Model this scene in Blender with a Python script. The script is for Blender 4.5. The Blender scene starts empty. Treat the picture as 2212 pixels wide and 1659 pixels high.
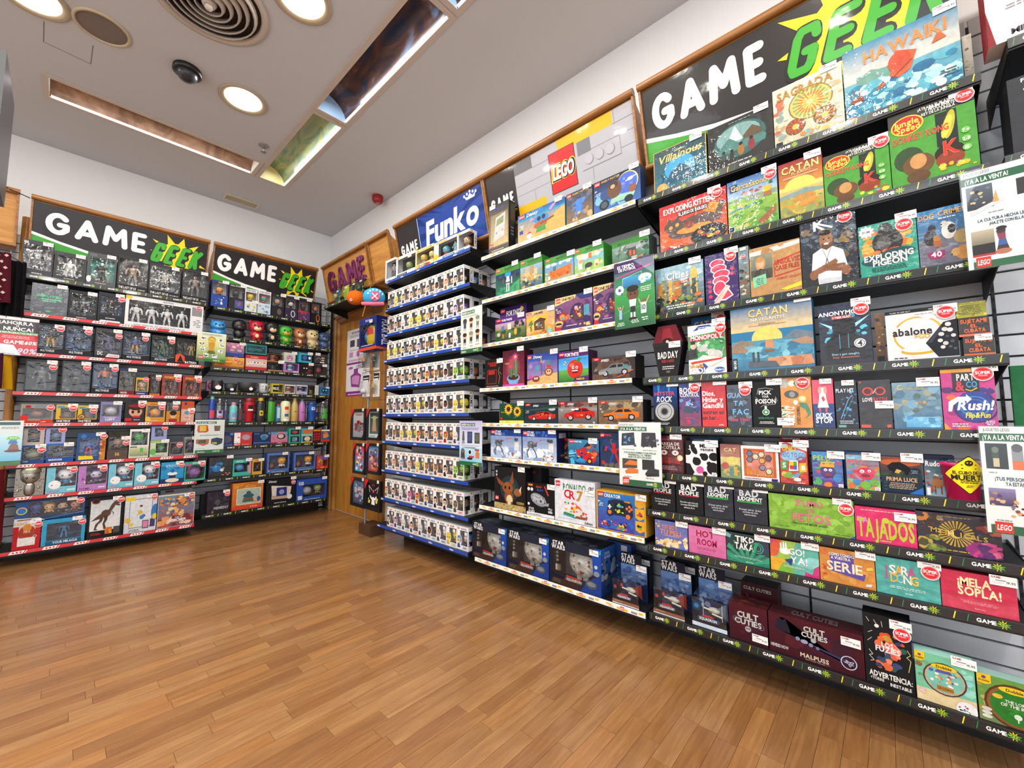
import bpy, math, random
from mathutils import Matrix, Vector
PI = math.pi
SC = bpy.context.scene
COL = SC.collection
rnd = random.Random(7)

# ------------------------------------------------------------------ camera
W0, H0, FPX = 2212.0, 1659.0, 891.0
YAW, PIT, ROL = math.radians(132.34), math.radians(4.658), math.radians(-0.08)
CAM = Vector((0, 0, 1.12))
fw = Vector((math.cos(PIT)*math.cos(YAW), math.cos(PIT)*math.sin(YAW), math.sin(PIT)))
_r = fw.cross(Vector((0, 0, 1))).normalized()
_u = _r.cross(fw)
rt = _r*math.cos(ROL) + _u*math.sin(ROL)
up = _u*math.cos(ROL) - _r*math.sin(ROL)
cd = bpy.data.cameras.new('camera')
cam = bpy.data.objects.new('camera', cd); COL.objects.link(cam)
cam.matrix_world = Matrix(((rt.x, up.x, -fw.x, CAM.x), (rt.y, up.y, -fw.y, CAM.y), (rt.z, up.z, -fw.z, CAM.z), (0, 0, 0, 1)))
cd.sensor_width = 36; cd.lens = FPX/W0*36; cd.clip_start = 0.02
SC.camera = cam
SC.view_settings.view_transform = 'Standard'
SC.view_settings.look = 'None'
SC.view_settings.exposure = -0.03
SC.view_settings.gamma = 1
SC.view_settings.use_curve_mapping = False

# ------------------------------------------------------------------ world and lamps
w = bpy.data.worlds.new('world'); SC.world = w; w.use_nodes = True
bg = w.node_tree.nodes['Background']; bg.inputs[0].default_value = (0.9, 0.93, 1, 1); bg.inputs[1].default_value = 0.35
CEIL = 3.57
DOWN = [(x, y) for x in (-3.55, -2.41, -1.28, -0.15, 0.98) for y in (0.82, -0.25, -1.32)]
DLP, FLP = 15.5, 30.0
def area(name, loc, sx, sy, power, col, rot=(0, 0, 0), shape='RECTANGLE'):
    l = bpy.data.lights.new(name, 'AREA'); l.shape = shape; l.size = sx; l.size_y = sy; l.energy = power; l.color = col
    o = bpy.data.objects.new(name, l); o.location = loc; o.rotation_euler = rot; COL.objects.link(o); return o
for (x, y) in DOWN:
    area('downlight_lamp', (x, y, CEIL-0.012), 0.17, 0.17, DLP, (1, 0.95, 0.87), shape='DISK')
# added fill lamps under the unseen ceiling, brightening the room from behind the camera
for (x, y) in ((1.6, -0.6), (0.2, -2.6), (-2.2, -2.6)):
    area('ceiling_fill', (x, y, CEIL-0.02), 1.2, 1.2, FLP, (0.86, 0.93, 1))

# large cool fill lamps added behind the camera to lift the shelf interiors
area('front_wall_fill', (3.1, -0.9, 1.5), 2.6, 5.0, 58, (0.84, 0.92, 1.0), (0, math.radians(90), 0))
area('left_wall_fill', (-0.6, -4.1, 1.4), 5.5, 2.4, 46, (0.88, 0.94, 1.0), (math.radians(90), 0, 0))

# ------------------------------------------------------------------ pixel helpers (camera rays onto real planes)
def U_on(side, plane, z, px):
    P0 = Vector((0, plane, z)) if side == 'R' else Vector((plane, 0, z))
    e = Vector((1, 0, 0)) if side == 'R' else Vector((0, 1, 0))
    d = P0-CAM; dx = px-W0/2
    return (dx*d.dot(fw)-FPX*d.dot(rt))/(FPX*e.dot(rt)-dx*e.dot(fw))
def Z_on(side, plane, u, py):
    P0 = Vector((u, plane, 0)) if side == 'R' else Vector((plane, u, 0))
    e = Vector((0, 0, 1)); d = P0-CAM; dy = H0/2-py
    return (dy*d.dot(fw)-FPX*d.dot(up))/(FPX*e.dot(up)-dy*e.dot(fw))
def ray(px, py):
    return rt*((px-W0/2)/FPX) + up*((H0/2-py)/FPX) + fw
def on_z(px, py, z):
    d = ray(px, py); return CAM + d*((z-CAM.z)/d.z)
def on_y(px, py, y):
    d = ray(px, py); return CAM + d*((y-CAM.y)/d.y)
def on_x(px, py, x):
    d = ray(px, py); return CAM + d*((x-CAM.x)/d.x)

# ------------------------------------------------------------------ colours, materials
def lin(c):
    return c/12.92 if c <= 0.04045 else ((c+0.055)/1.055)**2.4
def hx(s):
    if not isinstance(s, str): return s
    if len(s) == 3: s = s[0]*2+s[1]*2+s[2]*2
    return tuple(lin(int(s[i:i+2], 16)/255) for i in (0, 2, 4))
def mat(name, rough=0.5, metal=0.0, col=None, attr=True, coat=0.0, bump=0.0, bscale=60, spec=0.5, vary=0.0):
    m = bpy.data.materials.new(name); m.use_nodes = True; nt = m.node_tree; b = nt.nodes['Principled BSDF']
    b.inputs['Roughness'].default_value = rough; b.inputs['Metallic'].default_value = metal
    b.inputs['Coat Weight'].default_value = coat; b.inputs['Coat Roughness'].default_value = 0.06
    b.inputs['Specular IOR Level'].default_value = spec
    if attr:
        a = nt.nodes.new('ShaderNodeAttribute'); a.attribute_name = 'Col'
        src = a.outputs['Color']
        if vary:
            n = nt.nodes.new('ShaderNodeTexNoise'); n.inputs['Scale'].default_value = 45; n.inputs['Detail'].default_value = 5
            tc = nt.nodes.new('ShaderNodeTexCoord'); nt.links.new(tc.outputs['Object'], n.inputs['Vector'])
            hs = nt.nodes.new('ShaderNodeHueSaturation'); mr = nt.nodes.new('ShaderNodeMapRange')
            mr.inputs['From Min'].default_value = 0.3; mr.inputs['From Max'].default_value = 0.7
            mr.inputs['To Min'].default_value = 0.81-vary; mr.inputs['To Max'].default_value = 0.81+vary
            nt.links.new(n.outputs[0], mr.inputs['Value']); nt.links.new(mr.outputs[0], hs.inputs['Value'])
            nt.links.new(src, hs.inputs['Color']); src = hs.outputs[0]
        nt.links.new(src, b.inputs['Base Color'])
    else:
        b.inputs['Base Color'].default_value = (*hx(col), 1)
    if bump:
        n = nt.nodes.new('ShaderNodeTexNoise'); n.inputs['Scale'].default_value = bscale; n.inputs['Detail'].default_value = 3
        tc = nt.nodes.new('ShaderNodeTexCoord'); nt.links.new(tc.outputs['Object'], n.inputs['Vector'])
        bp = nt.nodes.new('ShaderNodeBump'); bp.inputs['Strength'].default_value = bump; bp.inputs['Distance'].default_value = 0.01
        nt.links.new(n.outputs[0], bp.inputs['Height']); nt.links.new(bp.outputs[0], b.inputs['Normal'])
        if coat: nt.links.new(bp.outputs[0], b.inputs['Coat Normal'])
    return m
M = {}
M['print'] = mat('printed_card', 0.42, vary=0.11, spec=0.22)
M['wrap'] = mat('shrink_wrapped_card', 0.4, coat=0.65, bump=0.38, bscale=22, vary=0.13, spec=0.2)
M['flat'] = mat('flat_print', 0.6, spec=0.3)
M['card'] = mat('box_card', 0.45, spec=0.25)
M['sign'] = mat('glossy_sign_vinyl', 0.35, spec=0.3, coat=0.25, bump=0.08, bscale=9)
M['plastic'] = mat('coloured_plastic', 0.32)
M['vinyl'] = mat('matte_vinyl', 0.45)
M['black'] = mat('black_shelf_metal', 0.5, col='0c0c0e', attr=False)
M['rail'] = mat('label_rail_plastic', 0.28, coat=0.4)
M['steel'] = mat('brushed_steel', 0.35, metal=0.9, col='9a9a9c', attr=False)
M['silver'] = mat('embossed_silver', 0.28, metal=0.85, attr=True)
M['fabric'] = mat('plush_fabric', 0.95, attr=True, bump=0.6, bscale=160, spec=0.1)
M['plaster'] = mat('painted_plaster', 0.9, col='f4f6f8', attr=False, bump=0.04, bscale=40, spec=0.2)
M['ceilpaint'] = mat('ceiling_paint', 0.92, col='cbcdd0', attr=False, bump=0.04, bscale=30, spec=0.2)
M['slat'] = mat('grey_slatwall_laminate', 0.45, attr=True, spec=0.4)
M['redplastic'] = mat('red_plastic', 0.35, col='9b1c1f', attr=False)

def clear(name, tint=(1, 1, 1), refl=1.0, rough=0.04, base=0.0, bump=0.0):
    m = bpy.data.materials.new(name); m.use_nodes = True; nt = m.node_tree; nt.nodes.clear()
    o = nt.nodes.new('ShaderNodeOutputMaterial'); mx = nt.nodes.new('ShaderNodeMixShader')
    t = nt.nodes.new('ShaderNodeBsdfTransparent'); t.inputs[0].default_value = (*tint, 1)
    g = nt.nodes.new('ShaderNodeBsdfGlossy'); g.inputs['Roughness'].default_value = rough
    fr = nt.nodes.new('ShaderNodeLayerWeight'); fr.inputs[0].default_value = 0.5
    pw = nt.nodes.new('ShaderNodeMath'); pw.operation = 'POWER'; pw.inputs[1].default_value = 4.0; nt.links.new(fr.outputs['Facing'], pw.inputs[0])
    ma = nt.nodes.new('ShaderNodeMath'); ma.operation = 'MULTIPLY_ADD'; ma.inputs[1].default_value = 0.7; ma.inputs[2].default_value = 0.045*refl+base
    nt.links.new(pw.outputs[0], ma.inputs[0]); nt.links.new(ma.outputs[0], mx.inputs[0])
    if bump:
        n = nt.nodes.new('ShaderNodeTexNoise'); n.inputs['Scale'].default_value = 18; n.inputs['Detail'].default_value = 2
        tc = nt.nodes.new('ShaderNodeTexCoord'); nt.links.new(tc.outputs['Object'], n.inputs['Vector'])
        bp = nt.nodes.new('ShaderNodeBump'); bp.inputs['Strength'].default_value = bump; bp.inputs['Distance'].default_value = 0.02
        nt.links.new(n.outputs[0], bp.inputs['Height']); nt.links.new(bp.outputs[0], g.inputs['Normal'])
    nt.links.new(t.outputs[0], mx.inputs[1]); nt.links.new(g.outputs[0], mx.inputs[2]); nt.links.new(mx.outputs[0], o.inputs[0])
    return m
M['clear'] = clear('clear_window_film', (0.93, 0.94, 0.95), 1.3, 0.06, 0.02, bump=0.35)
M['acrylic'] = clear('clear_acrylic', (0.95, 0.97, 0.97), 1.2, 0.03, 0.0)
M['glassy'] = clear('clear_bottle_wall', (0.80, 0.84, 0.87), 1.5, 0.05, 0.05)

def emit(name, col, st):
    m = bpy.data.materials.new(name); m.use_nodes = True; nt = m.node_tree; nt.nodes.clear()
    o = nt.nodes.new('ShaderNodeOutputMaterial'); e = nt.nodes.new('ShaderNodeEmission'); e.inputs[0].default_value = (*hx(col), 1); e.inputs[1].default_value = st
    nt.links.new(e.outputs[0], o.inputs[0]); return m
M['lamp'] = emit('lamp_glow', 'ffe9c0', 9)
M['tube'] = emit('tube_glow', 'f4f6ff', 7)

def wood(name, c1, c2, c3, sc=1.0, rough=0.38, axis='x', attr=False, coat=0.0):
    """procedural timber: stretched noise grain; with attr the board's own tone multiplies it"""
    m = bpy.data.materials.new(name); m.use_nodes = True; nt = m.node_tree; b = nt.nodes['Principled BSDF']
    tc = nt.nodes.new('ShaderNodeTexCoord'); mp = nt.nodes.new('ShaderNodeMapping')
    s = {'x': (1.2, 14, 14), 'y': (14, 1.2, 14), 'z': (14, 14, 1.2)}[axis]
    mp.inputs['Scale'].default_value = tuple(v*sc for v in s)
    nt.links.new(tc.outputs['Object'], mp.inputs['Vector'])
    vec = mp.outputs[0]
    if attr:
        a2 = nt.nodes.new('ShaderNodeAttribute'); a2.attribute_name = 'Off'
        ad = nt.nodes.new('ShaderNodeVectorMath'); ad.operation = 'ADD'
        nt.links.new(vec, ad.inputs[0]); nt.links.new(a2.outputs['Vector'], ad.inputs[1]); vec = ad.outputs[0]
    n = nt.nodes.new('ShaderNodeTexNoise'); n.inputs['Scale'].default_value = 1.6; n.inputs['Detail'].default_value = 6; n.inputs['Distortion'].default_value = 0.9
    nt.links.new(vec, n.inputs['Vector'])
    wv = nt.nodes.new('ShaderNodeTexNoise'); wv.inputs['Scale'].default_value = 7; wv.inputs['Detail'].default_value = 4; wv.inputs['Distortion'].default_value = 0.3
    nt.links.new(vec, wv.inputs['Vector'])
    mixf = nt.nodes.new('ShaderNodeMix'); mixf.data_type = 'FLOAT'; mixf.inputs['Factor'].default_value = 0.45
    nt.links.new(n.outputs[0], mixf.inputs['A']); nt.links.new(wv.outputs[0], mixf.inputs['B'])
    cr = nt.nodes.new('ShaderNodeValToRGB'); e = cr.color_ramp.elements
    e[0].position = 0.36; e[0].color = (*hx(c1), 1); e[1].position = 0.64; e[1].color = (*hx(c3), 1)
    k = cr.color_ramp.elements.new(0.5); k.color = (*hx(c2), 1)
    nt.links.new(mixf.outputs['Result'], cr.inputs[0]); out = cr.outputs[0]
    if attr:
        a = nt.nodes.new('ShaderNodeAttribute'); a.attribute_name = 'Col'
        mm = nt.nodes.new('ShaderNodeMix'); mm.data_type = 'RGBA'; mm.blend_type = 'MULTIPLY'; mm.inputs['Factor'].default_value = 1
        nt.links.new(out, mm.inputs['A']); nt.links.new(a.outputs['Color'], mm.inputs['B']); out = mm.outputs['Result']
    nt.links.new(out, b.inputs['Base Color']); b.inputs['Roughness'].default_value = rough
    b.inputs['Coat Weight'].default_value = coat; b.inputs['Coat Roughness'].default_value = 0.13
    bp = nt.nodes.new('ShaderNodeBump'); bp.inputs['Strength'].default_value = 0.05; bp.inputs['Distance'].default_value = 0.002
    nt.links.new(wv.outputs[0], bp.inputs['Height']); nt.links.new(bp.outputs[0], b.inputs['Normal'])
    return m
M['oak'] = wood('oak_veneer', 'a8702f', 'bb8238', 'c8924a', 1.0)
M['oakv'] = wood('oak_veneer_upright', '9a6224', 'b0752b', 'bd8636', 1.0, axis='z')
M['rod'] = wood('oak_round_rail', '7d5128', '94622f', 'a47240', 1.0, rough=0.32)
M['floor'] = wood('laminate_floor_board', '8a6441', '97704a', 'a57e56', 1.0, rough=0.3, axis='y', attr=True, coat=0.4)

# ------------------------------------------------------------------ mesh builder
class MB:
    def __init__(s): s.v = []; s.f = []; s.c = []; s.sm = []
    def face(s, pts, col, smooth=False):
        n = len(s.v); s.v += [tuple(p) for p in pts]; s.f.append(tuple(range(n, n+len(pts))))
        c = hx(col) if isinstance(col, str) else col
        if isinstance(c, list): s.c.append([hx(x) for x in c])
        else: s.c.append([c]*len(pts))
        s.sm.append(smooth)
    def grid(s, rows, col, smooth=True, closed=False):
        """rows: list of rings of equal length, shared vertices"""
        n0 = len(s.v); m = len(rows[0])
        for r in rows: s.v += [tuple(p) for p in r]
        c = hx(col)
        for i in range(len(rows)-1):
            for j in range(m if closed else m-1):
                a = n0+i*m+j; b = n0+i*m+(j+1) % m
                s.f.append((a, b, b+m, a+m)); s.c.append([c]*4); s.sm.append(smooth)
    def box(s, x0, y0, z0, x1, y1, z1, col, cols=None):
        """cols: dict for faces f(ront, -y) k(+y) l r t b"""
        cc = {k: hx(col) for k in 'fklrtb'}
        if cols: cc.update({k: hx(v) for k, v in cols.items()})
        s.face([(x0, y0, z0), (x1, y0, z0), (x1, y0, z1), (x0, y0, z1)], cc['f'])
        s.face([(x1, y1, z0), (x0, y1, z0), (x0, y1, z1), (x1, y1, z1)], cc['k'])
        s.face([(x0, y1, z0), (x0, y0, z0), (x0, y0, z1), (x0, y1, z1)], cc['l'])
        s.face([(x1, y0, z0), (x1, y1, z0), (x1, y1, z1), (x1, y0, z1)], cc['r'])
        s.face([(x0, y0, z1), (x1, y0, z1), (x1, y1, z1), (x0, y1, z1)], cc['t'])
        s.face([(x0, y1, z0), (x1, y1, z0), (x1, y0, z0), (x0, y0, z0)], cc['b'])
        return s
    def lathe(s, prof, col, n=16, cx=0, cy=0, cols=None):
        rows = [[(cx+r*math.cos(2*PI*k/n), cy+r*math.sin(2*PI*k/n), z) for k in range(n)] for r, z in prof]
        if cols:
            for i in range(len(rows)-1): s.grid(rows[i:i+2], cols[min(i, len(cols)-1)], True, True)
        else: s.grid(rows, col, True, True)
        return s
    def sup(s, cx, cy, cz, rx, ry, rz, col, p=1.0, n=12, m=7, z0=-1, z1=1):
        """super-ellipsoid (p<1 is boxier), optionally only between z0..z1"""
        def q(x): return math.copysign(abs(x)**p, x)
        t0 = math.asin(max(-1, z0)); t1 = math.asin(min(1, z1)); rows = []
        for i in range(m+1):
            t = t0+(t1-t0)*i/m; c = q(max(math.cos(t), 1e-4)); z = q(math.sin(t))
            rows.append([(cx+rx*c*q(math.cos(2*PI*k/n)), cy+ry*c*q(math.sin(2*PI*k/n)), cz+rz*z) for k in range(n)])
        s.grid(rows, col, True, True); return s
    def tube(s, pts, r, col, n=6, r2=None):
        P = [Vector(p) for p in pts]; rows = []
        for i, p in enumerate(P):
            d = (P[min(i+1, len(P)-1)]-P[max(i-1, 0)]).normalized()
            a = d.cross(Vector((0, 0, 1))); a = a.normalized() if a.length > 1e-3 else Vector((1, 0, 0)); b = d.cross(a)
            rr = r if r2 is None else r+(r2-r)*i/(len(P)-1)
            rows.append([p+(a*math.cos(2*PI*k/n)+b*math.sin(2*PI*k/n))*rr for k in range(n)])
        s.grid(rows, col, True, True)
        s.face(list(reversed(rows[0])), col); s.face(rows[-1], col); return s
    def prism(s, poly, x0, x1, col, side=None):
        """poly in (y,z), extruded along x"""
        n = len(poly)
        s.face([(x0, y, z) for y, z in poly], side or col); s.face([(x1, y, z) for y, z in reversed(poly)], side or col)
        for i in range(n):
            a, b = poly[i], poly[(i+1) % n]
            s.face([(x0, a[0], a[1]), (x1, a[0], a[1]), (x1, b[0], b[1]), (x0, b[0], b[1])][::-1], col)
        return s
    def mesh(s, name):
        me = bpy.data.meshes.new(name); me.from_pydata(s.v, [], s.f)
        a = me.color_attributes.new('Col', 'FLOAT_COLOR', 'CORNER')
        flat = []
        for cs in s.c:
            for c in cs: flat += (c[0], c[1], c[2], 1.0)
        a.data.foreach_set('color', flat)
        me.polygons.foreach_set('use_smooth', s.sm)
        return me
    def obj(s, name, m, parent=None, loc=(0, 0, 0), rz=0.0, rx=0.0):
        me = s.mesh(name); me.materials.append(M[m] if isinstance(m, str) else m)
        return link(name, me, parent, loc, rz, rx)
def link(name, me, parent=None, loc=(0, 0, 0), rz=0.0, rx=0.0):
    o = bpy.data.objects.new(name, me); COL.objects.link(o); o.parent = parent; o.location = loc; o.rotation_euler = (rx, 0, rz); return o
def empty(name, loc=(0, 0, 0), rz=0.0):
    o = bpy.data.objects.new(name, None); COL.objects.link(o); o.location = loc; o.rotation_euler = (0, 0, rz); o.empty_display_size = 0.05; return o
def tag(o, label, cat, group=None):
    o['label'] = label; o['category'] = cat
    if group: o['group'] = group
    return o
def struct(o): o['kind'] = 'structure'; return o
ORD = ['zeroth', 'first', 'second', 'third', 'fourth', 'fifth', 'sixth', 'seventh', 'eighth', 'ninth', 'tenth', 'eleventh', 'twelfth']

# ------------------------------------------------------------------ lettering
GL = {}
def make_glyphs(chars, off, res=2):
    dg = None; obs = []
    for ch in chars:
        if (ch, off) in GL: continue
        cu = bpy.data.curves.new('g', 'FONT'); cu.body = ch; cu.offset = off if off != 0.075 else 0.042; cu.resolution_u = res; cu.size = 1.38
        o = bpy.data.objects.new('g', cu); COL.objects.link(o); obs.append((ch, o))
    bpy.context.view_layer.update(); dg = bpy.context.evaluated_depsgraph_get()
    for ch, o in obs:
        me = o.evaluated_get(dg).to_mesh()
        vs = [(v.co.x, v.co.y) for v in me.vertices]; fs = [tuple(p.vertices) for p in me.polygons]
        o.evaluated_get(dg).to_mesh_clear()
        if vs:
            ro = off if off != 0.075 else 0.042; x0 = min(v[0] for v in vs)+ro; x1 = max(v[0] for v in vs)-ro
            GL[(ch, off)] = ([(v[0]-x0, v[1]) for v in vs], fs, x1-x0)
        cu = o.data; bpy.data.objects.remove(o); bpy.data.curves.remove(cu)
CH = 'ABCDEFGHIJKLMNOPQRSTUVWXYZabcdefghijklmnopqrstuvwxyz0123456789!¡¿?.,:-+&>%=ÁÉÍÓÚÑÂáéíóúñ€$#/°'
make_glyphs(CH, 0.030)
make_glyphs('ABCDEFGHIJKLMNOPQRSTUVWXYZabcdefghijklmnopqrstuvwxyz0123456789!&¡', 0.075, 2)
make_glyphs('GAMEKLOFunko', 0.05, 8); make_glyphs('GAMEK', 0.04, 8); make_glyphs('GEKLO', 0.09, 6)
def glyph(ch, off):
    return GL.get((ch, off)) or GL.get((ch, 0.030))
def textw(s, off=0.03, sp=0.15):
    return sum(0.34 if c == ' ' or not glyph(c, off) else glyph(c, off)[2]+sp for c in s)-sp

LS = {'G': [[(0.5+0.5*math.cos(math.radians(a)), 0.5+0.5*math.sin(math.radians(a))) for a in range(42, 331, 18)]+[(0.95, 0.22), (0.95, 0.46), (0.6, 0.46)]],
      'A': [[(0, 0), (0.5, 1), (1, 0)], [(0.2, 0.27), (0.8, 0.27)]], 'M': [[(0, 0), (0.1, 1), (0.5, 0.36), (0.9, 1), (1, 0)]],
      'E': [[(1, 1), (0, 1), (0, 0), (1, 0)], [(0, 0.5), (0.86, 0.5)]], 'K': [[(0, 0), (0, 1)], [(1, 1), (0.1, 0.42)], [(0.36, 0.6), (1, 0)]],
      'g': [[(1, 0.8), (0.85, 1), (0.15, 1), (0, 0.85), (0, 0.15), (0.15, 0), (0.85, 0), (1, 0.15), (1, 0.46), (0.6, 0.46)]]}
LW = {'G': 1.15, 'A': 1.15, 'M': 1.3, 'E': 0.8, 'K': 0.85, 'g': 0.85}
class Art:
    """flat print built as coloured polygons on a w x h face; drawing units are percent"""
    def __init__(s, w, h, step=0.00006):
        s.w, s.h, s.mb, s.k, s.step = w, h, MB(), 1, step
    def pt(s, x, y): return ((x/100-0.5)*s.w, -s.k*s.step, y/100*s.h)
    def poly(s, pts, col):
        if sum(a[0]*b[1]-b[0]*a[1] for a, b in zip(pts, list(pts[1:])+[pts[0]])) < 0: pts = list(pts)[::-1]
        s.mb.face([s.pt(x, y) for x, y in pts], col)
    def strokes(s, word, x0, x1, yc, h, th, col, shear=0.0, gap=0.28):
        """logo lettering drawn as rounded strokes; x, y in percent, th = stroke as a share of letter height"""
        H = h/100*s.h; n = sum(LW[c] for c in word)+gap*(len(word)-1); uw = (x1-x0)/100*s.w/n; x = (x0/100-0.5)*s.w; t = th*H/2; yb = yc/100*s.h-H/2
        for c in word:
            lw = LW[c]*uw
            for pl in LS[c]:
                P = [(x+t+px*(lw-2*t)+shear*(py-0.5)*H, yb+t+py*(H-2*t)) for px, py in pl]
                for (ax, az), (bx, bz) in zip(P, P[1:]):
                    dx, dz = bx-ax, bz-az; L = math.hypot(dx, dz); nx, nz = -dz/L*t, dx/L*t; s.k += 0.4; y = -s.k*s.step
                    s.mb.face([(ax-nx, y, az-nz), (bx-nx, y, bz-nz), (bx+nx, y, bz+nz), (ax+nx, y, az+nz)][::-1 if (bx-ax)*nz-(bz-az)*nx < 0 else 1], col)
                for ax, az in P: s.k += 0.4; s.mb.face([(ax+t*0.995*math.cos(PI*k/6), -s.k*s.step, az+t*0.995*math.sin(PI*k/6)) for k in range(12)], col)
            x += lw+gap*uw
    def text(s, t, cx, cy, h, col, maxw=96, st='', off=0.03, rot=0.0, vert=False):
        t = t.replace('_', ' '); H = h/100*s.h; tw = textw(t, off)*H; lim = (maxw/100*(s.h if vert else s.w))
        sx = min(1.0, lim/max(tw, 1e-6)); tw *= sx
        x = -tw/2; c0 = ((cx/100-0.5)*s.w, cy/100*s.h); sh = 0.22 if 'i' in st else 0; c = hx(col)
        ca, sa = math.cos(rot), math.sin(rot)
        if vert: ca, sa = 0, -1
        for ch in t:
            g = glyph(ch, off)
            if ch == ' ' or not g: x += 0.34*H*sx; continue
            n = len(s.mb.v); y = -s.k*s.step
            for gx, gy in g[0]:
                lx = x+(gx+sh*gy)*H*sx; lz = (gy-0.5)*H
                s.mb.v.append((c0[0]+lx*ca-lz*sa, y, c0[1]+lx*sa+lz*ca))
            for f in g[1]: s.mb.f.append(tuple(n+i for i in f)); s.mb.c.append([c]*len(f)); s.mb.sm.append(False)
            x += (g[2]+0.15)*H*sx
    def run(s, dsl, seed=1):
        R = random.Random(seed)
        for cmd in dsl.split(';'):
            a = cmd.split()
            if not a: continue
            o, a = a[0], a[1:]; s.k += 1
            if o in 'rg':
                x0, y0, x1, y1 = map(float, a[:4]); P = [s.pt(x0, y0), s.pt(x1, y0), s.pt(x1, y1), s.pt(x0, y1)]
                s.mb.face(P, a[4] if o == 'r' else [a[4], a[4], a[5], a[5]])
            elif o in 'ec':
                cx, cy, rx = map(float, a[:3])
                if o == 'e': ry = float(a[3]); col = a[4]; rot = math.radians(float(a[5])) if len(a) > 5 else 0
                else: ry = rx*s.w/s.h; col = a[3]; rot = 0
                n = 20 if rx*s.w > 1.2 else 12; P = []
                for k in range(n):
                    ex, ey = rx*s.w*math.cos(2*PI*k/n), ry*s.h*math.sin(2*PI*k/n)
                    P.append((cx+(ex*math.cos(rot)-ey*math.sin(rot))/s.w, cy+(ex*math.sin(rot)+ey*math.cos(rot))/s.h))
                s.poly(P, col)
            elif o == 'p':
                v = list(map(float, a[1:])); s.poly(list(zip(v[::2], v[1::2])), a[0])
            elif o == 'l':
                wd = float(a[1])/100*s.w/2; v = list(map(float, a[2:])); P = [s.pt(x, y) for x, y in zip(v[::2], v[1::2])]
                for A, B in zip(P, P[1:]):
                    dx, dz = B[0]-A[0], B[2]-A[2]; L = math.hypot(dx, dz) or 1; nx, nz = -dz/L*wd, dx/L*wd
                    s.mb.face([(A[0]-nx, A[1], A[2]-nz), (B[0]-nx, A[1], B[2]-nz), (B[0]+nx, A[1], B[2]+nz), (A[0]+nx, A[1], A[2]+nz)], a[0])
            elif o in 'tTv':
                txt = a[0]; cx, cy, h = map(float, a[1:4]); col = a[4]; mw = float(a[5]) if len(a) > 5 else 94; st = a[6] if len(a) > 6 else ''
                off = 0.075 if o == 'T' else 0.03
                if 'o' in st:
                    oc = st.split('o', 1)[1]; s.text(txt, cx, cy, h, oc, mw, st.split('o')[0], 0.075, vert=(o == 'v')); s.k += 1
                    s.text(txt, cx, cy, h, col, mw, st.split('o')[0], 0.03, vert=(o == 'v'))
                else: s.text(txt, cx, cy, h, col, mw, st, off, vert=(o == 'v'))
            elif o == 'f':
                x0, y0, x1, y1, n = map(float, a[:5]); n = int(n); dy = (y1-y0)/n
                for i in range(n):
                    x = x0+R.uniform(0, 5); ye = y0+i*dy
                    end = x1-R.uniform(0, 0.15)*(x1-x0)
                    while x < end:
                        ww = R.uniform(2.5, 9); s.poly([(x, ye), (min(x+ww, end), ye), (min(x+ww, end), ye+dy*0.5), (x, ye+dy*0.5)], a[5]); x += ww+1.4
            elif o == 'b':
                x0, y0, x1, y1, n, sz = map(float, a[:6]); cs = a[6].split(',')
                for i in range(int(n)):
                    s.k += 0.25; q = sz*R.uniform(0.5, 1.25)/2; hh = q*s.w/s.h*R.uniform(0.5, 1.1)
                    cx, cy = R.uniform(x0+q*0.6, x1-q*0.6), R.uniform(y0+hh*0.6, y1-hh*0.6); m = R.choice((6, 7, 9)); ph = R.uniform(0, 6)
                    pts = []
                    for k in range(m):
                        rr = R.uniform(0.7, 1.1); t = ph+2*PI*k/m
                        pts.append((min(max(cx+q*rr*math.cos(t), x0), x1), min(max(cy+hh*rr*math.sin(t), y0), y1)))
                    s.poly(pts, R.choice(cs))
            elif o == 'h':
                x0, x1, y0, yt, var = map(float, a[:5]); n = int(a[6]) if len(a) > 6 else 9; pr = R.uniform(-var, var)
                for i in range(n):
                    nx = R.uniform(-var, var); xa, xb = x0+(x1-x0)*i/n, x0+(x1-x0)*(i+1)/n
                    s.poly([(xa, y0), (xb, y0), (xb, yt+nx), (xa, yt+pr)], a[5]); pr = nx
            elif o == 'R':
                cx, cy, n, r = map(float, a[:4]); n = int(n)
                for i in range(n):
                    t = 2*PI*i/n; d = PI/n*0.55; s.poly([(cx, cy), (cx+r*math.cos(t-d), cy+r*s.w/s.h*math.sin(t-d)), (cx+r*math.cos(t+d), cy+r*s.w/s.h*math.sin(t+d))], a[4])
            elif o == 'S':
                cx, cy, r1, r2, n = map(float, a[:5]); n = int(n); P = []
                for i in range(2*n):
                    t = PI*i/n+0.3; r = r1 if i % 2 == 0 else r2; P.append((cx+r*math.cos(t), cy+r*s.w/s.h*math.sin(t)))
                for i in range(2*n): s.mb.face([s.pt(cx, cy), s.pt(*P[i]), s.pt(*P[(i+1) % (2*n)])], a[5])
            elif o == 'q':   # ring
                cx, cy, r, wd = map(float, a[:4]); n = 22
                for i in range(n):
                    t, u = 2*PI*i/n, 2*PI*(i+1)/n; k = s.w/s.h
                    s.poly([(cx+(r-wd)*math.cos(t), cy+(r-wd)*k*math.sin(t)), (cx+r*math.cos(t), cy+r*k*math.sin(t)), (cx+r*math.cos(u), cy+r*k*math.sin(u)), (cx+(r-wd)*math.cos(u), cy+(r-wd)*k*math.sin(u))], a[4])
            elif o == 'x':   # crop marker: clip everything drawn so far to the face
                pass
        return s
    def clip(s):
        w2, h = s.w/2, s.h
        s.mb.v = [(min(max(x, -w2), w2), y, min(max(z, 0), h)) for x, y, z in s.mb.v]; return s
    def obj(s, name, m, parent, loc=(0, 0, 0), rz=0.0, rx=0.0):
        return s.clip().mb.obj(name, m, parent, loc, rz, rx)

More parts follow.
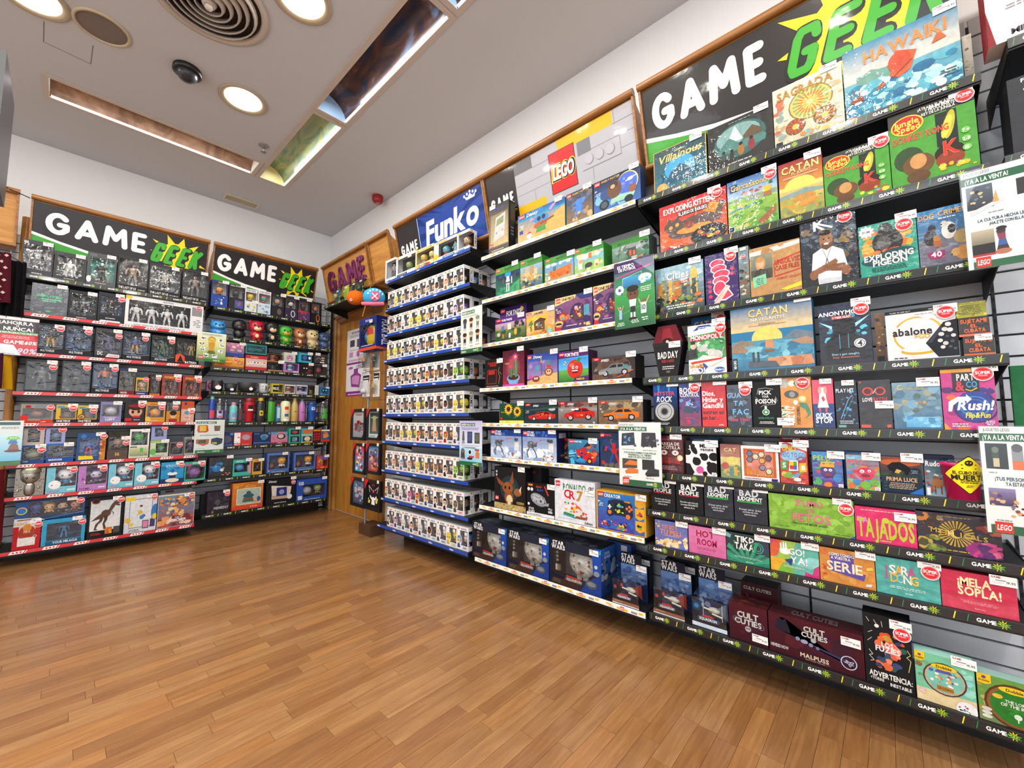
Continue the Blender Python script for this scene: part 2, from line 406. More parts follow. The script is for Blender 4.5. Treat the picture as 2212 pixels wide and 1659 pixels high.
# ------------------------------------------------------------------ room shell
XB, YR = -5.47, 2.36            # plaster planes: back wall, right wall
XS, YS = -5.30, 2.28            # slatwall faces
XF, YF = -4.93, 1.97            # shelf fronts
X1, Y0 = 3.2, -4.2
def plate(name, x0, y0, x1, y1, z, holes, m, down=True):
    xs = sorted({x0, x1} | {h[i] for h in holes for i in (0, 2)}); ys = sorted({y0, y1} | {h[i] for h in holes for i in (1, 3)})
    mb = MB()
    for a, b in zip(xs, xs[1:]):
        for c, d in zip(ys, ys[1:]):
            mx, my = (a+b)/2, (c+d)/2
            if any(h[0] < mx < h[2] and h[1] < my < h[3] for h in holes): continue
            P = [(a, c, z), (b, c, z), (b, d, z), (a, d, z)]
            mb.face(P[::-1] if down else P, 'fff')
    return struct(mb.obj(name, m))
TROUGH = [(-4.60, -0.19, -4.34, 1.16, 'y'), (-4.60, 1.24, -3.29, 1.47, 'x'), (-3.21, 1.24, -1.86, 1.47, 'x'), (-1.78, 1.24, -0.45, 1.47, 'x')]
ceiling = plate('ceiling', XB, Y0, X1, YR, CEIL, [t[:4] for t in TROUGH], 'ceilpaint')
mb = MB(); mb.face([(XB, Y0, 0), (XB, YR, 0), (XB, YR, CEIL), (XB, Y0, CEIL)], 'fff'); wall_back = struct(mb.obj('wall_back', 'plaster'))
mb = MB(); mb.face([(XB, YR, 0), (X1, YR, 0), (X1, YR, CEIL), (XB, YR, CEIL)], 'fff'); wall_right = struct(mb.obj('wall_right', 'plaster'))
mb = MB(); mb.face([(XB, Y0, 0), (X1, Y0, 0), (X1, Y0, CEIL), (XB, Y0, CEIL)], 'fff'); struct(mb.obj('wall_left', 'plaster'))
mb = MB(); mb.face([(X1, Y0, 0), (X1, YR, 0), (X1, YR, CEIL), (X1, Y0, CEIL)], 'fff'); struct(mb.obj('wall_front', 'plaster'))
mb = MB(); mb.box(XB, Y0, -0.05, X1, YR, -0.004, '3a2414'); floor = struct(mb.obj('floor', 'flat'))

# floor boards, laid along Y; the nearest visible 300 are parts, the rest one joined part
PW = 0.0665; tones = ['fff8ea', 'f2e8d6', 'eaddca', 'f8ead2', 'e4d4c0', 'ffeed2', 'eddfc8', 'f4ebdc', 'e8d6bc', 'e0cebb']
boards = []
R = random.Random(11); i = 0; x = -5.3
while x < 2.6:
    y = Y0+R.uniform(-0.6, 0); 
    while y < YR:
        L = R.choice((0.26, 0.34, 0.42, 0.5, 0.62)); a, b = max(y, Y0), min(y+L, YR)
        if b-a > 0.03:
            c = Vector(((x+PW/2), (a+b)/2, 0)); d = c-CAM; dz = d.dot(fw)
            vis = dz > 0.3 and -60 < W0/2+FPX*d.dot(rt)/dz < W0+60 and H0/2-FPX*d.dot(up)/dz < H0+60
            boards.append((not vis, d.length, x, a, b, R.choice(tones), R.uniform(0, 60), R.uniform(0, 60)))
        y += L
    x += PW
boards.sort()
fm = M['floor']
def board_faces(mb, offs, x, a, b, col, o1, o2, cx=0, cy=0):
    g = 0.0005; x0, x1, y0, y1 = x+g-cx, x+PW-g-cx, a+g-cy, b-g-cy; n = len(mb.f)
    mb.box(x0, y0, -0.004, x1, y1, 0.0, col)
    mb.f.pop(); mb.c.pop(); mb.sm.pop()
    offs += [(o1, o2, 0)]*4*5
def finish(mb, offs, name, parent, loc=(0, 0, 0)):
    me = mb.mesh(name); at = me.attributes.new('Off', 'FLOAT_VECTOR', 'CORNER'); fl = []
    for o in offs: fl += o
    at.data.foreach_set('vector', fl); me.materials.append(fm); return link(name, me, parent, loc)
for bd in boards[:300]:
    mb = MB(); of = []; cx, cy = bd[2]+PW/2, (bd[3]+bd[4])/2
    board_faces(mb, of, *bd[2:], cx, cy); finish(mb, of, 'floor_board', floor, (cx, cy, 0))
mb = MB(); of = []
for bd in boards[300:]: board_faces(mb, of, *bd[2:])
fo = finish(mb, of, 'distant_boards', floor); fo['kind'] = 'stuff'

# slatwall boards
PIT_S = 0.0775
def slats(wall, side, u0, u1, plane, zt=2.62, tone='ccd1d8'):
    mb = MB(); L = u1-u0; hgt = PIT_S-0.008
    mb.box(0, 0, 0, L, 0.018, hgt, tone); mb.box(0, 0.018, hgt-0.004, L, 0.022, hgt+0.008, '1b1c1f')
    me = mb.mesh('slat'); me.materials.append(M['slat']); z = 0.10
    while z < zt:
        loc = (u0, plane, z) if side == 'R' else (plane, u0, z)
        link('slat', me, wall, loc, 0 if side == 'R' else PI/2); z += PIT_S
def backing(side, u0, u1, plane, zt, wall):
    mb = MB(); mb.box(0, 0.023, 0, u1-u0, 0.05, zt, '26282b', )
    mb.obj('slat_backing', 'flat', wall, (u0, plane, 0.0) if side == 'R' else (plane, u0, 0.0), 0 if side == 'R' else PI/2)
RB = [(-3.40, -2.175), (-2.165, -0.925), (-0.915, 0.30), (0.31, 1.55)]
for a, b in RB: slats(wall_right, 'R', a, b, YS); backing('R', a, b, YS, 2.62, wall_right)
BB = [(-1.55, -0.29), (-0.28, 0.945), (0.955, 2.25)]
for a, b in BB: slats(wall_back, 'B', a, b, XS); backing('B', a, b, XS, 2.62, wall_back)
slats(wall_right, 'R', -5.30, -5.235, 2.27); backing('R', -5.30, -5.235, 2.27, 2.62, wall_right)
def upright(side, u, plane, wall):
    mb = MB(); mb.box(-0.004, -0.004, 0.1, 0.004, 0.0, 2.62, '2b2d31')
    for k in range(62): mb.box(-0.0025, -0.0045, 0.14+k*0.04, 0.0025, -0.004, 0.155+k*0.04, '0c0c0d')
    mb.obj('slotted_upright', 'flat', wall, (u, plane, 0) if side == 'R' else (plane, u, 0), 0 if side == 'R' else PI/2)
for u in (-2.17, -1.55, -0.92, -0.30, 0.305): upright('R', u, YS, wall_right)
for u in (-0.285, 0.95, 1.6): upright('B', u, XS, wall_back)

# ------------------------------------------------------------------ shelves with label rails
GZ = [2.235, 1.922, 1.616, 1.302, 1.062, 0.841, 0.660, 0.491, 0.174]
LZ = [2.245, 1.930, 1.615, 1.307, 1.068, 0.842, 0.513, 0.158]
FZ = [2.357, 2.093, 1.862, 1.626, 1.383, 1.139, 0.903, 0.652, 0.406, 0.168]
AZ = [2.238, 1.930, 1.617, 1.311, 1.068, 0.753, 0.507, 0.105]
SZ = [2.224, 1.927, 1.612, 1.371, 1.062, 0.822, 0.513, 0.171]
def rail_art(kind, L, h=0.04):
    a = Art(L, h)
    if kind == 'game':
        a.run('r 0 0 100 100 15171a;r 0 90 100 100 2b2e33')
        n = max(2, round(L/0.155))
        for i in range(n):
            c = (i+0.45)*100/n; s = 100/n; q = s/8.6
            a.run(f'S {c+1.05*q} 50 {0.80*q} {0.34*q} 9 d8c41a'); a.k += 1
            a.text('GAME', c-0.95*q, 50, 38, 'f2f2f0', 2.3*q, '', 0.05); a.k += 1
            a.text('GEEK', c+1.05*q, 48, 40, '0d7a2c', 1.7*q, 'i', 0.05)
            a.run(f'l f0dc1c {0.16*q} {c+3.6*q} 12 {c+3.9*q} 88;l 0f7a44 {0.14*q} {c-3.3*q} 12 {c-3.05*q} 88')
    elif kind == 'funko':
        a.run('r 0 0 100 100 1647a6'); n = 5
        for i in range(n): a.k += 1; a.text('Funko', (i+0.5)*100/n-8+4*i/n, 50, 52, 'ffffff', 5.5, 'i', 0.075)
    elif kind == 'lego':
        a.run('r 0 0 100 100 eceae4'); n = 5
        for i in range(n):
            c = (i+0.5)*100/n
            a.run(f'r {c-2.4} 18 {c+2.4} 62 f0b400;r {c-0.9} 18 {c+0.9} 88 d8201c;r {c-7.5} 48 {c-4.8} 80 f2b40a;r {c-6.2} 20 {c-4} 42 c9c6be;r {c+4} 22 {c+6.6} 66 8b8b88;r {c+7.2} 44 {c+9} 82 f2b40a;t LEGO {c} 52 34 ffffff 1.7')
    else:
        a.run('r 0 0 100 100 c81d22'); n = 7
        for i in range(n):
            c = (i+0.5)*100/n; a.run(f'p f1ece6 {c-2.6} 8 {c+3.4} 8 {c+4.4} 92 {c-1.6} 92;l f1ece6 0.35 {c+4.3} 8 {c+5.3} 92')
            for k in range(3): a.run(f'e {c-0.6+1.6*k} 50 0.55 26 d02026')
    return a
ROOMNAME = {'G': 'board game bay', 'L': 'brick set bay', 'F': 'figure bay', 'A': 'left bay of back wall', 'S': 'right bay of back wall', 'X': 'bay cut by right edge'}
def shelf(side, u0, u1, z, plane, depth, kind, bay, i, n, mate='black'):
    L = u1-u0; loc = ((u0+u1)/2, plane, z) if side == 'R' else (plane, (u0+u1)/2, z); rz = 0 if side == 'R' else PI/2
    t = empty('shelf', loc, rz)
    colr = {'game': 'dark slogan rail', 'funko': 'blue rail', 'lego': 'white and yellow rail', 'red': 'red and white rail'}[kind]
    tag(t, f'black shelf with {colr}, {ORD[i]} from top, {ROOMNAME[bay]}', 'shelf', f'shelves of the {ROOMNAME[bay]}')
    mb = MB(); mb.box(-L/2, 0.0046, 0.003, L/2, depth, 0.016, '101012'); mb.box(-L/2, 0.0046, -0.022, L/2, 0.0105, 0.003, '101012'); mb.obj('board', 'black', t)
    for sx in (-1, 1):
        mb = MB(); x = sx*(L/2-0.002); mb.prism([(0.02, 0.016), (0.02, -0.02), (depth, -0.085), (depth, 0.03), (depth-0.03, 0.03)], x-0.0015, x+0.0015, '111'); mb.obj('bracket', 'black', t)
    hh = {'game': 0.032, 'lego': 0.025, 'funko': 0.025, 'red': 0.027}[kind]; mb = MB(); mb.box(-L/2, 0.0, 0.016-hh, L/2, 0.0045, 0.016, '0d0e10' if kind != 'lego' else 'e8e6e0'); rl = mb.obj('label_rail', 'rail', t)
    rail_art(kind, L, hh-0.002).obj('rail_print', 'rail', rl, (0, -0.0003, 0.017-hh))
    return t
SH = {}
for i, z in enumerate(GZ): shelf('R', -0.905, 0.285, z, YF, YS-YF, 'game', 'G', i+1, 9)
Lx = [(-2.09, -0.92), (-2.08, -0.92), (-2.08, -0.92), (-2.10, -0.965), (-2.10, -0.92), (-2.09, -0.92), (-2.10, -0.92), (-2.14, -0.925)]
for i, z in enumerate(LZ): shelf('R', *Lx[i], z, YF, YS-YF, 'lego', 'L', i+1, 8)
for i, z in enumerate(FZ): shelf('R', -3.42 if i == 9 else -3.37, -2.21, z, YF, YS-YF, 'funko', 'F', i+1, 10)
for i, z in enumerate(AZ): shelf('B', -0.245, 0.93, z, XF, XF-XS, 'game' if i == 0 else 'red', 'A', i+1, 8)
for i, z in enumerate(SZ): shelf('B', 0.985, 2.17, z, XF, XF-XS, 'game', 'S', i+1, 8)
# plinths under the bottom shelves
for nm, side, a, b in (('R', 'R', -3.40, 1.5), ('B', 'B', -1.5, 2.2)):
    mb = MB(); mb.box(0, 0, 0, b-a, 0.04, 0.09, '08080a')
    o = mb.obj('baseboard_right' if side == 'R' else 'baseboard_back', 'black', None, (a, YS-0.045, 0) if side == 'R' else (XS+0.045, a, 0), 0 if side == 'R' else PI/2); struct(o)

# ------------------------------------------------------------------ header panels above the bays (leaning forward at the top)
HB = (0.13, 2.49); HT = (0.045, 2.885)   # (offset inward from shelf front, z) bottom / top
HL = math.hypot(HB[0]-HT[0], HT[1]-HB[1]); HA = math.atan2(HB[0]-HT[0], HT[1]-HB[1])
def header(side, u0, u1, plane, label, art, cat='sign', dy=0.0, wood_face='oak', back=0.31):
    L = u1-u0; loc = ((u0+u1)/2, plane, 0) if side == 'R' else (plane, (u0+u1)/2, 0); rz = 0 if side == 'R' else PI/2
    t = empty('header_sign', loc, rz); tag(t, label, cat, 'header panels above the shelving bays')
    mb = MB(); P = [(HB[0]+0.004, HB[1]), (HT[0]+0.004, HT[1]), (0.2, 2.80), (back, 2.68), (back, HB[1])]
    mb.prism(P, -L/2, L/2, 'fff'); mb.obj('wood_box', wood_face, t)
    for z, y, r in ((HB[1]-0.008, HB[0]-0.004, 0.017), (HT[1]+0.004, HT[0]-0.008, 0.021)):
        mb = MB(); mb.tube([(-L/2-0.012, y, z), (L/2+0.012, y, z)], r, 'fff', 10); mb.obj('round_rail', 'rod', t)
    for sx in (-1, 1):
        mb = MB(); x = sx*(L/2+0.004)
        mb.prism([(HB[0]-0.014, HB[1]), (HT[0]-0.014, HT[1]), (HT[0]+0.02, HT[1]), (HB[0]+0.02, HB[1])], x-0.006, x+0.006, 'fff'); mb.obj('side_strip', 'rod', t)
    if art:
        a = art(L-0.004, HL-0.035); a.obj('sign_print', 'sign', t, (0, HB[0]-0.002-0.014*0.2, HB[1]+0.012), 0, HA)
    return t
def burst(a, cx, cy, rx):
    R2 = random.Random(3); n = 11; k = a.w/a.h
    for j in range(n):
        t = 2*PI*j/n+0.25; r = rx*R2.uniform(0.85, 1.1); d = 0.26
        a.poly([(cx+0.55*rx*math.cos(t-d), cy+0.55*rx*k*math.sin(t-d)*0.8), (cx+r*math.cos(t), cy+r*k*math.sin(t)*0.85), (cx+0.55*rx*math.cos(t+d), cy+0.55*rx*k*math.sin(t+d)*0.8)], 'e9d413')
    a.k += 1; a.run(f'e {cx} {cy} {rx*0.6} {rx*0.5*k} e9d413')
def geek_art(w_, h_, gx0=5, gx1=63, gc=80, gw=33, br=18):
    a = Art(w_, h_)
    a.run('r 0 0 100 100 211b1c;p 3b9a2a 0 0 48 0 48 3 30 9 15 18 0 29;p f1f0ee 0 29 0 35 14 24 30 15 50 9 50 4 48 3 30 9 15 18;p 3b9a2a 66 0 100 0 100 8 84 8 66 5;p f1f0ee 66 5 84 8 100 8 100 13 84 12.5 65 9')
    a.k += 2; a.strokes('GAME', gx0, gx1, 62, 48, 0.215, 'f0efee', 0, 0.2); a.k += 2
    burst(a, gc, 50, br); a.k += 2
    a.strokes('gEEK', gc-gw/2-1, gc+gw/2+1.5, 49, 56, 0.31, '12140e', 0.22, 0.16); a.k += 2
    a.strokes('gEEK', gc-gw/2, gc+gw/2, 50, 50, 0.18, '3ea62b', 0.22, 0.24); a.k += 1
    return a
header('R', -0.895, 0.25, YF, 'large black header sign with white and green lettering above the board games', lambda w_, h_: geek_art(w_, h_, 4, 50, 79, 42, 29))
header('B', -0.235, 0.92, XF, 'black header sign with starburst above the left bay of the back wall', lambda w_, h_: geek_art(w_, h_, 6, 60, 80, 31, 20))
header('B', 0.975, 1.985, XF, 'black header sign with starburst above the bottles and mugs bay', lambda w_, h_: geek_art(w_, h_, 3, 58, 80, 33, 22))
def lego_art(w_, h_):
    a = Art(w_, h_)
    a.run('r 0 0 100 100 a9a9b0;r 0 0 24.5 100 262022')
    a.run('r 24.5 78 38 100 6a6a6e;r 24.5 0 45 21 e3a90c;r 56 80 89 100 e3a90c;r 68 58 76 80 70727a;r 56 60 62 80 e3a90c;'
          'l 82828a .25 25 57 52 57;l 82828a .25 25 40 52 40;l 82828a .25 38 40 38 21;l 82828a .25 38 78 53 78;l 82828a .25 90 80 90 100;l 82828a .25 76 60 100 60;l 77777f .4 70 32 92 32;l 82828a .25 92 60 92 32;l 82828a .25 92 40 100 40;l 82828a .25 76 32 76 12;l 82828a .25 89 80 100 80')
    for k in range(3): a.run(f'c {73+6*k+1.5} 46 2.5 80808a;c {73+6*k+1.2} 47 2.35 aeaeb5')
    a.run('r 49.6 16 66.4 84 1c1c1c;r 50 17 66 83 c8191e'); a.k += 1
    a.text('LEGO', 58, 50, 26, 'f2d21a', 15.2, 'i', 0.09); a.k += 1; a.text('LEGO', 58.3, 49.5, 24, '151515', 14.2, 'i', 0.09); a.k += 1; a.text('LEGO', 58, 50, 22, 'fafafa', 13.2, 'i', 0.05); a.k += 1
    a.strokes('GAME', 3, 22, 44, 24, 0.2, 'f4f4f2'); a.k += 1; burst(a, 19, 24, 4.6); a.k += 1; a.text('GEEK', 19, 24, 13, '1f8f2d', 7.5, 'i', 0.075)
    return a
header('R', -2.115, -0.945, YF, 'pale block-pattern header sign with red square logo over the brick sets', lego_art)
def funko_art(w_, h_):
    a = Art(w_, h_); a.run('r 0 0 100 100 1f3f96'); k = w_/h_; cx, cy = 62, 52; n = 30
    for j in range(n):
        t = 2*PI*j/n; d = PI/n*0.5
        pts = [(cx+10*math.cos(t), cy+10*k*math.sin(t))]
        for q in (t-d, t+d): pts.append((min(max(cx+60*math.cos(q), 28), 100), min(max(cy+60*k*math.sin(q), 0), 100)))
        a.poly(pts, '3565bd')
    a.run('r 0 0 28 100 262022;r 28 0 28.6 100 b8d4f0'); a.k += 1
    a.text('Funko', 64, 56, 50, 'f3f6fb', 56, 'i', 0.05); a.k += 1
    a.run('p f3f6fb 84 82 92 82 93.5 90 90.5 86 88 93 85.5 86 82.5 90;c 82.4 91 .9 f3f6fb;c 85.4 93 .9 f3f6fb;c 88.2 96 .9 f3f6fb;c 91 93 .9 f3f6fb;c 93.7 91 .9 f3f6fb;')
    a.strokes('GAME', 3, 25, 44, 23, 0.2, 'f4f4f2'); a.k += 1; burst(a, 21, 24, 5); a.k += 1; a.text('GEEK', 21, 24, 13, '1f8f2d', 8.5, 'i', 0.075)
    return a
header('R', -3.30, -2.14, YF, 'blue header sign with white script lettering and crown', funko_art)
t = header('R', -4.86, -3.86, YF, 'oak header box with raised purple letters over the door', None)
g = Art(0.90, 0.30, 0.0); g.strokes('GAME', 3, 97, 50, 84, 0.21, '7c2a63', 0, 0.2)
P3 = [v for v in g.mb.v]; mb = MB()
for f, c in zip(g.mb.f, g.mb.c):
    mb.face([(P3[i][0], -0.022, P3[i][2]) for i in f], c[0])
    for a_, b_ in zip(f, f[1:]+f[:1]): mb.face([(P3[a_][0], 0.0, P3[a_][2]), (P3[b_][0], 0.0, P3[b_][2]), (P3[b_][0], -0.022, P3[b_][2]), (P3[a_][0], -0.022, P3[a_][2])], '5a1c48')
mb.obj('raised_letters', 'plastic', t, (0, HB[0]-0.004, HB[1]+0.05), 0, HA)
header('R', -3.80, -3.44, YF, 'plain oak header box beside the blue script header', None, 'panel')
header('B', -1.52, -0.315, XF+0.02, 'oak header box at the far left edge', None, 'panel')
header('R', 0.36, 1.5, YF, 'black header sign cut off at the right edge', lambda w_, h_: Art(w_, h_).run('r 0 0 100 100 211b1c'), 'sign')
# oak pilaster and cable at the far left
mb = MB(); mb.tube([(0, 0, 0.0), (0, 0, 2.78)], 0.028, 'fff', 14)
tag(mb.obj('oak_post', 'oakv', None, (XS+0.10, -0.268, 0)), 'rounded oak post left of the back wall bays', 'post')
mb = MB(); mb.tube([(XF+0.1, -0.47, 2.90), (XF+0.0, -0.36, 2.89), (XF+0.05, -0.25, 2.84)], 0.004, '111', 5)
tag(mb.obj('cable', 'plastic'), 'thin black cable sagging between the left header panels', 'cable')

# ------------------------------------------------------------------ ceiling fittings
def downlight(x, y, i):
    t = empty('downlight', (x, y, CEIL)); tag(t, 'recessed round downlight with glowing lamp in the ceiling grid', 'lamp', 'round ceiling downlights')
    if (x, y) == (-2.41, 0.82): t['label'] = 'glowing round downlight cut by the top edge beside the round grille'
    if (x, y) == (-3.55, 0.82): t['label'] = 'glowing round downlight next to the black camera dome'
    if (x, y) == (-3.55, -0.25): t['label'] = 'glowing round downlight at the top left corner'
    mb = MB(); mb.lathe([(0.158, 0.0), (0.162, -0.006), (0.15, -0.012), (0.128, -0.006), (0.122, 0.0)], 'b9aa92', 28); mb.obj('trim_ring', 'plastic', t)
    mb = MB(); mb.lathe([(0.124, -0.001), (0.10, -0.004), (0.001, -0.005)], 'fff', 24); mb.obj('glowing_lens', 'lamp', t)
for i, (x, y) in enumerate(DOWN): downlight(x, y, i)
t = empty('air_diffuser', (*on_z(452, -2, CEIL).xy, CEIL)); tag(t, 'large round concentric air diffuser in the ceiling', 'vent')
mb = MB(); mb.lathe([(0.30, 0), (0.305, -0.008), (0.27, -0.02), (0.262, 0.0)], 'c9beb2', 40); mb.obj('outer_ring', 'plastic', t)
mb = MB(); mb.lathe([(0.262, -0.001), (0.001, -0.001)], '2a2624', 32); mb.obj('dark_opening', 'flat', t)
for k in range(6):
    r = 0.245-0.041*k; mb = MB(); mb.lathe([(r, -0.008-0.003*k), (r-0.010, -0.030-0.003*k), (r-0.020, -0.034-0.003*k), (r-0.014, -0.020-0.003*k), (r-0.004, -0.004)], 'c3b8ad', 32); mb.obj('louvre_ring', 'plastic', t)
mb = MB(); mb.sup(0, 0, -0.05, 0.022, 0.022, 0.02, 'c9beb2'); mb.obj('centre_cap', 'plastic', t)
p = on_z(221, 60, CEIL); t = empty('ceiling_speaker', (p.x, p.y, CEIL)); tag(t, 'round flush ceiling speaker with grey mesh', 'speaker')
mb = MB(); mb.lathe([(0.135, 0), (0.137, -0.006), (0.122, -0.012), (0.118, -0.003)], 'cbbf9e', 32); mb.obj('rim', 'plastic', t)
mb = MB(); mb.lathe([(0.119, -0.003), (0.06, -0.006), (0.001, -0.007)], '7d7068', 32); mb.obj('grille', 'flat', t)
p = on_z(405, 150, CEIL); t = empty('security_camera', (p.x, p.y, CEIL)); tag(t, 'black dome security camera on the ceiling', 'camera')
mb = MB(); mb.lathe([(0.082, 0), (0.084, -0.03), (0.075, -0.036), (0.001, -0.036)], '16161a', 28); mb.obj('housing', 'plastic', t)
mb = MB(); mb.sup(0, 0, -0.034, 0.062, 0.062, 0.058, '2a2d33', 1, 20, 7, -1, 0); mb.obj('dome', 'plastic', t)
p = on_z(570, 314, CEIL); t = empty('sprinkler', (p.x, p.y, CEIL)); tag(t, 'small metal fire sprinkler head in ceiling', 'sprinkler')
mb = MB(); mb.lathe([(0.042, 0), (0.042, -0.004), (0.02, -0.008), (0.014, -0.03), (0.001, -0.03)], 'aaa', 16); mb.obj('flange', 'steel', t)
mb = MB(); mb.lathe([(0.006, -0.03), (0.006, -0.06), (0.001, -0.06)], 'aaa', 8); mb.tube([(-0.014, 0, -0.03), (-0.018, 0, -0.05), (0, 0, -0.062)], 0.003, 'aaa'); mb.tube([(0.014, 0, -0.03), (0.018, 0, -0.05), (0, 0, -0.062)], 0.003, 'aaa'); mb.lathe([(0.024, -0.062), (0.024, -0.066), (0.001, -0.066)], 'aaa', 12); mb.obj('deflector', 'steel', t)
p = on_z(816, 424, CEIL); t = empty('fire_alarm', (p.x, p.y, CEIL)); tag(t, 'red round fire alarm siren on ceiling above the corner', 'alarm')
mb = MB(); mb.lathe([(0.058, 0), (0.06, -0.045), (0.05, -0.07), (0.046, -0.075), (0.001, -0.078)], '8c1d20', 24); mb.obj('body', 'redplastic', t)
mb = MB(); mb.lathe([(0.02, -0.078), (0.018, -0.084), (0.001, -0.084)], 'c07068', 12); mb.obj('sounder', 'plastic', t)
c = [on_z(px, py, CEIL) for px, py in ((487, 417), (563, 437), (552, 452), (488, 434))]
x0, x1 = min(v.x for v in c), max(v.x for v in c); y0, y1 = min(v.y for v in c), max(v.y for v in c)
t = empty('wall_vent', ((x0+x1)/2, (y0+y1)/2, CEIL)); tag(t, 'rectangular slotted air grille near the back wall ceiling edge', 'vent')
dx, dy = 0.075, 0.17
mb = MB()
for a in ((-dx, -dy, dx, -dy+0.02), (-dx, dy-0.02, dx, dy), (-dx, -dy+0.02, -dx+0.02, dy-0.02), (dx-0.02, -dy+0.02, dx, dy-0.02)): mb.box(a[0], a[1], -0.01, a[2], a[3], 0, 'd6cab2')
mb.obj('frame', 'plastic', t)
mb = MB(); mb.box(-dx+0.02, -dy+0.02, -0.002, dx-0.02, dy-0.02, 0, '4a4034'); mb.obj('opening', 'flat', t)
for k in range(6):
    mb = MB(); xx = -dx+0.026+k*0.0185; mb.box(xx, -dy+0.02, -0.008, xx+0.009, dy-0.02, -0.003, 'bfb298'); mb.obj('louvre', 'plastic', t)
# access hatch joints and ceiling plaster cracks
t = struct(MB().obj('trim_1', 'flat'))
h4 = [on_z(*q, CEIL) for q in ((95, 46), (94, 90), (196, 138), (201, 98))]
mb = MB()
for a, b in ((0, 1), (1, 2), (2, 3)):
    A, B = h4[a], h4[b]; d = (B-A).normalized(); n = Vector((-d.y, d.x, 0))*0.0016
    mb.face([(A-n)-Vector((0, 0, 0.001)), (B-n)-Vector((0, 0, 0.001)), (B+n)-Vector((0, 0, 0.001)), (A+n)-Vector((0, 0, 0.001))], '6e625a')
bpy.data.objects.remove(t); struct(mb.obj('trim_1', 'flat'))

def trough(i, x0, y0, x1, y1, ax, cA, cB, endc, label):
    t = empty('light_trough', ((x0+x1)/2, (y0+y1)/2, CEIL)); tag(t, label, 'lamp', 'recessed ceiling light troughs')
    hx_, hy_ = (x1-x0)/2, (y1-y0)/2; D = 0.17
    mb = MB()
    if ax == 'x':   # long along x, tube along the +y? edge : reflector is a quarter cylinder
        rows = []
        for k in range(9):
            a = PI/2*k/8; y = hy_-2*hy_*(1-math.cos(a)) if False else -hy_+2*hy_*math.sin(a); z = D*math.cos(a)
            rows.append([(-hx_, y, z), (hx_, y, z)])
        mb.grid(rows, cA); mb.face([(-hx_, -hy_, 0), (hx_, -hy_, 0), (hx_, -hy_, D), (-hx_, -hy_, D)], cB)
    else:
        rows = []
        for k in range(9):
            a = PI/2*k/8; x = hx_-2*hx_*math.sin(a); z = D*math.cos(a)
            rows.append([(x, -hy_, z), (x, hy_, z)])
        mb.grid(rows, cA); mb.face([(hx_, -hy_, 0), (hx_, hy_, 0), (hx_, hy_, D), (hx_, -hy_, D)], cB)
    mb.obj('curved_reflector', trm[i], t)
    for s in (-1, 1):
        mb = MB(); P = []
        for k in range(9):
            a = PI/2*k/8
            P.append((s*hx_, -hy_+2*hy_*math.sin(a), D*math.cos(a)) if ax == 'x' else (hx_-2*hx_*math.sin(a), s*hy_, D*math.cos(a)))
        P += [(s*hx_, -hy_, 0)] if ax == 'x' else [(hx_, s*hy_, 0)]
        mb.face(P, endc); mb.obj('end_cap', 'vinyl', t)
    mb = MB()
    if ax == 'x': mb.box(-hx_+0.01, hy_-0.012, 0.0, hx_-0.01, hy_-0.003, 0.006, 'fff')
    else: mb.box(-hx_+0.003, -hy_+0.01, 0.0, -hx_+0.015, hy_-0.01, 0.006, 'fff')
    mb.obj('light_strip', 'tube', t)
    mb = MB(); F = 0.035
    for a in ((-hx_-F, -hy_-F, hx_+F, -hy_), (-hx_-F, hy_, hx_+F, hy_+F), (-hx_-F, -hy_, -hx_, hy_), (hx_, -hy_, hx_+F, hy_)): mb.box(a[0], a[1], -0.006, a[2], a[3], 0, 'c9bcae')
    mb.obj('frame', 'vinyl', t)
def irid(name, cols, rough=0.28):
    m = bpy.data.materials.new(name); m.use_nodes = True; nt = m.node_tree; b = nt.nodes['Principled BSDF']
    tc = nt.nodes.new('ShaderNodeTexCoord'); mp = nt.nodes.new('ShaderNodeMapping'); mp.inputs['Scale'].default_value = (2.2, 6, 6)
    n = nt.nodes.new('ShaderNodeTexNoise'); n.inputs['Scale'].default_value = 1.3; n.inputs['Detail'].default_value = 5; n.inputs['Distortion'].default_value = 1.2
    cr = nt.nodes.new('ShaderNodeValToRGB'); e = cr.color_ramp.elements; e[0].color = (*hx(cols[0]), 1); e[0].position = 0.32; e[1].color = (*hx(cols[-1]), 1); e[1].position = 0.7
    for k, c_ in enumerate(cols[1:-1]): q = e.new(0.32+0.38*(k+1)/(len(cols)-1)); q.color = (*hx(c_), 1)
    nt.links.new(tc.outputs['Object'], mp.inputs[0]); nt.links.new(mp.outputs[0], n.inputs[0]); nt.links.new(n.outputs[0], cr.inputs[0]); nt.links.new(cr.outputs[0], b.inputs['Base Color'])
    b.inputs['Roughness'].default_value = rough; b.inputs['Metallic'].default_value = 0.35; return m
trm = [irid('bronze_reflector', ['6d5140', '8b6c56', 'a5856b']), irid('green_gold_reflector', ['8f9a86', 'a9a673', '6f8f7c', 'b9a24e']), irid('blue_brown_reflector', ['2c3a52', '4a3a3c', '6d4c3c', '7f98b8'], 0.2), irid('brown_reflector', ['2c3a52', '4a3a3c', '6d4c3c', '8a8f98'], 0.2)]
TL = ['long bronze light trough parallel to the back wall', 'short light trough with green-gold reflector at the corner of the run', 'light trough with dark blue-brown reflector in the middle of the run', 'light trough cut by the top edge of the picture']
EC = ['e8e2d2', 'f0dc96', 'a9cdee', 'a9cdee']
for i, tr in enumerate(TROUGH):
    trough(i, *tr, 'fff', 'c9bcae', EC[i], TL[i])
    area('trough_lamp', ((tr[0]+tr[2])/2, (tr[1]+tr[3])/2, CEIL+0.10), *((0.05, 1.1) if tr[4] == 'y' else (1.1, 0.05)), 4, (0.9, 0.95, 1))

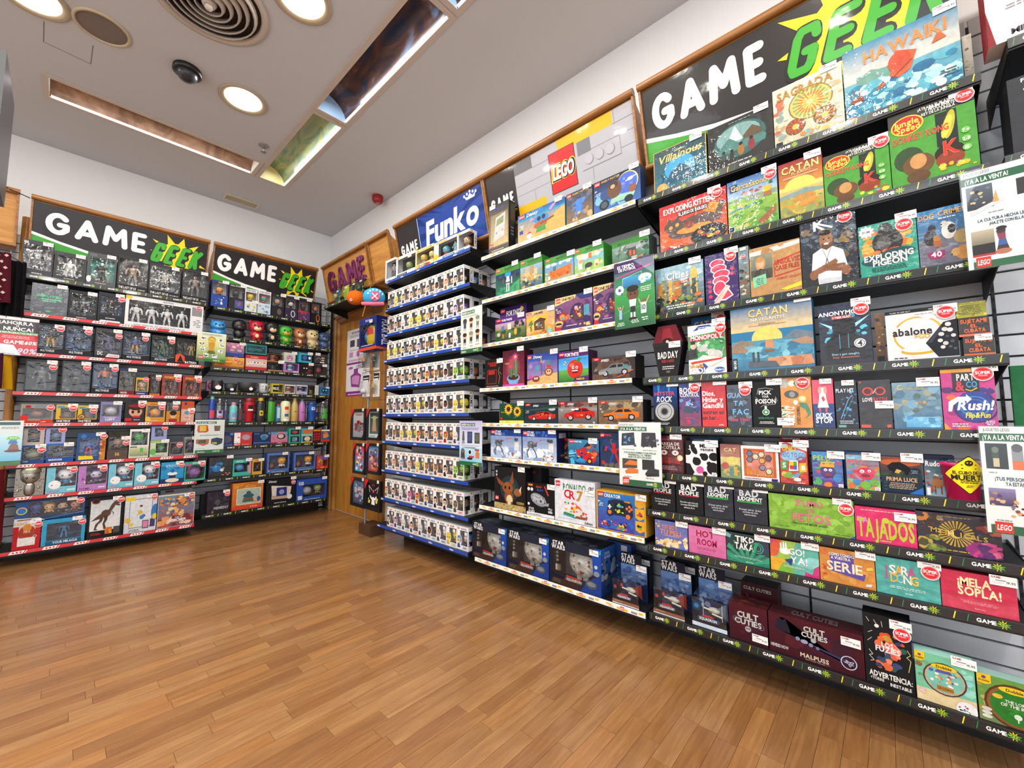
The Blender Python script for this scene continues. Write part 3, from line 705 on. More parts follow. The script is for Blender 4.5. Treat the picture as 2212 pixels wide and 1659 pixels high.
# ------------------------------------------------------------------ door in the right wall
fr = struct(MB().obj('tmp', 'flat')); bpy.data.objects.remove(fr)
d0, d1, dtop = -5.215, -3.95, 2.42
mb = MB()
prof = [(0.0, 0.0), (0.0, -0.035), (0.02, -0.05), (0.05, -0.05), (0.06, -0.035), (0.10, -0.03), (0.115, -0.012), (0.13, 0.0)]
def jamb(x, dirx):
    for (a, ya), (b, yb) in zip(prof, prof[1:]):
        mb.face([(x+dirx*a, YR+ya, 0), (x+dirx*b, YR+yb, 0), (x+dirx*b, YR+yb, dtop-0.0), (x+dirx*a, YR+ya, dtop)], 'fff')
jamb(d0, 1); jamb(d1, -1); dfr = struct(mb.obj('trim_2', 'oakv'))
mb = MB()
for (a, ya), (b, yb) in zip(prof, prof[1:]):
    mb.face([(d0, YR+ya, dtop-a), (d1, YR+ya, dtop-a), (d1, YR+yb, dtop-b), (d0, YR+yb, dtop-b)], 'fff')
struct(mb.obj('trim_3', 'rod'))
mb = MB(); mb.box(d0+0.13, YR-0.012, 0.01, d1-0.13, YR-0.002, dtop-0.13, 'fff'); door = struct(mb.obj('door_1', 'oakv'))
mb = MB(); mb.tube([(-4.18, YR-0.012, 1.02), (-4.18, YR-0.06, 1.02), (-4.30, YR-0.06, 1.02)], 0.009, 'aaa', 8); mb.obj('door_handle', 'steel', door)

# ------------------------------------------------------------------ price tags and discount stickers (shared meshes)
def _price():
    a = Art(0.056, 0.030); a.run('r 0 0 100 100 e9e7e2'); a.k += 1
    a.text('GAME', 24, 82, 20, '8c2348', 36, '', 0.075)
    a.run('r 22 46 60 58 8f8d99;r 8 28 52 33 b9b7bd;r 8 18 44 22 b9b7bd'); a.k += 1; a.text('19,95', 78, 40, 22, '3a3640', 36, '', 0.03)
    me = a.clip().mb.mesh('price_label'); me.materials.append(M['flat']); return me
def _stick():
    a = Art(0.046, 0.046); a.run('c 50 50 50 f3e4e2;c 50 50 45 c9242b;c 50 50 41 f0cfcd;c 50 50 40 c9242b'); a.k += 1
    a.text('SÚPER', 50, 58, 20, 'f7eeee', 70, '', 0.075); a.k += 1; a.text('PRECIO', 50, 38, 9, 'f0c5c5', 44, '', 0.03)
    me = a.mb.mesh('discount_sticker'); me.materials.append(M['flat']); return me
def _psmall():
    a = Art(0.026, 0.021); a.run('r 0 0 100 100 ecebe8;r 12 62 60 74 b58a9c;r 12 40 70 50 a9a8b2;r 50 18 90 30 7d7c86')
    me = a.mb.mesh('price_label'); me.materials.append(M['flat']); return me
PRICE, STICK, PSMALL = _price(), _stick(), _psmall()
def stickers(t, w_, h_, P, S, off=-0.0035):
    if P:
        px, py = P; o = link('price_label', PRICE, t, ((px/100-0.5)*w_, off, py/100*h_-0.015))
        k = min(1, w_/0.10); o.scale = (k, 1, k)
    if S:
        px, py = S; o = link('discount_sticker', STICK, t, ((px/100-0.5)*w_, off-0.0004, py/100*h_-0.023)); k = min(1, w_/0.095); o.scale = (k, 1, k)

# ------------------------------------------------------------------ toy figures sealed inside packages (generic shapes)
FIG = {}
def chib(hair, skin, cloth, ears=None, big=1.0):
    key = ('c', hair, skin, cloth, ears)
    if key in FIG: return FIG[key]
    b = MB(); s = 0.001
    b.sup(0, 0, 0.060, 0.031, 0.027, 0.028, skin, 0.75, 12, 6)
    b.sup(0, 0.004, 0.064, 0.0335, 0.029, 0.029, hair, 0.75, 12, 5, -0.1, 1)
    b.sup(0, 0.012, 0.058, 0.0325, 0.022, 0.028, hair, 0.75, 12, 5)
    for sx in (-1, 1):
        b.sup(sx*0.014, -0.0265, 0.056, 0.0045, 0.002, 0.0045, '0a0a0a', 1, 8, 4)
        b.tube([(sx*0.013, 0, 0.032), (sx*0.021, -0.004, 0.018)], 0.0055, cloth, 6)
        b.sup(sx*0.0215, -0.005, 0.016, 0.005, 0.005, 0.005, skin, 1, 6, 4)
        b.tube([(sx*0.007, 0, 0.018), (sx*0.009, 0, 0.0)], 0.0075, '22232a', 6)
        if ears == 'round': b.sup(sx*0.028, 0, 0.088, 0.012, 0.006, 0.012, hair, 1, 10, 5)
        if ears == 'point': b.tube([(sx*0.016, 0, 0.084), (sx*0.026, 0, 0.104)], 0.008, hair, 6, 0.001)
        if ears == 'side': b.tube([(sx*0.028, 0, 0.062), (sx*0.046, 0, 0.068)], 0.007, skin, 6, 0.001)
    b.lathe([(0.001, 0.036), (0.012, 0.034), (0.014, 0.018), (0.012, 0.014), (0.001, 0.012)], cloth, 10)
    me = b.mesh('figurine'); me.materials.append(M['vinyl']); FIG[key] = me; return me
def man(c1, c2, c3, cape=None):
    key = ('m', c1, c2, c3, cape)
    if key in FIG: return FIG[key]
    b = MB()
    b.sup(0, 0, 0.138, 0.010, 0.011, 0.013, c3, 0.9, 10, 5)
    b.lathe([(0.001, 0.128), (0.006, 0.126), (0.021, 0.120), (0.022, 0.108), (0.015, 0.088), (0.017, 0.076), (0.001, 0.070)], c1, 10)
    for sx in (-1, 1):
        b.tube([(sx*0.023, 0, 0.119), (sx*0.034, -0.002, 0.098), (sx*0.036, -0.010, 0.078)], 0.0072, c1, 6, 0.005)
        b.sup(sx*0.0365, -0.011, 0.073, 0.006, 0.006, 0.007, c3, 1, 6, 4)
        b.tube([(sx*0.010, 0, 0.078), (sx*0.016, -0.002, 0.042), (sx*0.018, 0.002, 0.010)], 0.0098, c2, 6, 0.006)
        b.sup(sx*0.019, -0.004, 0.004, 0.008, 0.013, 0.006, c2, 1, 8, 4)
    b.lathe([(0.0165, 0.083), (0.0165, 0.078)], 'b08a2c', 10)
    if cape: b.face([(-0.022, 0.014, 0.122), (0.022, 0.014, 0.122), (0.040, 0.022, 0.02), (-0.040, 0.022, 0.02)], cape)
    me = b.mesh('figurine'); me.materials.append(M['vinyl']); FIG[key] = me; return me
def ball(c1, c2):
    key = ('b', c1, c2)
    if key in FIG: return FIG[key]
    b = MB(); b.sup(0, 0, 0.042, 0.042, 0.036, 0.040, c1, 1, 16, 8); b.sup(0, -0.004, 0.030, 0.040, 0.034, 0.030, c2, 1, 16, 8, -1, 0)
    me = b.mesh('figurine'); me.materials.append(M['vinyl']); FIG[key] = me; return me
def mugm(c1, c2):
    key = ('g', c1, c2)
    if key in FIG: return FIG[key]
    b = MB(); b.lathe([(0.001, 0), (0.036, 0.001), (0.038, 0.004), (0.038, 0.078), (0.040, 0.082), (0.035, 0.081), (0.034, 0.02), (0.001, 0.018)], c1, 20)
    b.lathe([(0.0384, 0.02), (0.0384, 0.06)], c2, 20)
    b.tube([(0.036, 0, 0.066), (0.052, 0, 0.064), (0.060, 0, 0.046), (0.054, 0, 0.026), (0.036, 0, 0.020)], 0.005, c1, 6)
    me = b.mesh('mug'); me.materials.append(M['vinyl']); FIG[key] = me; return me
def figsize(me):
    xs = [v.co.x for v in me.vertices]; zs = [v.co.z for v in me.vertices]; ys = [v.co.y for v in me.vertices]
    return max(xs)-min(xs), max(ys)-min(ys), max(zs)-min(zs), (max(xs)+min(xs))/2, (max(ys)+min(ys))/2, min(zs)

# ------------------------------------------------------------------ packages
def place(side, plane, z, xl, xr, yt, prev=None):
    u0, u1 = U_on(side, plane, z, xl), U_on(side, plane, z, xr)
    if prev is not None: u0 = max(u0, prev+0.0008)
    u1 -= 0.0012
    return u0, u1, Z_on(side, plane, (u0+u1)/2, yt)-z
def rootloc(side, plane, u, z):
    return ((u, plane, z), 0.0) if side == 'R' else ((plane, u, z), PI/2)
def package(side, plane, z, u0, u1, h, body, label, dsl, o, seed):
    w_ = u1-u0; d = o.get('d', 0.06); sgn = 1 if side == 'R' else -1
    loc, rz = rootloc(side, plane, (u0+u1)/2, z); m = o.get('m', 'print')
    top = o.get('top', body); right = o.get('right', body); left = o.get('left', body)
    if o.get('win'):
        wx0, wz0, wx1, wz1 = [float(v) for v in o['win'].split()]
        X = lambda p: (p/100-0.5)*w_
        Z = lambda p: p/100*h
        b = MB(); ins = o.get('ins', '1c1c20')
        b.face([(-w_/2, d, 0), (w_/2, d, 0), (w_/2, d, h), (-w_/2, d, h)], ins); b.face([(-w_/2, 0, 0), (-w_/2, d, 0), (-w_/2, d, h), (-w_/2, 0, h)], left)
        sw = o.get('swin')
        if sw:
            ya, yb = 0.0, d*0.62; za, zb = Z(wz0), Z(wz1); x = w_/2
            for q in ((ya, 0, d, za), (ya, zb, d, h), (yb, za, d, zb)): b.face([(x, q[0], q[1]), (x, q[2], q[1]), (x, q[2], q[3]), (x, q[0], q[3])], right)
            wx1 = 100
        else: b.face([(w_/2, 0, 0), (w_/2, d, 0), (w_/2, d, h), (w_/2, 0, h)], right)
        b.face([(-w_/2, 0, h), (w_/2, 0, h), (w_/2, d, h), (-w_/2, d, h)], top); b.face([(-w_/2, 0, 0), (w_/2, 0, 0), (w_/2, d, 0), (-w_/2, d, 0)], body)
        for q in ((0, 0, 100, wz0), (0, wz1, 100, 100), (0, wz0, wx0, wz1)) + (() if sw else ((wx1, wz0, 100, wz1),)):
            b.face([(X(q[0]), 0, Z(q[1])), (X(q[2]), 0, Z(q[1])), (X(q[2]), 0, Z(q[3])), (X(q[0]), 0, Z(q[3]))], body)
        if o.get('insart'):
            a = Art(w_*0.98, h*0.98); a.run(o['insart'], seed); a.clip()
            n = len(b.v); b.v += [(v[0], d-0.002+v[1], v[2]+h*0.01) for v in a.mb.v]; b.f += [tuple(n+i for i in f) for f in a.mb.f]; b.c += a.mb.c; b.sm += a.mb.sm
        t = b.obj(o.get('name', 'figure_box'), 'card', None, loc, rz)
        b = MB(); b.face([(X(wx0), 0.001, Z(wz0)), (X(wx1), 0.001, Z(wz0)), (X(wx1), 0.001, Z(wz1)), (X(wx0), 0.001, Z(wz1))], 'fff')
        if sw: b.face([(w_/2-0.001, 0.001, za), (w_/2-0.001, yb, za), (w_/2-0.001, yb, zb), (w_/2-0.001, 0.001, zb)], 'fff')
        b.obj('window', 'clear', t)
        figs = o.get('fig', [])
        for k, me in enumerate(figs):
            fw_, fd, fh, cx, cy, cz = figsize(me); zw = Z(wz1)-Z(wz0); ww = (X(wx1)-X(wx0))/max(1, len(figs))
            s = min(zw*0.86/fh, ww*0.92/fw_, d*0.8/fd); xx = X(wx0)+ww*(k+0.5)
            f = link('figurine', me, t, (xx-cx*s, d*0.5-cy*s, Z(wz0)+0.003-cz*s)); f.scale = (s, s, s)
    else:
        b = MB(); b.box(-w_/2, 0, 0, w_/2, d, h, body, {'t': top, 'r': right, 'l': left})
        if o.get('card'):   # hanging header card standing behind a clear blister
            pass
        t = b.obj(o.get('name', 'board_game'), 'card', None, loc, rz)
    a = Art(w_, h); a.run(dsl, seed); a.clip()
    if o.get('win'):
        b = a.mb; x0_, x1_, z0_, z1_ = X(wx0)+.002, X(wx1)-.002, Z(wz0)+.002, Z(wz1)-.002; keep = []
        for i, f in enumerate(b.f):
            cx = sum(b.v[q][0] for q in f)/len(f); cz = sum(b.v[q][2] for q in f)/len(f); keep.append(not (x0_ < cx < x1_ and z0_ < cz < z1_))
        b.f = [f for f, k in zip(b.f, keep) if k]; b.c = [f for f, k in zip(b.c, keep) if k]; b.sm = [f for f, k in zip(b.sm, keep) if k]
    if a.mb.f: a.obj('cover_print', m, t)
    if o.get('side'):
        a = Art(d, h); a.run(o['side'], seed); a.obj('side_print', 'print', t, (w_/2+0.0002, d/2, 0), PI/2)
    if o.get('topart'):
        a = Art(w_, d); a.run(o['topart'], seed); a.obj('top_print', 'print', t, (0, 0, h+0.0002), 0, -PI/2)
    stickers(t, w_, h, o.get('P', (80, 95) if o.get('pr', 1) else None), o.get('S'))
    tag(t, label, o.get('cat', 'box'), o.get('g'))
    return t
BAY = {'G': ('R', YF, GZ), 'L': ('R', YF, LZ), 'F': ('R', YF, FZ), 'A': ('B', XF, AZ), 'S': ('B', XF, SZ)}
CNT = [0]
def row(bay, idx, items, **dflt):
    side, pf, zs = BAY[bay]; sgn = 1 if side == 'R' else -1; prev = {}; base = zs[idx-1]+0.0165
    out = []
    for it in items:
        xl, xr, yt, body, label, dsl = it[:6]; o = dict(dflt); o.update(it[6] if len(it) > 6 else {})
        bk = o.get('back', 0.0); pl = pf+sgn*(0.012+bk); z = base+o.get('dz', 0.0)
        if 'yb' in o: z = base; 
        key = (bk, o.get('stack', 0))
        u0, u1, h = place(side, pl, z, xl, xr, yt, prev.get(key))
        if 'h' in o: h = o['h']
        if idx > 1: h = min(h, zs[idx-2]+0.003-z)
        prev[key] = u1; CNT[0] += 1
        t = (o['fn'] if 'fn' in o else package)(side, pl, z, u0, u1, h, body, label, dsl, o, CNT[0])
        out.append((t, u0, u1, h, z))
    return out

# ------------------------------------------------------------------ board game bay
GG = 'board games on the nine dark shelves'
D = dict(g=GG)
row('G', 1, [
 (1414, 1529, 310, '1d2a2c', 'teal board game with gold gothic lettering, leftmost on the top shelf', 'g 0 0 100 100 2a6f84 20424a;b 8 8 92 60 26 26 246a86,2f7d99,1f5870,3b8fae;e 50 45 28 28 3a9fd0;p 1f5068 22 12 78 12 66 40 52 52 34 40;l 17414f 4 12 10 20 30 14 42;l 17414f 4 88 10 80 30 90 44;r 0 0 1.5 100 c9a24e;r 98.5 0 100 100 c9a24e;r 0 98.5 100 100 c9a24e;r 0 0 100 1.5 c9a24e;t Disney 52 88 6 c9c29e 40;T Villainous 50 76 18 e8c878 88 io10181a;c 16 6 11 d9a860', dict(m='wrap', P=(82, 99))),
 (1532, 1674, 253, '232424', 'dark board game showing hikers before a misty mountain cabin', 'r 0 0 100 100 2a2b2c;b 0 0 100 100 30 14 333536,242526,3b3d3f;e 50 52 40 38 35625f;e 48 60 34 26 7fa6a3;p c5d6d4 30 50 44 84 56 50;p 4d7f7a 16 40 34 62 50 44 70 66 90 42 88 30 16 30;p 5f4f3a 56 56 70 72 84 58 84 48 56 48;e 25 24 4 9 3c4a4a;e 38 22 4 9 2d3434;e 52 28 5 12 9c6a35;e 68 32 5 12 8a2f38;c 25 34 2.5 2b1c14;c 38 32 2.5 2b1c14;c 52 41 3 2b1c14;c 68 45 3 2b1c14;f 30 4 70 8 1 cfd6d4;f 30 92 70 95 1 9fa6a4', dict(m='wrap', P=(84, 99))),
 (1675, 1827, 167, 'cfc9a8', 'cream board game with round stained glass window cover', 'g 0 0 100 100 c8bfa0 e6e4cc;b 0 10 22 90 20 12 d9cfae,b99f78,c26f54,8fa29a;b 80 10 100 90 16 10 d9d3b4,a9b2a2,c7b78c;e 55 57 32 27 8f7a42;e 55 57 30 25 d8c270;R 55 57 22 26 8fa356;R 55 57 22 19 c8722f;R 55 57 14 12 e9d46a;c 55 57 5 f2e690;e 32 25 15 13 6c5a36;R 32 25 12 13 c7482f;c 32 25 5 e5c04a;e 74 27 16 14 6c5a36;R 74 27 12 14 d87a35;c 74 27 5 e8cf55;b 20 0 80 14 14 11 7fa8b5,c88a4c,a6b27a,d6b85a;T SAGRADA 47 85 14 b8862c 80 o1c1814;r 2 1 12 8 20293a', dict(m='wrap', P=(82, 99))),
 (1829, 2084, 64, 'd9d4c4', 'large sea themed board game with red sails, rightmost on top shelf', 'g 0 0 100 50 2f7fa3 6fb2c4;g 0 50 100 100 e3ded0 3c86ac;h 12 60 40 62 7 6f9f92 7;b 0 0 100 46 70 16 2f86a8,5fb0c2,8fd0d4,2a6f98,b9e0e0;b 0 2 100 40 30 9 e6f2f0,a6dbe0;p d2603a 42 40 48 72 66 62 60 40 50 34;e 51 55 10 14 c94f32;l 7d3a22 1.4 44 36 62 52;p 8c4a2a 4 22 18 22 16 30 8 28;l 8c4a2a 1 8 24 8 42;l 8c4a2a 1 14 24 14 40;p a5522e 28 28 38 30 36 38;p c7693a 78 60 84 74 90 62;t HAWAIKI 55 80 17 e88a4a 70 oe9c9a0;f 82 12 97 22 3 4a5a66;r 2 1 8 4 c43a2f', dict(m='wrap', P=(90, 99), d=0.08)),
], **D)
row('G', 1, [(2086, 2108, 76, 'b9b3a2', 'pale box edge standing behind the large sea board game', 'g 0 0 100 100 8a8878 e8e6dc;b 0 0 100 100 12 50 cfcbb8,77736a,a9a595', dict(back=0.03, P=None, d=0.12))], **D)
JUN = 'r 0 0 100 100 4c9a38;p 3a3a34 0 82 100 84 100 100 0 100;b 0 78 60 92 12 12 3a3a34,2f3a2a;e 22 34 18 16 2f4a2a;r 56 38 80 82 1d2622;b 56 66 80 84 8 10 35352f,242c26;e 71 64 6 18 b9b23a -10;e 68 62 5 15 d6cf4a -14;e 69 28 17 12 2a1a14;e 69 20 16 10 8c3a24;t K 71 35 18 cf2f22 16 oe8b070;e 33 24 19 14 6a4a2c;e 33 28 10 10 c59257;e 32 8 14 8 5f4226;b 50 2 98 18 10 10 d9b52c,c9352a,58a8c4,e6cf45;e 23 80 20 13 e8c83a;e 23 80 18 11.5 c22a24;t Jungle 22 84 8 f2dc50 30;t Speed 24 76 8 f2dc50 28;T DONKEY_KONG 37 62 8.5 d5402a 66 of2d9b0;f 50 92 76 97 1 eceae2;t ¡ATRAPA_EL_PLÁTANO 60 95 3.6 f2f0ea 46;t Y_PROCLÁMATE 62 91 3.6 f2f0ea 34;t REY_DE_LA_JUNGLA 60 87 3.6 f2f0ea 38;e 88 50 5 4 7ac45a;e 88 39 5 4 7ac45a;e 88 28 5 4 7ac45a;t 7+ 88 50 4 f4f8ee 8;t 2-8 88 39 4 f4f8ee 8;t 15 88 28 4 f4f8ee 8'
row('G', 2, [
 (1427, 1573, 427, 'b3242c', 'red board game with grey cat and frying pan drawing', 'g 0 0 100 100 c9632c c3202b;b 60 45 100 80 10 16 d9a13a,c9822c;p e0622c 2 20 14 70 24 20;e 50 40 37 20 5a4a48 8;e 22 50 15 13 5a4a48;p 5a4a48 12 58 14 70 20 62;p 5a4a48 24 62 29 72 32 60;p 5a4a48 80 40 92 78 98 72 90 36;e 53 34 26 8 d9903a;c 18 48 3 f0a030;c 28 51 3 f0a030;e 46 44 8 8 8c4a3a;c 42 50 3 7a3c30;c 51 51 3 7a3c30;e 74 14 26 20 1b2226;b 58 6 90 26 14 8 e5682c,c92f2f,f0c040,2a6f9c;b 4 0 40 9 10 8 b02a30,e8e2da;T EXPLODING_KITTENS 46 86 12 f2eeea 78;r 30 67 74 77 262224;t EL_JUEGO_DE_TABLERO 52 72 7 f4f2ee 42', dict(m='wrap', P=(84, 100), S=(88, 92))),
 (1575, 1684, 379, '3f73a5', 'blue and green board game of fields with a cottage', 'g 0 62 100 100 a9c8e0 2f62a0;g 0 0 100 64 5b9a3c 9fbf5a;h 0 100 52 64 4 8a9c8f 8;b 25 66 75 74 16 7 b06a5c,9c5a52,c98a70;b 0 5 100 60 60 14 6fae3f,8cc04c,4f8a35,a5c860,c8b45c;l 5fa0c8 3 5 40 22 44 40 42 60 48;l d8caa0 2.5 25 2 30 14 50 20 60 32;p e0b42c 70 62 76 72 90 70 86 60;r 74 52 88 61 9c6a45;p 9c6242 60 10 96 34 96 22 70 2;p 2f6a2f 84 74 88 86 92 74;p 20406c 5 78 22 78 22 92 5 92;t Carcassonne 48 85 11 d8b65a 80 o1f3050;r 1 1 13 12 f0f0f0;r 2 2 12 11 1c2c4c', dict(m='wrap', P=(86, 100), S=(88, 90))),
 (1687, 1783, 343, '8c2430', 'dark red board game with setting sun over dunes', 'g 0 55 100 100 c98a3c 8f1f2c;g 0 0 100 55 7f8a4a e8cf7a;e 48 48 38 22 e8d466;r 0 30 100 48 c9b46c;b 0 0 100 44 40 26 a9a04c,8f9c5c,c8963c,7a8a5c,d8b45c;p 7f9a9a 0 40 60 46 100 40 100 36 0 34;b 30 14 95 38 12 24 d09040,b98a45;t CATAN 50 86 13 e8d28a 84 o5c1018;t EL_JUEGO 52 77 4.5 e8c890 50;r 10 69 90 72 d8a080', dict(P=(80, 100), d=0.07)),
 (1784, 1928, 318, '34352f', 'green jungle card game box with oval red logo, left of two', JUN, dict(P=(86, 100), S=(90, 93), d=0.07)),
 (1929, 2120, 223, '34352f', 'green jungle card game box with oval red logo, right of two', JUN, dict(P=(86, 100), S=(90, 93), d=0.07)),
], **D)
row('G', 3, [
 (1418, 1523, 572, '24343a', 'board game with golden city skyline cover, leftmost on the third shelf', 'g 0 0 100 100 3a4a4c 8fb4c4;b 0 50 100 95 14 22 9fc0cc,b9d0d4,7aa4b8;r 6 22 18 64 c98a35;r 14 20 24 72 8a8a5c;r 28 18 36 70 d9a445;r 38 18 54 66 b5762f;r 56 18 66 60 4a5c5c;r 68 18 72 66 6c7a6c;r 74 18 88 78 d9b24c;p d9b24c 74 78 81 92 88 78;r 77 20 85 64 2f4a50;b 0 0 100 34 44 13 2a3a38,46604a,c9652f,1f2c2c,6c8a3a;b 4 20 96 60 30 7 e6c060,8c5a2a,3f5254;t Cities 48 78 15 f2f4f0 46 o5a7a80;p c9352a 52 62 72 66 70 60 52 56;t USA 62 61 5 f4e8e0 14;f 22 6 80 16 2 dce0dc;r 2 1 9 16 161c20', dict(m='wrap', P=(84, 101))),
 (1526, 1598, 546, '3c2560', 'purple box with stacked pink cartoon sausages', 'r 0 0 100 100 3b2466;e 38 80 24 9 f2f2f2;e 38 80 21 7.5 df3f5f;e 42 69 25 9 f2f2f2;e 42 69 22 7.5 df3f5f;e 50 57 26 9.5 f2f2f2;e 50 57 23 8 e0405f;e 48 45 26 9.5 f2f2f2;e 48 45 23 8 df3a58;e 44 30 20 15 f2f2f2;e 44 30 17 13 e0405f;p f2f2f2 24 6 64 34 84 12 60 4;p e2405e 30 8 62 30 80 13 60 7;p f0c8b8 22 0 66 34 76 30 40 0;l c0392b 1 26 2 68 32;c 14 46 6 df3a58;c 14 36 6 df3a58;c 14 26 6 df3a58;c 15 16 6 df3a58;c 84 64 6 df3a58;c 82 54 6 df3a58', dict(m='wrap', P=(82, 99), S=(80, 88))),
 (1599, 1622, 533, '5c6a66', 'thin shrink-wrapped box seen edge on beside the purple box', 'g 0 0 100 100 4c5c50 8a9a98;b 0 0 100 60 16 50 3f6a48,c8c0a8,8a4a3a,22303a;b 0 60 100 100 8 60 6f8a98,a9b8bc', dict(m='wrap', P=(50, 99), S=(50, 86), d=0.14)),
 (1623, 1734, 527, 'b28a55', 'kraft brown case file game with photograph of smiling woman', 'r 0 0 100 100 b98d58;p d0d4d2 0 80 100 90 100 98 0 92;b 0 60 100 100 10 20 b48650,c09660;r 2 34 46 84 4a4c40;g 2 54 46 84 6a7060 8a8c78;e 22 66 10 15 c9955a;e 22 67 6.5 11 e4b594;e 22 74 8 6 c08c4c;p 3f3a36 4 34 12 52 22 56 36 50 42 34;p 7fcaa0 6 18 34 24 32 44 5 40;f 9 24 30 38 4 3f6a58;p c8322c 48 60 60 66 100 74 100 72 60 63 50 58 51 36 100 42 100 40 49 33;T UNSOLVED 76 62 10 b32a26 50;T CASE_FILES 74 50 9 b32a26 46;t HARMONY_ASHCROFT 76 29 5 b83a30 46;p e8cf2a 60 8 100 16 100 8 70 4', dict(m='wrap', P=None)),
 (1735, 1858, 460, '20242c', 'tall dark game box with man in white t-shirt, arms crossed', 'g 0 0 100 100 22262c 2a3444;b 0 50 100 90 24 20 3a4858,2c3644,566470,7a6a54;b 60 30 100 70 10 14 6a5638,8a7040;T TEAM 50 95 7 cfd4da 60;t K 36 85 14 e6e9ec 20 o9aa4b0;l e6e9ec 4 26 90 60 78;l e6e9ec 3 66 84 90 92;e 47 63 12 13.5 9a6a48;p 6a4630 40 45 56 45 60 58 38 58;e 47 72.5 11 3.6 17120f;e 43 64 1.8 1 1c1410;e 52 64 1.8 1 1c1410;e 47 57 4.5 1.4 f2e6e0;e 47 61 1.6 2.4 8a5a3c;p e9ecef 18 20 22 46 38 52 47 48 58 52 76 44 82 22 72 20 70 2 30 2 28 20;p c9cdd2 30 2 70 2 70 8 30 10;l 3a3a3c .8 40 50 47 36 55 50;l 3a3a3c 1.4 44 28 47 36 50 28;p 8f6040 18 14 60 22 66 30 62 34 20 22;p 7f5236 82 14 40 20 38 28 78 26;e 22 16 8 7 8a5c3e;e 79 16 8 7 8a5c3e', dict(m='wrap', P=(84, 99), S=(82, 88), d=0.07)),
 (1861, 1988, 478, '1f6f66', 'teal box with window and orange flames around dark bird shape', 'r 0 0 100 100 2f9a84;b 4 36 96 96 26 26 e8892c,f0a840,d9742a;b 0 80 100 100 8 14 2f9a84,2a8574;e 50 60 27 24 2a2724;e 48 84 13 14 35312e;e 44 60 12 14 54504c;c 43 88 3 8a8a88;b 20 38 80 50 10 14 c9352a,e0732c;e 44 30 42 12 1d4a50;e 66 37 30 10 1d4a50;S 14 87 16 11 10 f2f0ea;t BUM 14 87 4 333 20;T EXPLODING 50 35 11 f6f2ea 84;T PIGEON 52 24 11 f6f2ea 58;f 18 8 84 17 3 14524a', dict(P=(84, 101), S=(80, 86), m='wrap')),
 (1989, 2104, 448, '2c587c', 'blue game box with cartoon dogs, partly behind the hanging sheet', 'g 0 0 100 100 6a6a78 2f7db4;r 0 0 100 48 6f6f80;b 0 0 100 46 18 20 7a7a8a,62626f;e 24 50 13 14 2e2c30;e 28 66 8 7 35302f;e 60 58 14 15 e8e6e2;e 66 60 8 8 2c2a2c;e 52 70 7 6 ded8d0;c 47 70 2 2a2626;e 36 46 7 7 b8803c;p a9643a 28 42 46 44 43 32 31 32;e 84 44 16 12 b39a6a;e 86 16 18 12 c98f4a;e 70 18 9 7 d9a766;c 62 15 2 2b211c;p 9c2a62 16 24 50 26 48 12 20 12;t 40 33 20 9 fff 20;t DOG 18 88 9 d9a25c 30 o5a4a30;t CRIMES 68 90 9 d9a25c 52 o5a4a30;f 40 80 80 84 1 dfe8ee', dict(m='wrap', P=None)),
], **D)

def coffin(side, pl, z, u0, u1, h, body, label, dsl, o, seed):
    w_ = u1-u0; d = 0.07; loc, rz = rootloc(side, pl, (u0+u1)/2, z)
    P = [(-0.30, 0), (0.30, 0), (0.5, 0.66), (0.30, 1), (-0.30, 1), (-0.5, 0.66)]
    b = MB(); pts = [(x*w_, y*h) for x, y in P]
    b.face([(x, 0, zz) for x, zz in pts], '1d1a1d'); b.face([(x, d, zz) for x, zz in reversed(pts)], '1d1a1d')
    for i in range(6):
        a, c = pts[i], pts[(i+1) % 6]; b.face([(a[0], 0, a[1]), (a[0], d, a[1]), (c[0], d, c[1]), (c[0], 0, c[1])], '3a0f16' if i in (2, 3, 4) else '141214')
    t = b.obj('coffin_box', 'card', None, loc, rz)
    a = Art(w_, h); a.run('p 1f1b1e 20.5 .5 79.5 .5 98 62 2 62;p 6c1520 2 67 98 67 79 99 21 99;p 8f2430 30 72 70 72 62 94 38 94;e 50 69 16 6 2a1216;c 50 68 5 cfc8c4;T BAD_DAY 50 42 13 efeae6 66;t RED_CARD 50 30 5 c9302c 40;f 30 14 72 22 2 cfcac6;r 44 7 56 11 6a6668', seed); a.obj('cover_print', 'print', t)
    link('price_label', PRICE, t, (w_*0.24, -0.004, h*0.55)); tag(t, label, 'box', GG); return t
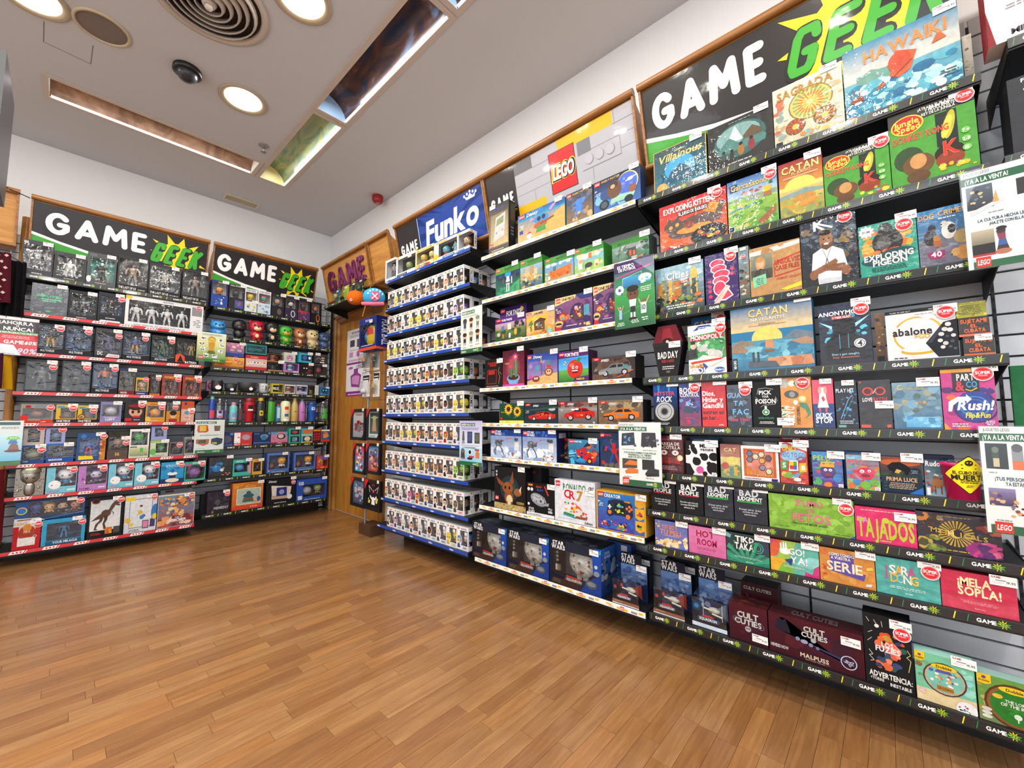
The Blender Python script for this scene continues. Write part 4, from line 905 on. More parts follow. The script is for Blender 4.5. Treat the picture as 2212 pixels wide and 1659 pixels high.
row('G', 4, [
 (1412, 1478, 703, '1d1a1d', 'coffin-shaped black and red game box at the left end', '', dict(fn=coffin)),
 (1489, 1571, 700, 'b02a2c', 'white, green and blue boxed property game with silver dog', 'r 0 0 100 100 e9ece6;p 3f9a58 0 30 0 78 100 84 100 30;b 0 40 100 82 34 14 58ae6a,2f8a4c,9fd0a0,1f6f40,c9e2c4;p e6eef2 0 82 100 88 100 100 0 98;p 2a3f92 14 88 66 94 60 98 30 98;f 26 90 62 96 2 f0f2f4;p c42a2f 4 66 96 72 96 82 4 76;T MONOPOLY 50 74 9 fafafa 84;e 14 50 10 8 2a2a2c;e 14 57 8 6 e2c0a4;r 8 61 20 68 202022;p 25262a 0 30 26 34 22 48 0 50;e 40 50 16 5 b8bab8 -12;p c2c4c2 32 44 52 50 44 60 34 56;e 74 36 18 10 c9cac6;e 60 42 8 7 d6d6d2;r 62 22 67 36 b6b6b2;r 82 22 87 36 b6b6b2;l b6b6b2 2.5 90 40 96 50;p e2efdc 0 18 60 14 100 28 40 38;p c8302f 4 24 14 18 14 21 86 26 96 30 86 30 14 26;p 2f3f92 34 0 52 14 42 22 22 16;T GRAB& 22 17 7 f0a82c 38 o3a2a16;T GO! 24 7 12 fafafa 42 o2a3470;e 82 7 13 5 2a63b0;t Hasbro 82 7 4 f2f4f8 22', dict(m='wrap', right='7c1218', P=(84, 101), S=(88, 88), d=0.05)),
 (1583, 1762, 655, '2c6f9a', 'large blue board game with sun over the sea and two onlookers', 'g 0 60 100 100 e0c890 1f6ea6;g 0 0 100 46 2f7092 4f9cba;e 46 48 19 17 e2cf66;r 0 18 100 45 4a94b2;b 0 18 100 42 40 18 3f88a8,62aac2,2f7394,7fc0cf;p 8a7a66 0 42 14 48 30 42 30 38 0 36;p 9c7a5c 0 34 12 38 22 32 20 28 0 28;p 6a7a86 64 44 80 56 100 50 100 42;p a98468 74 40 92 44 100 40 100 32 86 34;r 44 32 54 44 c98a5c;p 7a5236 42 30 56 30 53 26 45 26;b 34 4 100 18 20 20 c98a62,b8704a,d9a67a;p 4c5a66 22 4 60 4 56 12 36 14 22 14;r 27 12 30 24 3a3f48;c 28.5 26 1.7 3a3430;r 33 12 36 24 3a3f48;c 34.5 26 1.7 3a3430;T CATAN 48 88 12 e5c878 48 o6a4c1c;t NAVEGANTES 48 77.5 5 e8dcc0 42;r 24 68 70 71.5 d6b486;t EXPANSIÓN 47 69.7 3 5a4630 20;r 1 1 7 20 14222e;v DEVIR 4 10 3.6 f2f2f2 16', dict(m='wrap', P=(90, 100), d=0.07, S=None)),
 (1774, 1888, 657, '1a2030', 'dark blue game box with hooded figure on the cover', 'g 0 0 100 100 1c222c 28304a;b 0 30 100 90 40 16 2a7a9c,3aa0c0,1f4a62,20283a,58c4dc;p 9fdcec 0 74 34 62 32 56;p 9fdcec 100 78 66 64 68 58;p 14171f 12 8 88 8 84 40 70 50 72 64 60 82 46 86 34 80 26 62 30 50 14 40;e 49 64 17 17 0e1118;l 4ab8d8 1 40 26 40 50;l 4ab8d8 1 57 26 57 50;c 78 33 11 e8eef2;q 78 33 9 1.2 20262e;t 4 78 33 9 181c22 12;T ANONYMOUS 46 86 7 e9eef2 92;r 26 76 66 81 b83038;t CYBER_HUNT 46 78.5 4 f2e6e6 36;t Don\'t_get_caught. 50 17 3.4 8fd0dc 66;t Stay_Anonymous! 50 12 3.2 c86a5c 56', dict(m='wrap', P=(84, 100), S=(84, 88))),
 (1895, 1917, 676, '4a3626', 'narrow brown box tucked between hooded and white game boxes', 'g 0 0 100 100 5a4030 7a6450;b 0 20 100 90 14 50 8a6a4a,5f4632,3f3a44,a98a64;r 10 2 80 12 1c242c', dict(P=None, back=0.012)),
 (1919, 2075, 666, '1c1e22', 'white box with gold ring and black hexagon board of marbles', 'r 0 0 100 100 e4e3e6;r 0 93 100 100 202226;f 4 95 40 98 2 c8c8c4;f 60 95 98 98 2 c8c8c4;q 46 49 36 3 d8ac2c;p e4e3e6 0 50 18 60 12 92 0 92;p e4e3e6 40 90 70 90 82 80 60 76;e 46 16 26 7 d6a824;e 46 20 24 6.5 e4e3e6;p 22252e 56 30 74 56 82 68 100 72 100 2 72 2;p 3a3f4c 58 30 75 56 80 62 77 50 64 30;c 88 63 4.2 d8d8d6;c 83 54 4.2 cfcfcd;c 90 52 4.2 dadad8;c 78 45 4 d2d2d0;c 94 41 3.4 cfcfcd;c 76 33 3.6 d8d8d6;c 83 27 3.8 cfcfcd;c 79 20 3.4 dededc;c 92 30 3 50545e;c 89 20 2.6 50545e;c 95 16 2.6 50545e;c 86 40 2.6 4a4e58;t abalone 38 56 15 26262a 56;t >GO 52 45 9 d9ac2e 22;f 42 88 70 90 1 9a9aa0;f 6 3 32 7 1 4a4a50', dict(P=(86, 93), S=(86, 86), d=0.05)),
 (2083, 2152, 743, '2e2a2a', 'small black card game with orange letters, bottom of stack', 'r 0 0 100 100 2d2a2b;r 0 0 100 9 e2622c;b 0 10 100 100 14 12 3a3638,242122;T SUJÉTAME 50 78 20 e8672a 86;T EL 50 52 18 e8672a 22;T CUBATA 52 28 20 e8672a 68', dict(m='wrap', P=(66, 99), h=0.062, d=0.085)),
], **D)
zb = GZ[3]+0.0165
for k, (h_, lab, body, dsl) in enumerate(((0.062, 'small black card game with orange letters, middle of stack', '2e2a2a', 'r 0 0 100 100 2d2a2b;r 0 0 100 12 e0705a;b 0 12 100 100 14 12 3a3638,242122;T SUJÉTAME 50 80 20 e8672a 86;T EL 50 54 18 e8672a 22;T CUBATA 52 30 20 e8672a 68'),
                                       (0.050, 'small yellow-gold box crowning the stack of card games', '8f8c2a', 'g 0 0 100 100 a8a52c 8c8a24;b 0 0 100 100 26 12 b9b636,7a7820,c8c450;f 16 20 86 84 6 55531c'))):
    a0, a1 = U_on('R', YF+0.012, zb, 2076-4*k), U_on('R', YF+0.012, zb, 2144-4*k)
    package('R', YF+0.012, zb+0.0625*(k+1)+0.0005, a0, a1, h_, body, lab, dsl, dict(P=None, d=0.085, g=GG, m='wrap'), 70+k)
row('G', 4, [(1498, 1570, 683, '1f4f74', 'blue board game peeking out above the boxed property game', 'r 0 0 100 100 1f6294;r 0 60 100 100 17598c;t CATAN 48 88 9 d9b45c 78;r 0 0 100 40 2f7f9c', dict(back=0.075, P=(82, 101), S=(90, 92)))], **D)
row('G', 5, [
 (1413, 1466, 828, '14161c', 'blue and black music game box with big round loudspeaker', 'g 0 30 100 100 15171c 1f4f9c;r 0 0 100 36 15171c;p 3f8ad8 16 100 30 100 24 70;p 3f8ad8 60 100 74 100 66 70;b 0 50 100 80 10 20 1a2f60,20448c;c 46 34 40 8a8c8e;c 46 34 36 cfd1d2;c 46 34 32 5a5c5e;c 46 34 29 b0b2b4;c 46 34 16 6a6c6e;c 46 34 11 2c2c30;T HITSTER 48 76 9 d05a7a 86 o2a3a8c;t ROCK 46 63 13 f2f2f4 62 i;f 20 3 66 9 2 d8d8d8', dict(P=(82, 99))),
 (1469, 1516, 828, '1f2c58', 'dark blue game box with red sticker and two heart cards', 'g 0 0 100 100 8a4058 1c3a86;b 0 30 100 80 26 20 24408c,3a66b0,1a2450,6fa0d8;e 46 38 30 7 34465c;b 30 44 66 70 12 8 a8c8f0,6a9ae0;T BOOK 44 84 13 dfe4ec 80;T CONTROL 50 73 9 dfe4ec 88;p c83048 32 4 52 6 50 16 34 14;p 2f58b0 52 4 68 8 64 16 50 14;f 22 18 74 21 1 c8588a', dict(m='wrap', P=(78, 99), S=(76, 88))),
 (1518, 1571, 824, 'c0262e', 'bright red game box with white and black sentence', 'g 0 0 100 100 dc2e30 b8313c;T Dios, 30 74 11 f6f2f0 52;T Hitler_y 46 60 11 f6f2f0 84;T Gandhi 46 47 11 f6f2f0 84;T entran_en 48 32 9 3c1f22 86;T un_bar... 38 20 9 3c1f22 68;t GUATAFAC 78 4 3 f2dede 20', dict(m='wrap', P=(78, 99))),
 (1573, 1626, 831, '3a4250', 'slate grey game box with neon handwriting, red sticker', 'g 0 0 100 100 2c3440 4a5464;b 0 0 100 100 26 26 36404c,56606e,28303a,6a7686;t GUA 30 75 12 7fb4e0 60 o8a3f6c;t TA 48 56 12 6fb8e8 40;t FAC 56 36 13 6fb8e8 66;t Uno_Vino? 52 18 9 d8547c 78 i', dict(m='wrap', P=(80, 99), S=(78, 86))),
 (1628, 1689, 824, '17191c', 'black game box with green flask and swirling white letters', 'r 0 0 100 100 1a1c1f;T PICK 48 76 9 f2f2f0 44;t YOUR 48 67 5 e8e8e6 24;T POISON 48 57 10 f2f2f0 72;l d8d8d6 1.2 18 72 24 84 50 86 78 82;l d8d8d6 1.2 14 50 20 62 12 66;l d8d8d6 1.2 84 66 90 58 82 50 40 48 30 44;c 48 33 13 f0f2f0;c 48 33 11 2f9a5c;r 44 40 52 46 f0f2f0;c 48 33 5 dfeee4;t EDICIÓN_AFTER_DARK 48 20 4 3f9a6c 56;f 20 8 80 14 2 e2e2e0', dict(P=(82, 99))),
 (1690, 1758, 815, 'd08a45', 'orange game box with mermaid cartoon, printed sideways', 'r 0 0 100 100 d9924a;r 0 80 24 98 b8b4ac;c 38 88 12 e8dfc0;c 38 88 9 cfe4dc;e 62 88 18 6 4a8a78;e 36 66 24 8 4c5558 -8;e 38 66 10 6 8a968e;e 48 50 8 5 e2e4e2;c 70 56 14 e0b83c;c 70 57 10 efd9b4;p 4a8a6c 60 50 84 48 96 30 88 22 78 36 62 42;p 4a8a6c 84 24 98 28 76 18;p 2f8a5c 2 40 18 32 2 4;v MASTER 12 22 17 efe6d2 42 o2f7a54;v DATER 30 24 15 efe6d2 34 o2f7a54;v FORMANDO_CUERDAS 56 24 6 5a3a20 36;l f0b860 2 14 54 30 50 24 58 40 54', dict(m='wrap', P=(12, 12), S=(74, 88))),
 (1759, 1806, 820, '9c2a3c', 'narrow box with white apron over pink top and blue bottom', 'g 0 0 100 50 1f3668 2c4a86;r 0 50 100 100 e0506c;p e2607c 0 50 30 50 0 80;p f0efee 34 84 62 84 66 60 76 42 22 42 32 60;e 36 78 8 8 e8a898;e 62 78 8 8 e8a898;p d6404c 42 62 52 66 60 58 50 54;r 28 32 38 42 c8566a;r 58 32 68 42 c8566a;b 0 4 100 34 20 16 2f6ab0,57b0e0,1a2c58;T QUICK 50 26 10 f4f4f6 76;T STOP 50 16 11 f4f4f6 78', dict(m='wrap', P=(66, 99))),
 (1808, 1857, 823, '1a2838', 'narrow dark blue shrink-wrapped box with diagonal light streaks', 'r 0 0 100 100 1a2430;b 0 6 100 90 60 14 243c58,3a78b0,132030,5fa8d8,5a3a3c;l 6fb8e8 3 22 20 60 60 80 70;l 5a9ac8 2 30 16 84 66;T PLAY_HIT 46 80 8 d8e0e6 80;f 14 10 80 18 2 c4d0d8;r 10 2 44 7 7ab0a0', dict(m='wrap', P=(62, 99))),
 (1859, 1931, 821, '2a2a30', 'dark grey game box with red lips forming two hearts', 'r 0 0 100 100 34353b;b 0 0 100 100 12 26 3c3e45,2c2d33;q 30 77 17 5 d8463a;q 68 77 17 5 d8463a;p 34353b 22 92 38 92 30 85;e 30 77 9 5 5a2024;e 68 77 9 5 5a2024;l d9dde2 2 46 72 56 82;T LOVE 28 60 8 e4e4e6 30;T BATTLE 68 60 8 cf3d38 42;f 50 53 88 55 1 c8ccd0;r 4 2 34 8 e0503f;p e0503f 84 2 96 4 94 9 82 8;c 8 96 4 c8463c', dict(m='wrap', P=(78, 50))),
 (1933, 2040, 825, '3f5f7a', 'pale blue shrink-wrapped game box, faded landscape cover', 'g 0 0 100 100 3c6a8a 7a9cae;b 0 10 100 90 60 22 6f93a6,8aa6ae,4f7a98,5c6a5c,9c9a7c,7aa8c4;g 26 4 96 26 58a8d8 7ac0e4;b 20 4 96 28 14 18 6fb6de,8ed0ee,4c94c4;t C 16 89 11 c8b87a 10;t Carcassonne 38 87 7 b0ac8a 56;b 40 48 70 62 6 12 b8a680,9c8a64', dict(m='wrap', P=(76, 99))),
 (2041, 2160, 796, 'a02878', 'magenta party game box with timer arrow and red sticker', 'r 0 0 100 100 c23a86;b 0 0 100 70 30 26 d8509a,9c2a78,5a2468,e0702f,3a2c7c;r 0 94 60 100 e8a42c;q 62 36 42 5 3a2468;e 60 38 36 25 2a3f92;q 60 38 28 3 3a86c8;q 60 38 20 3 2f6ab4;r 22 62 72 94 26262e;T PARTY 52 86 11 e9e9ec 42;T & 36 72 16 cf3550 16;T CO 58 74 10 3f9ad0 20;l e6b42c 2.5 46 66 56 63 68 68;p eef0f6 10 30 12 46 30 54 46 54 46 58 56 50 46 43 46 47 30 46 20 40 17 30;T Rush! 60 40 15 fafafa 64 i;T Flip&Fun 64 24 8.5 f0d838 44 i;p e8922c 0 0 14 0 0 12;f 14 5 50 12 2 f2e2e8;f 76 8 94 16 3 dfe6f0', dict(P=(84, 101), S=(80, 90), m='wrap', d=0.07)),
], **D)
def bucket(side, pl, z, u0, u1, h, body, label, dsl, o, seed):
    r = (u1-u0)/2; loc, rz = rootloc(side, pl+r, (u0+u1)/2, z)
    b = MB(); b.lathe([(0.001, 0), (r*0.78, 0.001), (r*0.97, h*0.9), (r*1.0, h*0.9), (r, h), (r*0.95, h), (r*0.76, 0.01)], 'c81463', 32)
    t = b.obj('bucket', 'plastic', None, loc, rz)
    b = MB(); a = Art(0.115, 0.125); a.run(';'.join(f'p {c_} {x} {50-q*(50-abs(x-50))} {x+4} {50-q*(50-abs(x+4-50))} {x+4} {50+q*(50-abs(x+4-50))} {x} {50+q*(50-abs(x-50))}' for c_, q in (('2a2616', 1.0), ('f0d820', 0.93)) for x in range(0, 100, 4))+';c 50 80 8 22201a;c 47 81 1.6 f0d820;c 53 81 1.6 f0d820;l 22201a 2.5 36 76 64 66;l 22201a 2.5 64 76 36 66;T EL_CUBO_DE_LA 50 56 8 1f1d18 62;T MUERTE 51 44 13 1f1d18 72;f 28 30 72 38 2 3a3620;f 40 20 60 26 2 3a3620', seed)
    n = []
    for x, y, zz in a.mb.v:
        q = zz+0.018; rr = r*(0.78+0.19*q/(h*0.9))+0.0008-y*1.0; th = x/r*1.02-PI/2+0.30
        n.append((rr*math.cos(th), rr*math.sin(th), q))
    a.mb.v = n; a.mb.obj('warning_diamond', 'flat', t)
    b = MB(); b.lathe([(r*0.99, h), (r*1.0, h+0.004), (r*0.9, h+0.012), (0.001, h+0.012)], 'd8d8d4', 28); b.obj('clear_lid', 'clear', t)
    tag(t, label, 'bucket'); return t
row('G', 6, [
 (1416, 1477, 941, '4a1820', 'dark red game box with two beasts on a red sofa', 'r 0 0 100 100 511c24;r 0 88 100 92 8a3040;r 8 22 92 48 5c2028;r 22 26 84 42 a52430;r 16 26 26 38 b52a36;r 80 26 90 38 b52a36;e 40 36 9 9 6a3a2c;e 66 36 9 9 6a3a2c;e 34 54 12 7 e6dcd4;e 74 54 12 7 e6dcd4;c 34 54 4 c8303c;c 74 54 3 4a4a4a;c 90 41 10 e8dca8;T PAREJA_DE 52 78 8 d9c8c0 88;T PACOTILLA 52 68 8 d9c8c0 88;f 10 8 80 20 3 b89a98', dict(m='wrap', P=(78, 99), right='6a4a48')),
 (1483, 1550, 953, '1c1c1e', 'white game box covered in black cow patches with pink spot', 'r 0 0 100 100 edecee;p 1a1a1c 0 100 24 100 22 90 12 86 14 76 0 74;e 6 66 12 9 1a1a1c;e 28 74 9 15 1a1a1c 30;e 24 86 8 6 1a1a1c;e 62 54 12 11 1a1a1c -30;e 54 59 8 6 1a1a1c;e 92 56 16 12 1a1a1c;e 36 40 14 12 1a1a1c;e 30 46 6 7 1a1a1c;e 88 22 20 18 1a1a1c;p 1a1a1c 0 34 14 32 20 20 28 8 22 0 0 0;e 76 36 8 6 1a1a1c;e 62 6 8 7 1a1a1c;e 46 16 12 11 d85a9c -40;T ME 58 87 11 26262a 20;T vacuna 70 77 9 26262a 52;r 84 2 98 11 fafafa;q 91 6 4 1.5 b02a5c', dict(P=(86, 94), S=None)),
 (1558, 1602, 960, '7c6a50', 'faded brown card game left of the hexagon tile game', 'g 0 0 100 62 8aa06a d8c084;g 0 62 100 100 b07a62 8a4a48;e 60 52 30 12 dcd070;r 0 0 100 36 7a9466;b 0 4 100 40 24 22 6a8a5c,a8a060,8fb08c,c8a86a;r 46 6 60 30 4f9098;r 66 8 84 34 d0a850;c 24 36 18 b85048;T CAT 50 84 11 d9c48a 70;T CATAN 50 73 4 c8ac7c 70', dict(m='wrap', P=None)),
 (1603, 1685, 964, 'e2dedc', 'white framed box with orange tray of hexagon tiles', 'r 0 0 100 100 e9e7e8;r 7 10 93 92 c96030;r 14 14 86 84 d88878;b 14 14 86 84 16 20 e0a090,c87868,d69488;'+';'.join(f'p 2c2420 {x-9.5} {y} {x-4.8} {y+8.5} {x+4.8} {y+8.5} {x+9.5} {y} {x+4.8} {y-8.5} {x-4.8} {y-8.5};p {c_} {x-7.8} {y} {x-4} {y+7} {x+4} {y+7} {x+7.8} {y} {x+4} {y-7} {x-4} {y-7}' for x, y, c_ in ((24, 78, '6c7aa8'), (24, 60, '7a7c86'), (40, 69, 'd8d4b8'), (56, 76, 'dcd2b4'), (74, 66, '6c6468'), (57, 58, 'e2a45c'), (57, 38, '8a8a94'), (74, 28, 'd8dcb0')))+';t HIVE 28 24 15 e8902a 34 o26201c;t pocket 62 18 10 e6b04a 40 o26201c;f 8 4 60 8 1 6a6468;r 80 1 96 8 2c2c6c', dict(P=(86, 96), left='b9b4b2')),
 (1687, 1748, 956, 'b02c2c', 'red, yellow and blue card game box with spread of cards', 'r 0 0 100 100 c23c34;p e8e8ec 0 100 0 84 40 92 100 80 100 100;b 0 86 100 100 8 30 b8302c,9ac0dc,d8d8e0;e 50 68 46 14 8fb8d8 8;T UNO 36 86 13 e6c82c 50 o1c1c1c;t H2O_TO_GO 50 70 12 2a6fb0 84 oeef4fa;p 4f9a48 4 32 26 34 28 56 4 54;t 5 16 44 12 fff 12;p f0f0ea 32 30 66 32 66 56 36 56;p c8302c 36 34 50 34 50 44 36 44;p 2f5fb0 50 34 62 34 62 44 50 44;p e8c82c 36 44 50 44 50 54 36 54;p 4f9a48 50 44 62 44 62 54 50 54;p d8b02c 70 28 96 30 96 52 70 50;t 8 84 40 12 fff 12;b 4 6 96 28 14 26 d04a3c,e6c040,6f9ac0,e8e6e2,78a84c;l 8a4a6c 3 60 60 80 66 92 58 80 54 64 60;f 60 2 90 5 1 eee', dict(m='wrap', P=(80, 99))),
 (1757, 1824, 976, '3a3470', 'purple box crowded with furry monsters around a crowned one', 'g 0 0 100 100 5a3f8a 3f8ac0;b 0 0 100 88 44 22 6a4aa8,3f8ac8,4fb060,e07830,4a3a8c,7a58b8,c84a6c;e 52 42 26 18 4a3478;p e8a83a 26 56 30 72 40 62 50 78 60 62 72 72 74 56;e 44 48 6 4 f2f2f2;e 60 48 6 4 f2f2f2;c 44 47 2 222;c 60 47 2 222;e 52 34 14 4 8c2a4c;e 20 12 12 9 4fb060;e 82 26 14 12 3f8ac8;e 50 6 14 7 e8802f;T PELU 34 82 14 9fd04a 56 o3a6a2c;r 30 68 76 72 b8c070;r 84 1 99 10 fafafa;q 91 5 5 2 b02a5c', dict(m='wrap', P=(80, 93))),
 (1831, 1904, 984, '8c8a9a', 'grey and pink box crowded with furry monsters', 'g 0 0 100 100 8ac04c 9ab0c8;r 0 30 100 86 8a8496;b 0 0 100 80 46 22 d83a5c,e07a34,6fb04a,3f8ac8,9c98a8,c84a6c,e09a3a;e 58 48 26 18 d42f54;e 48 54 7 5 f2f2f2;e 70 56 5 4 f2f2f2;c 48 53 2 222;c 70 55 2 222;e 58 42 14 5 7c1430;e 30 22 12 10 3f8ac8;e 14 10 12 9 e06a2f;e 56 14 16 11 78b83c;e 82 24 14 10 6fae48;b 0 88 70 100 10 16 5fb0d8,8ac8e0;T PELU 32 82 14 d83a50 52 of2f2f2;t ALBOROTO 74 72 5 d83a50 44;r 84 1 99 10 fafafa;q 91 5 5 2 b02a5c', dict(m='wrap', P=(78, 99))),
 (1906, 1997, 987, '1c3048', 'dark navy puzzle box with rearing beast in orange light', 'g 0 50 100 100 283c48 7a4a3a;g 0 0 100 52 182c44 20384a;e 48 84 50 10 c0643a;b 0 44 100 56 10 24 3f4a34,2c3c34;p 12141a 16 74 30 84 48 86 66 76 80 64 94 58 84 56 70 60 66 50 60 50 58 60 44 62 30 52 28 60 22 60;p d8a85c 34 56 40 66 52 62 44 54;e 84 62 13 10 1c2c40;f 74 56 92 66 3 8fa0b0;T PRIMA_LUCE 50 38 11 d8a878 74;t LIGASTO 34 94 5 b84a3c 40;f 18 12 86 30 4 c0a888;p 2f6ab8 66 0 100 0 100 20;e 10 28 5 3 2f4a4c;e 10 18 5 3 2f4a4c;e 10 8 5 3 2f4a4c', dict(P=(78, 99), d=0.04)),
 (2001, 2070, 984, '1a2434', 'dark winter game box partly hidden by the pink bucket', 'g 0 0 100 100 8aa8b8 1c2c48;b 0 6 100 66 34 18 2a4260,8a5a3a,c0d4dc,a84a3a,3f6a7c;e 40 32 20 12 9c6a42;r 30 6 34 26 6a4428;r 50 6 54 26 6a4428;c 34 46 8 8a5a38;T Rudolph 42 80 13 f0ecea 74;r 0 90 100 100 141e34;r 4 2 16 20 f0f0f0', dict(P=None, top='111b30')),
], **D)
row('G', 6, [(2038, 2136, 1001, 'c81463', 'bright pink plastic bucket with yellow skull warning diamond', '', dict(fn=bucket, back=-0.055))])
for xl, xr, yt, body, lab in ((1494, 1555, 946, '2a5f8c', 'blue box edge showing behind the cow patch game'), (1607, 1684, 955, 'b9b8c4', 'second pale box behind the hexagon tile game'), (1690, 1748, 941, 'a82024', 'red box standing behind the card spread box'), (1826, 1892, 976, '4a7fb4', 'light blue card behind the pink monster box')):
    row('G', 6, [(xl, xr, yt, body, lab, f'r 0 0 100 100 {body};f 10 92 80 97 1 dfe4ea', dict(back=0.07, P=None))], **D)
BADP = 'r 0 0 100 100 1b1c20;b 0 0 100 100 10 20 202227,17181c;T BAD 48 82 17 f2f2f2 70;T PEOPLE 48 65 13 f2f2f2 72;r 12 54 84 58 b5222e;t Descubre_qué_es_lo_que 48 36 5 d6d6d8 66;t tus_amigos_REALMENTE 48 28 5 d6d6d8 64;t piensan_de_ti 48 20 5 d6d6d8 38'
BADJ = 'r 0 0 100 100 1c2430;b 0 80 100 100 14 20 26303c,3a4654,161e28;T BAD 46 84 17 d6d9de 72;T JUDGMENT 48 68 11 eceef0 76;r 12 57 84 61 22a83a;t El_juego_«party»_de_las 48 38 4.6 c8ccd2 66;t opciones_de_vida 48 31 4.6 c8ccd2 46;t cuestionables 48 24 4.6 c8ccd2 36'
row('G', 7, [
 (1408, 1460, 1036, '15161a', 'black game with red underline, partly behind the hanging sheet', BADP, dict(P=(82, 100))),
 (1462, 1521, 1041, '15161a', 'black game with red underline, fully visible left of green-underlined ones', BADP, dict(P=(82, 100))),
 (1523, 1586, 1046, '18202c', 'navy game with green underline, left of the pair', BADJ, dict(P=(82, 100), m='wrap')),
 (1588, 1660, 1054, '18202c', 'navy game with green underline, right of the pair', BADJ, dict(P=(82, 100), m='wrap')),
 (1663, 1849, 1073, '5a8f22', 'wide lime green game box with pink bubble letters', 'r 0 0 100 100 86b83c;b 0 0 100 100 60 14 8fc244,7aae34,9acb50,74a430;T ZUMO 50 80 16 e0708c 34 o4a2030;T DE 52 62 10 e0708c 12 o4a2030;T FETOS 52 40 22 e0708c 54 o4a2030;t CREADO_POR_MISTER_JAGGER 50 22 5 2c4a1a 42;f 4 8 30 11 1 4a6a24;f 76 5 96 8 1 4a6a24;p 2f4a9c 94 0 100 0 100 8', dict(m='wrap', P=(88, 98), S=(92, 76))),
 (1850, 1984, 1099, 'a81c4c', 'hot pink game box with tall lime and lilac letters', 'r 0 0 100 100 d8286a;T TAJADOS 50 42 54 b8c832 92;T TA 13.5 62 17 e08ac8 19;c 52 66 6 c4cc3c;f 6 90 94 95 1 e8b0a0;t hablad_mf 50 8 5 f0d070 18', dict(m='wrap', P=(84, 82), d=0.04)),
 (1985, 2170, 1112, '2a2438', 'wide dark game box with gold moon and sunburst', 'g 0 0 100 100 24222c 3a3440;b 0 60 34 100 20 14 8a4a2c,c07a3a,5f7a6c,3a2c26;b 0 0 36 44 26 14 6a7a34,8a9440,4a4c2c,c0a050;b 58 0 100 40 26 16 9c2a7c,c83a7c,5a2a6c,e06a8c;b 66 56 100 80 8 12 8a3a2c,c0604a;R 48 52 26 22 b89a3c;c 48 52 9 24222c;c 48 52 8 d0a83c;c 51 54 6.5 24222c;t M 21 57 12 c8a444 8;t Y 29 55 12 c8a444 8;t T 36 53 12 c8a444 8;t H 42 52 12 e8d490 8;t I 54 51 12 c8a444 8;t C 61 50 12 c8a444 8;t A 68 49 12 c8a444 8;t L 75 48 12 c8a444 8;t S 82 47 12 c8a444 8;f 34 8 66 13 1 c8a444;f 26 92 70 95 1 b8983c', dict(m='wrap', P=None, d=0.04)),
], **D)
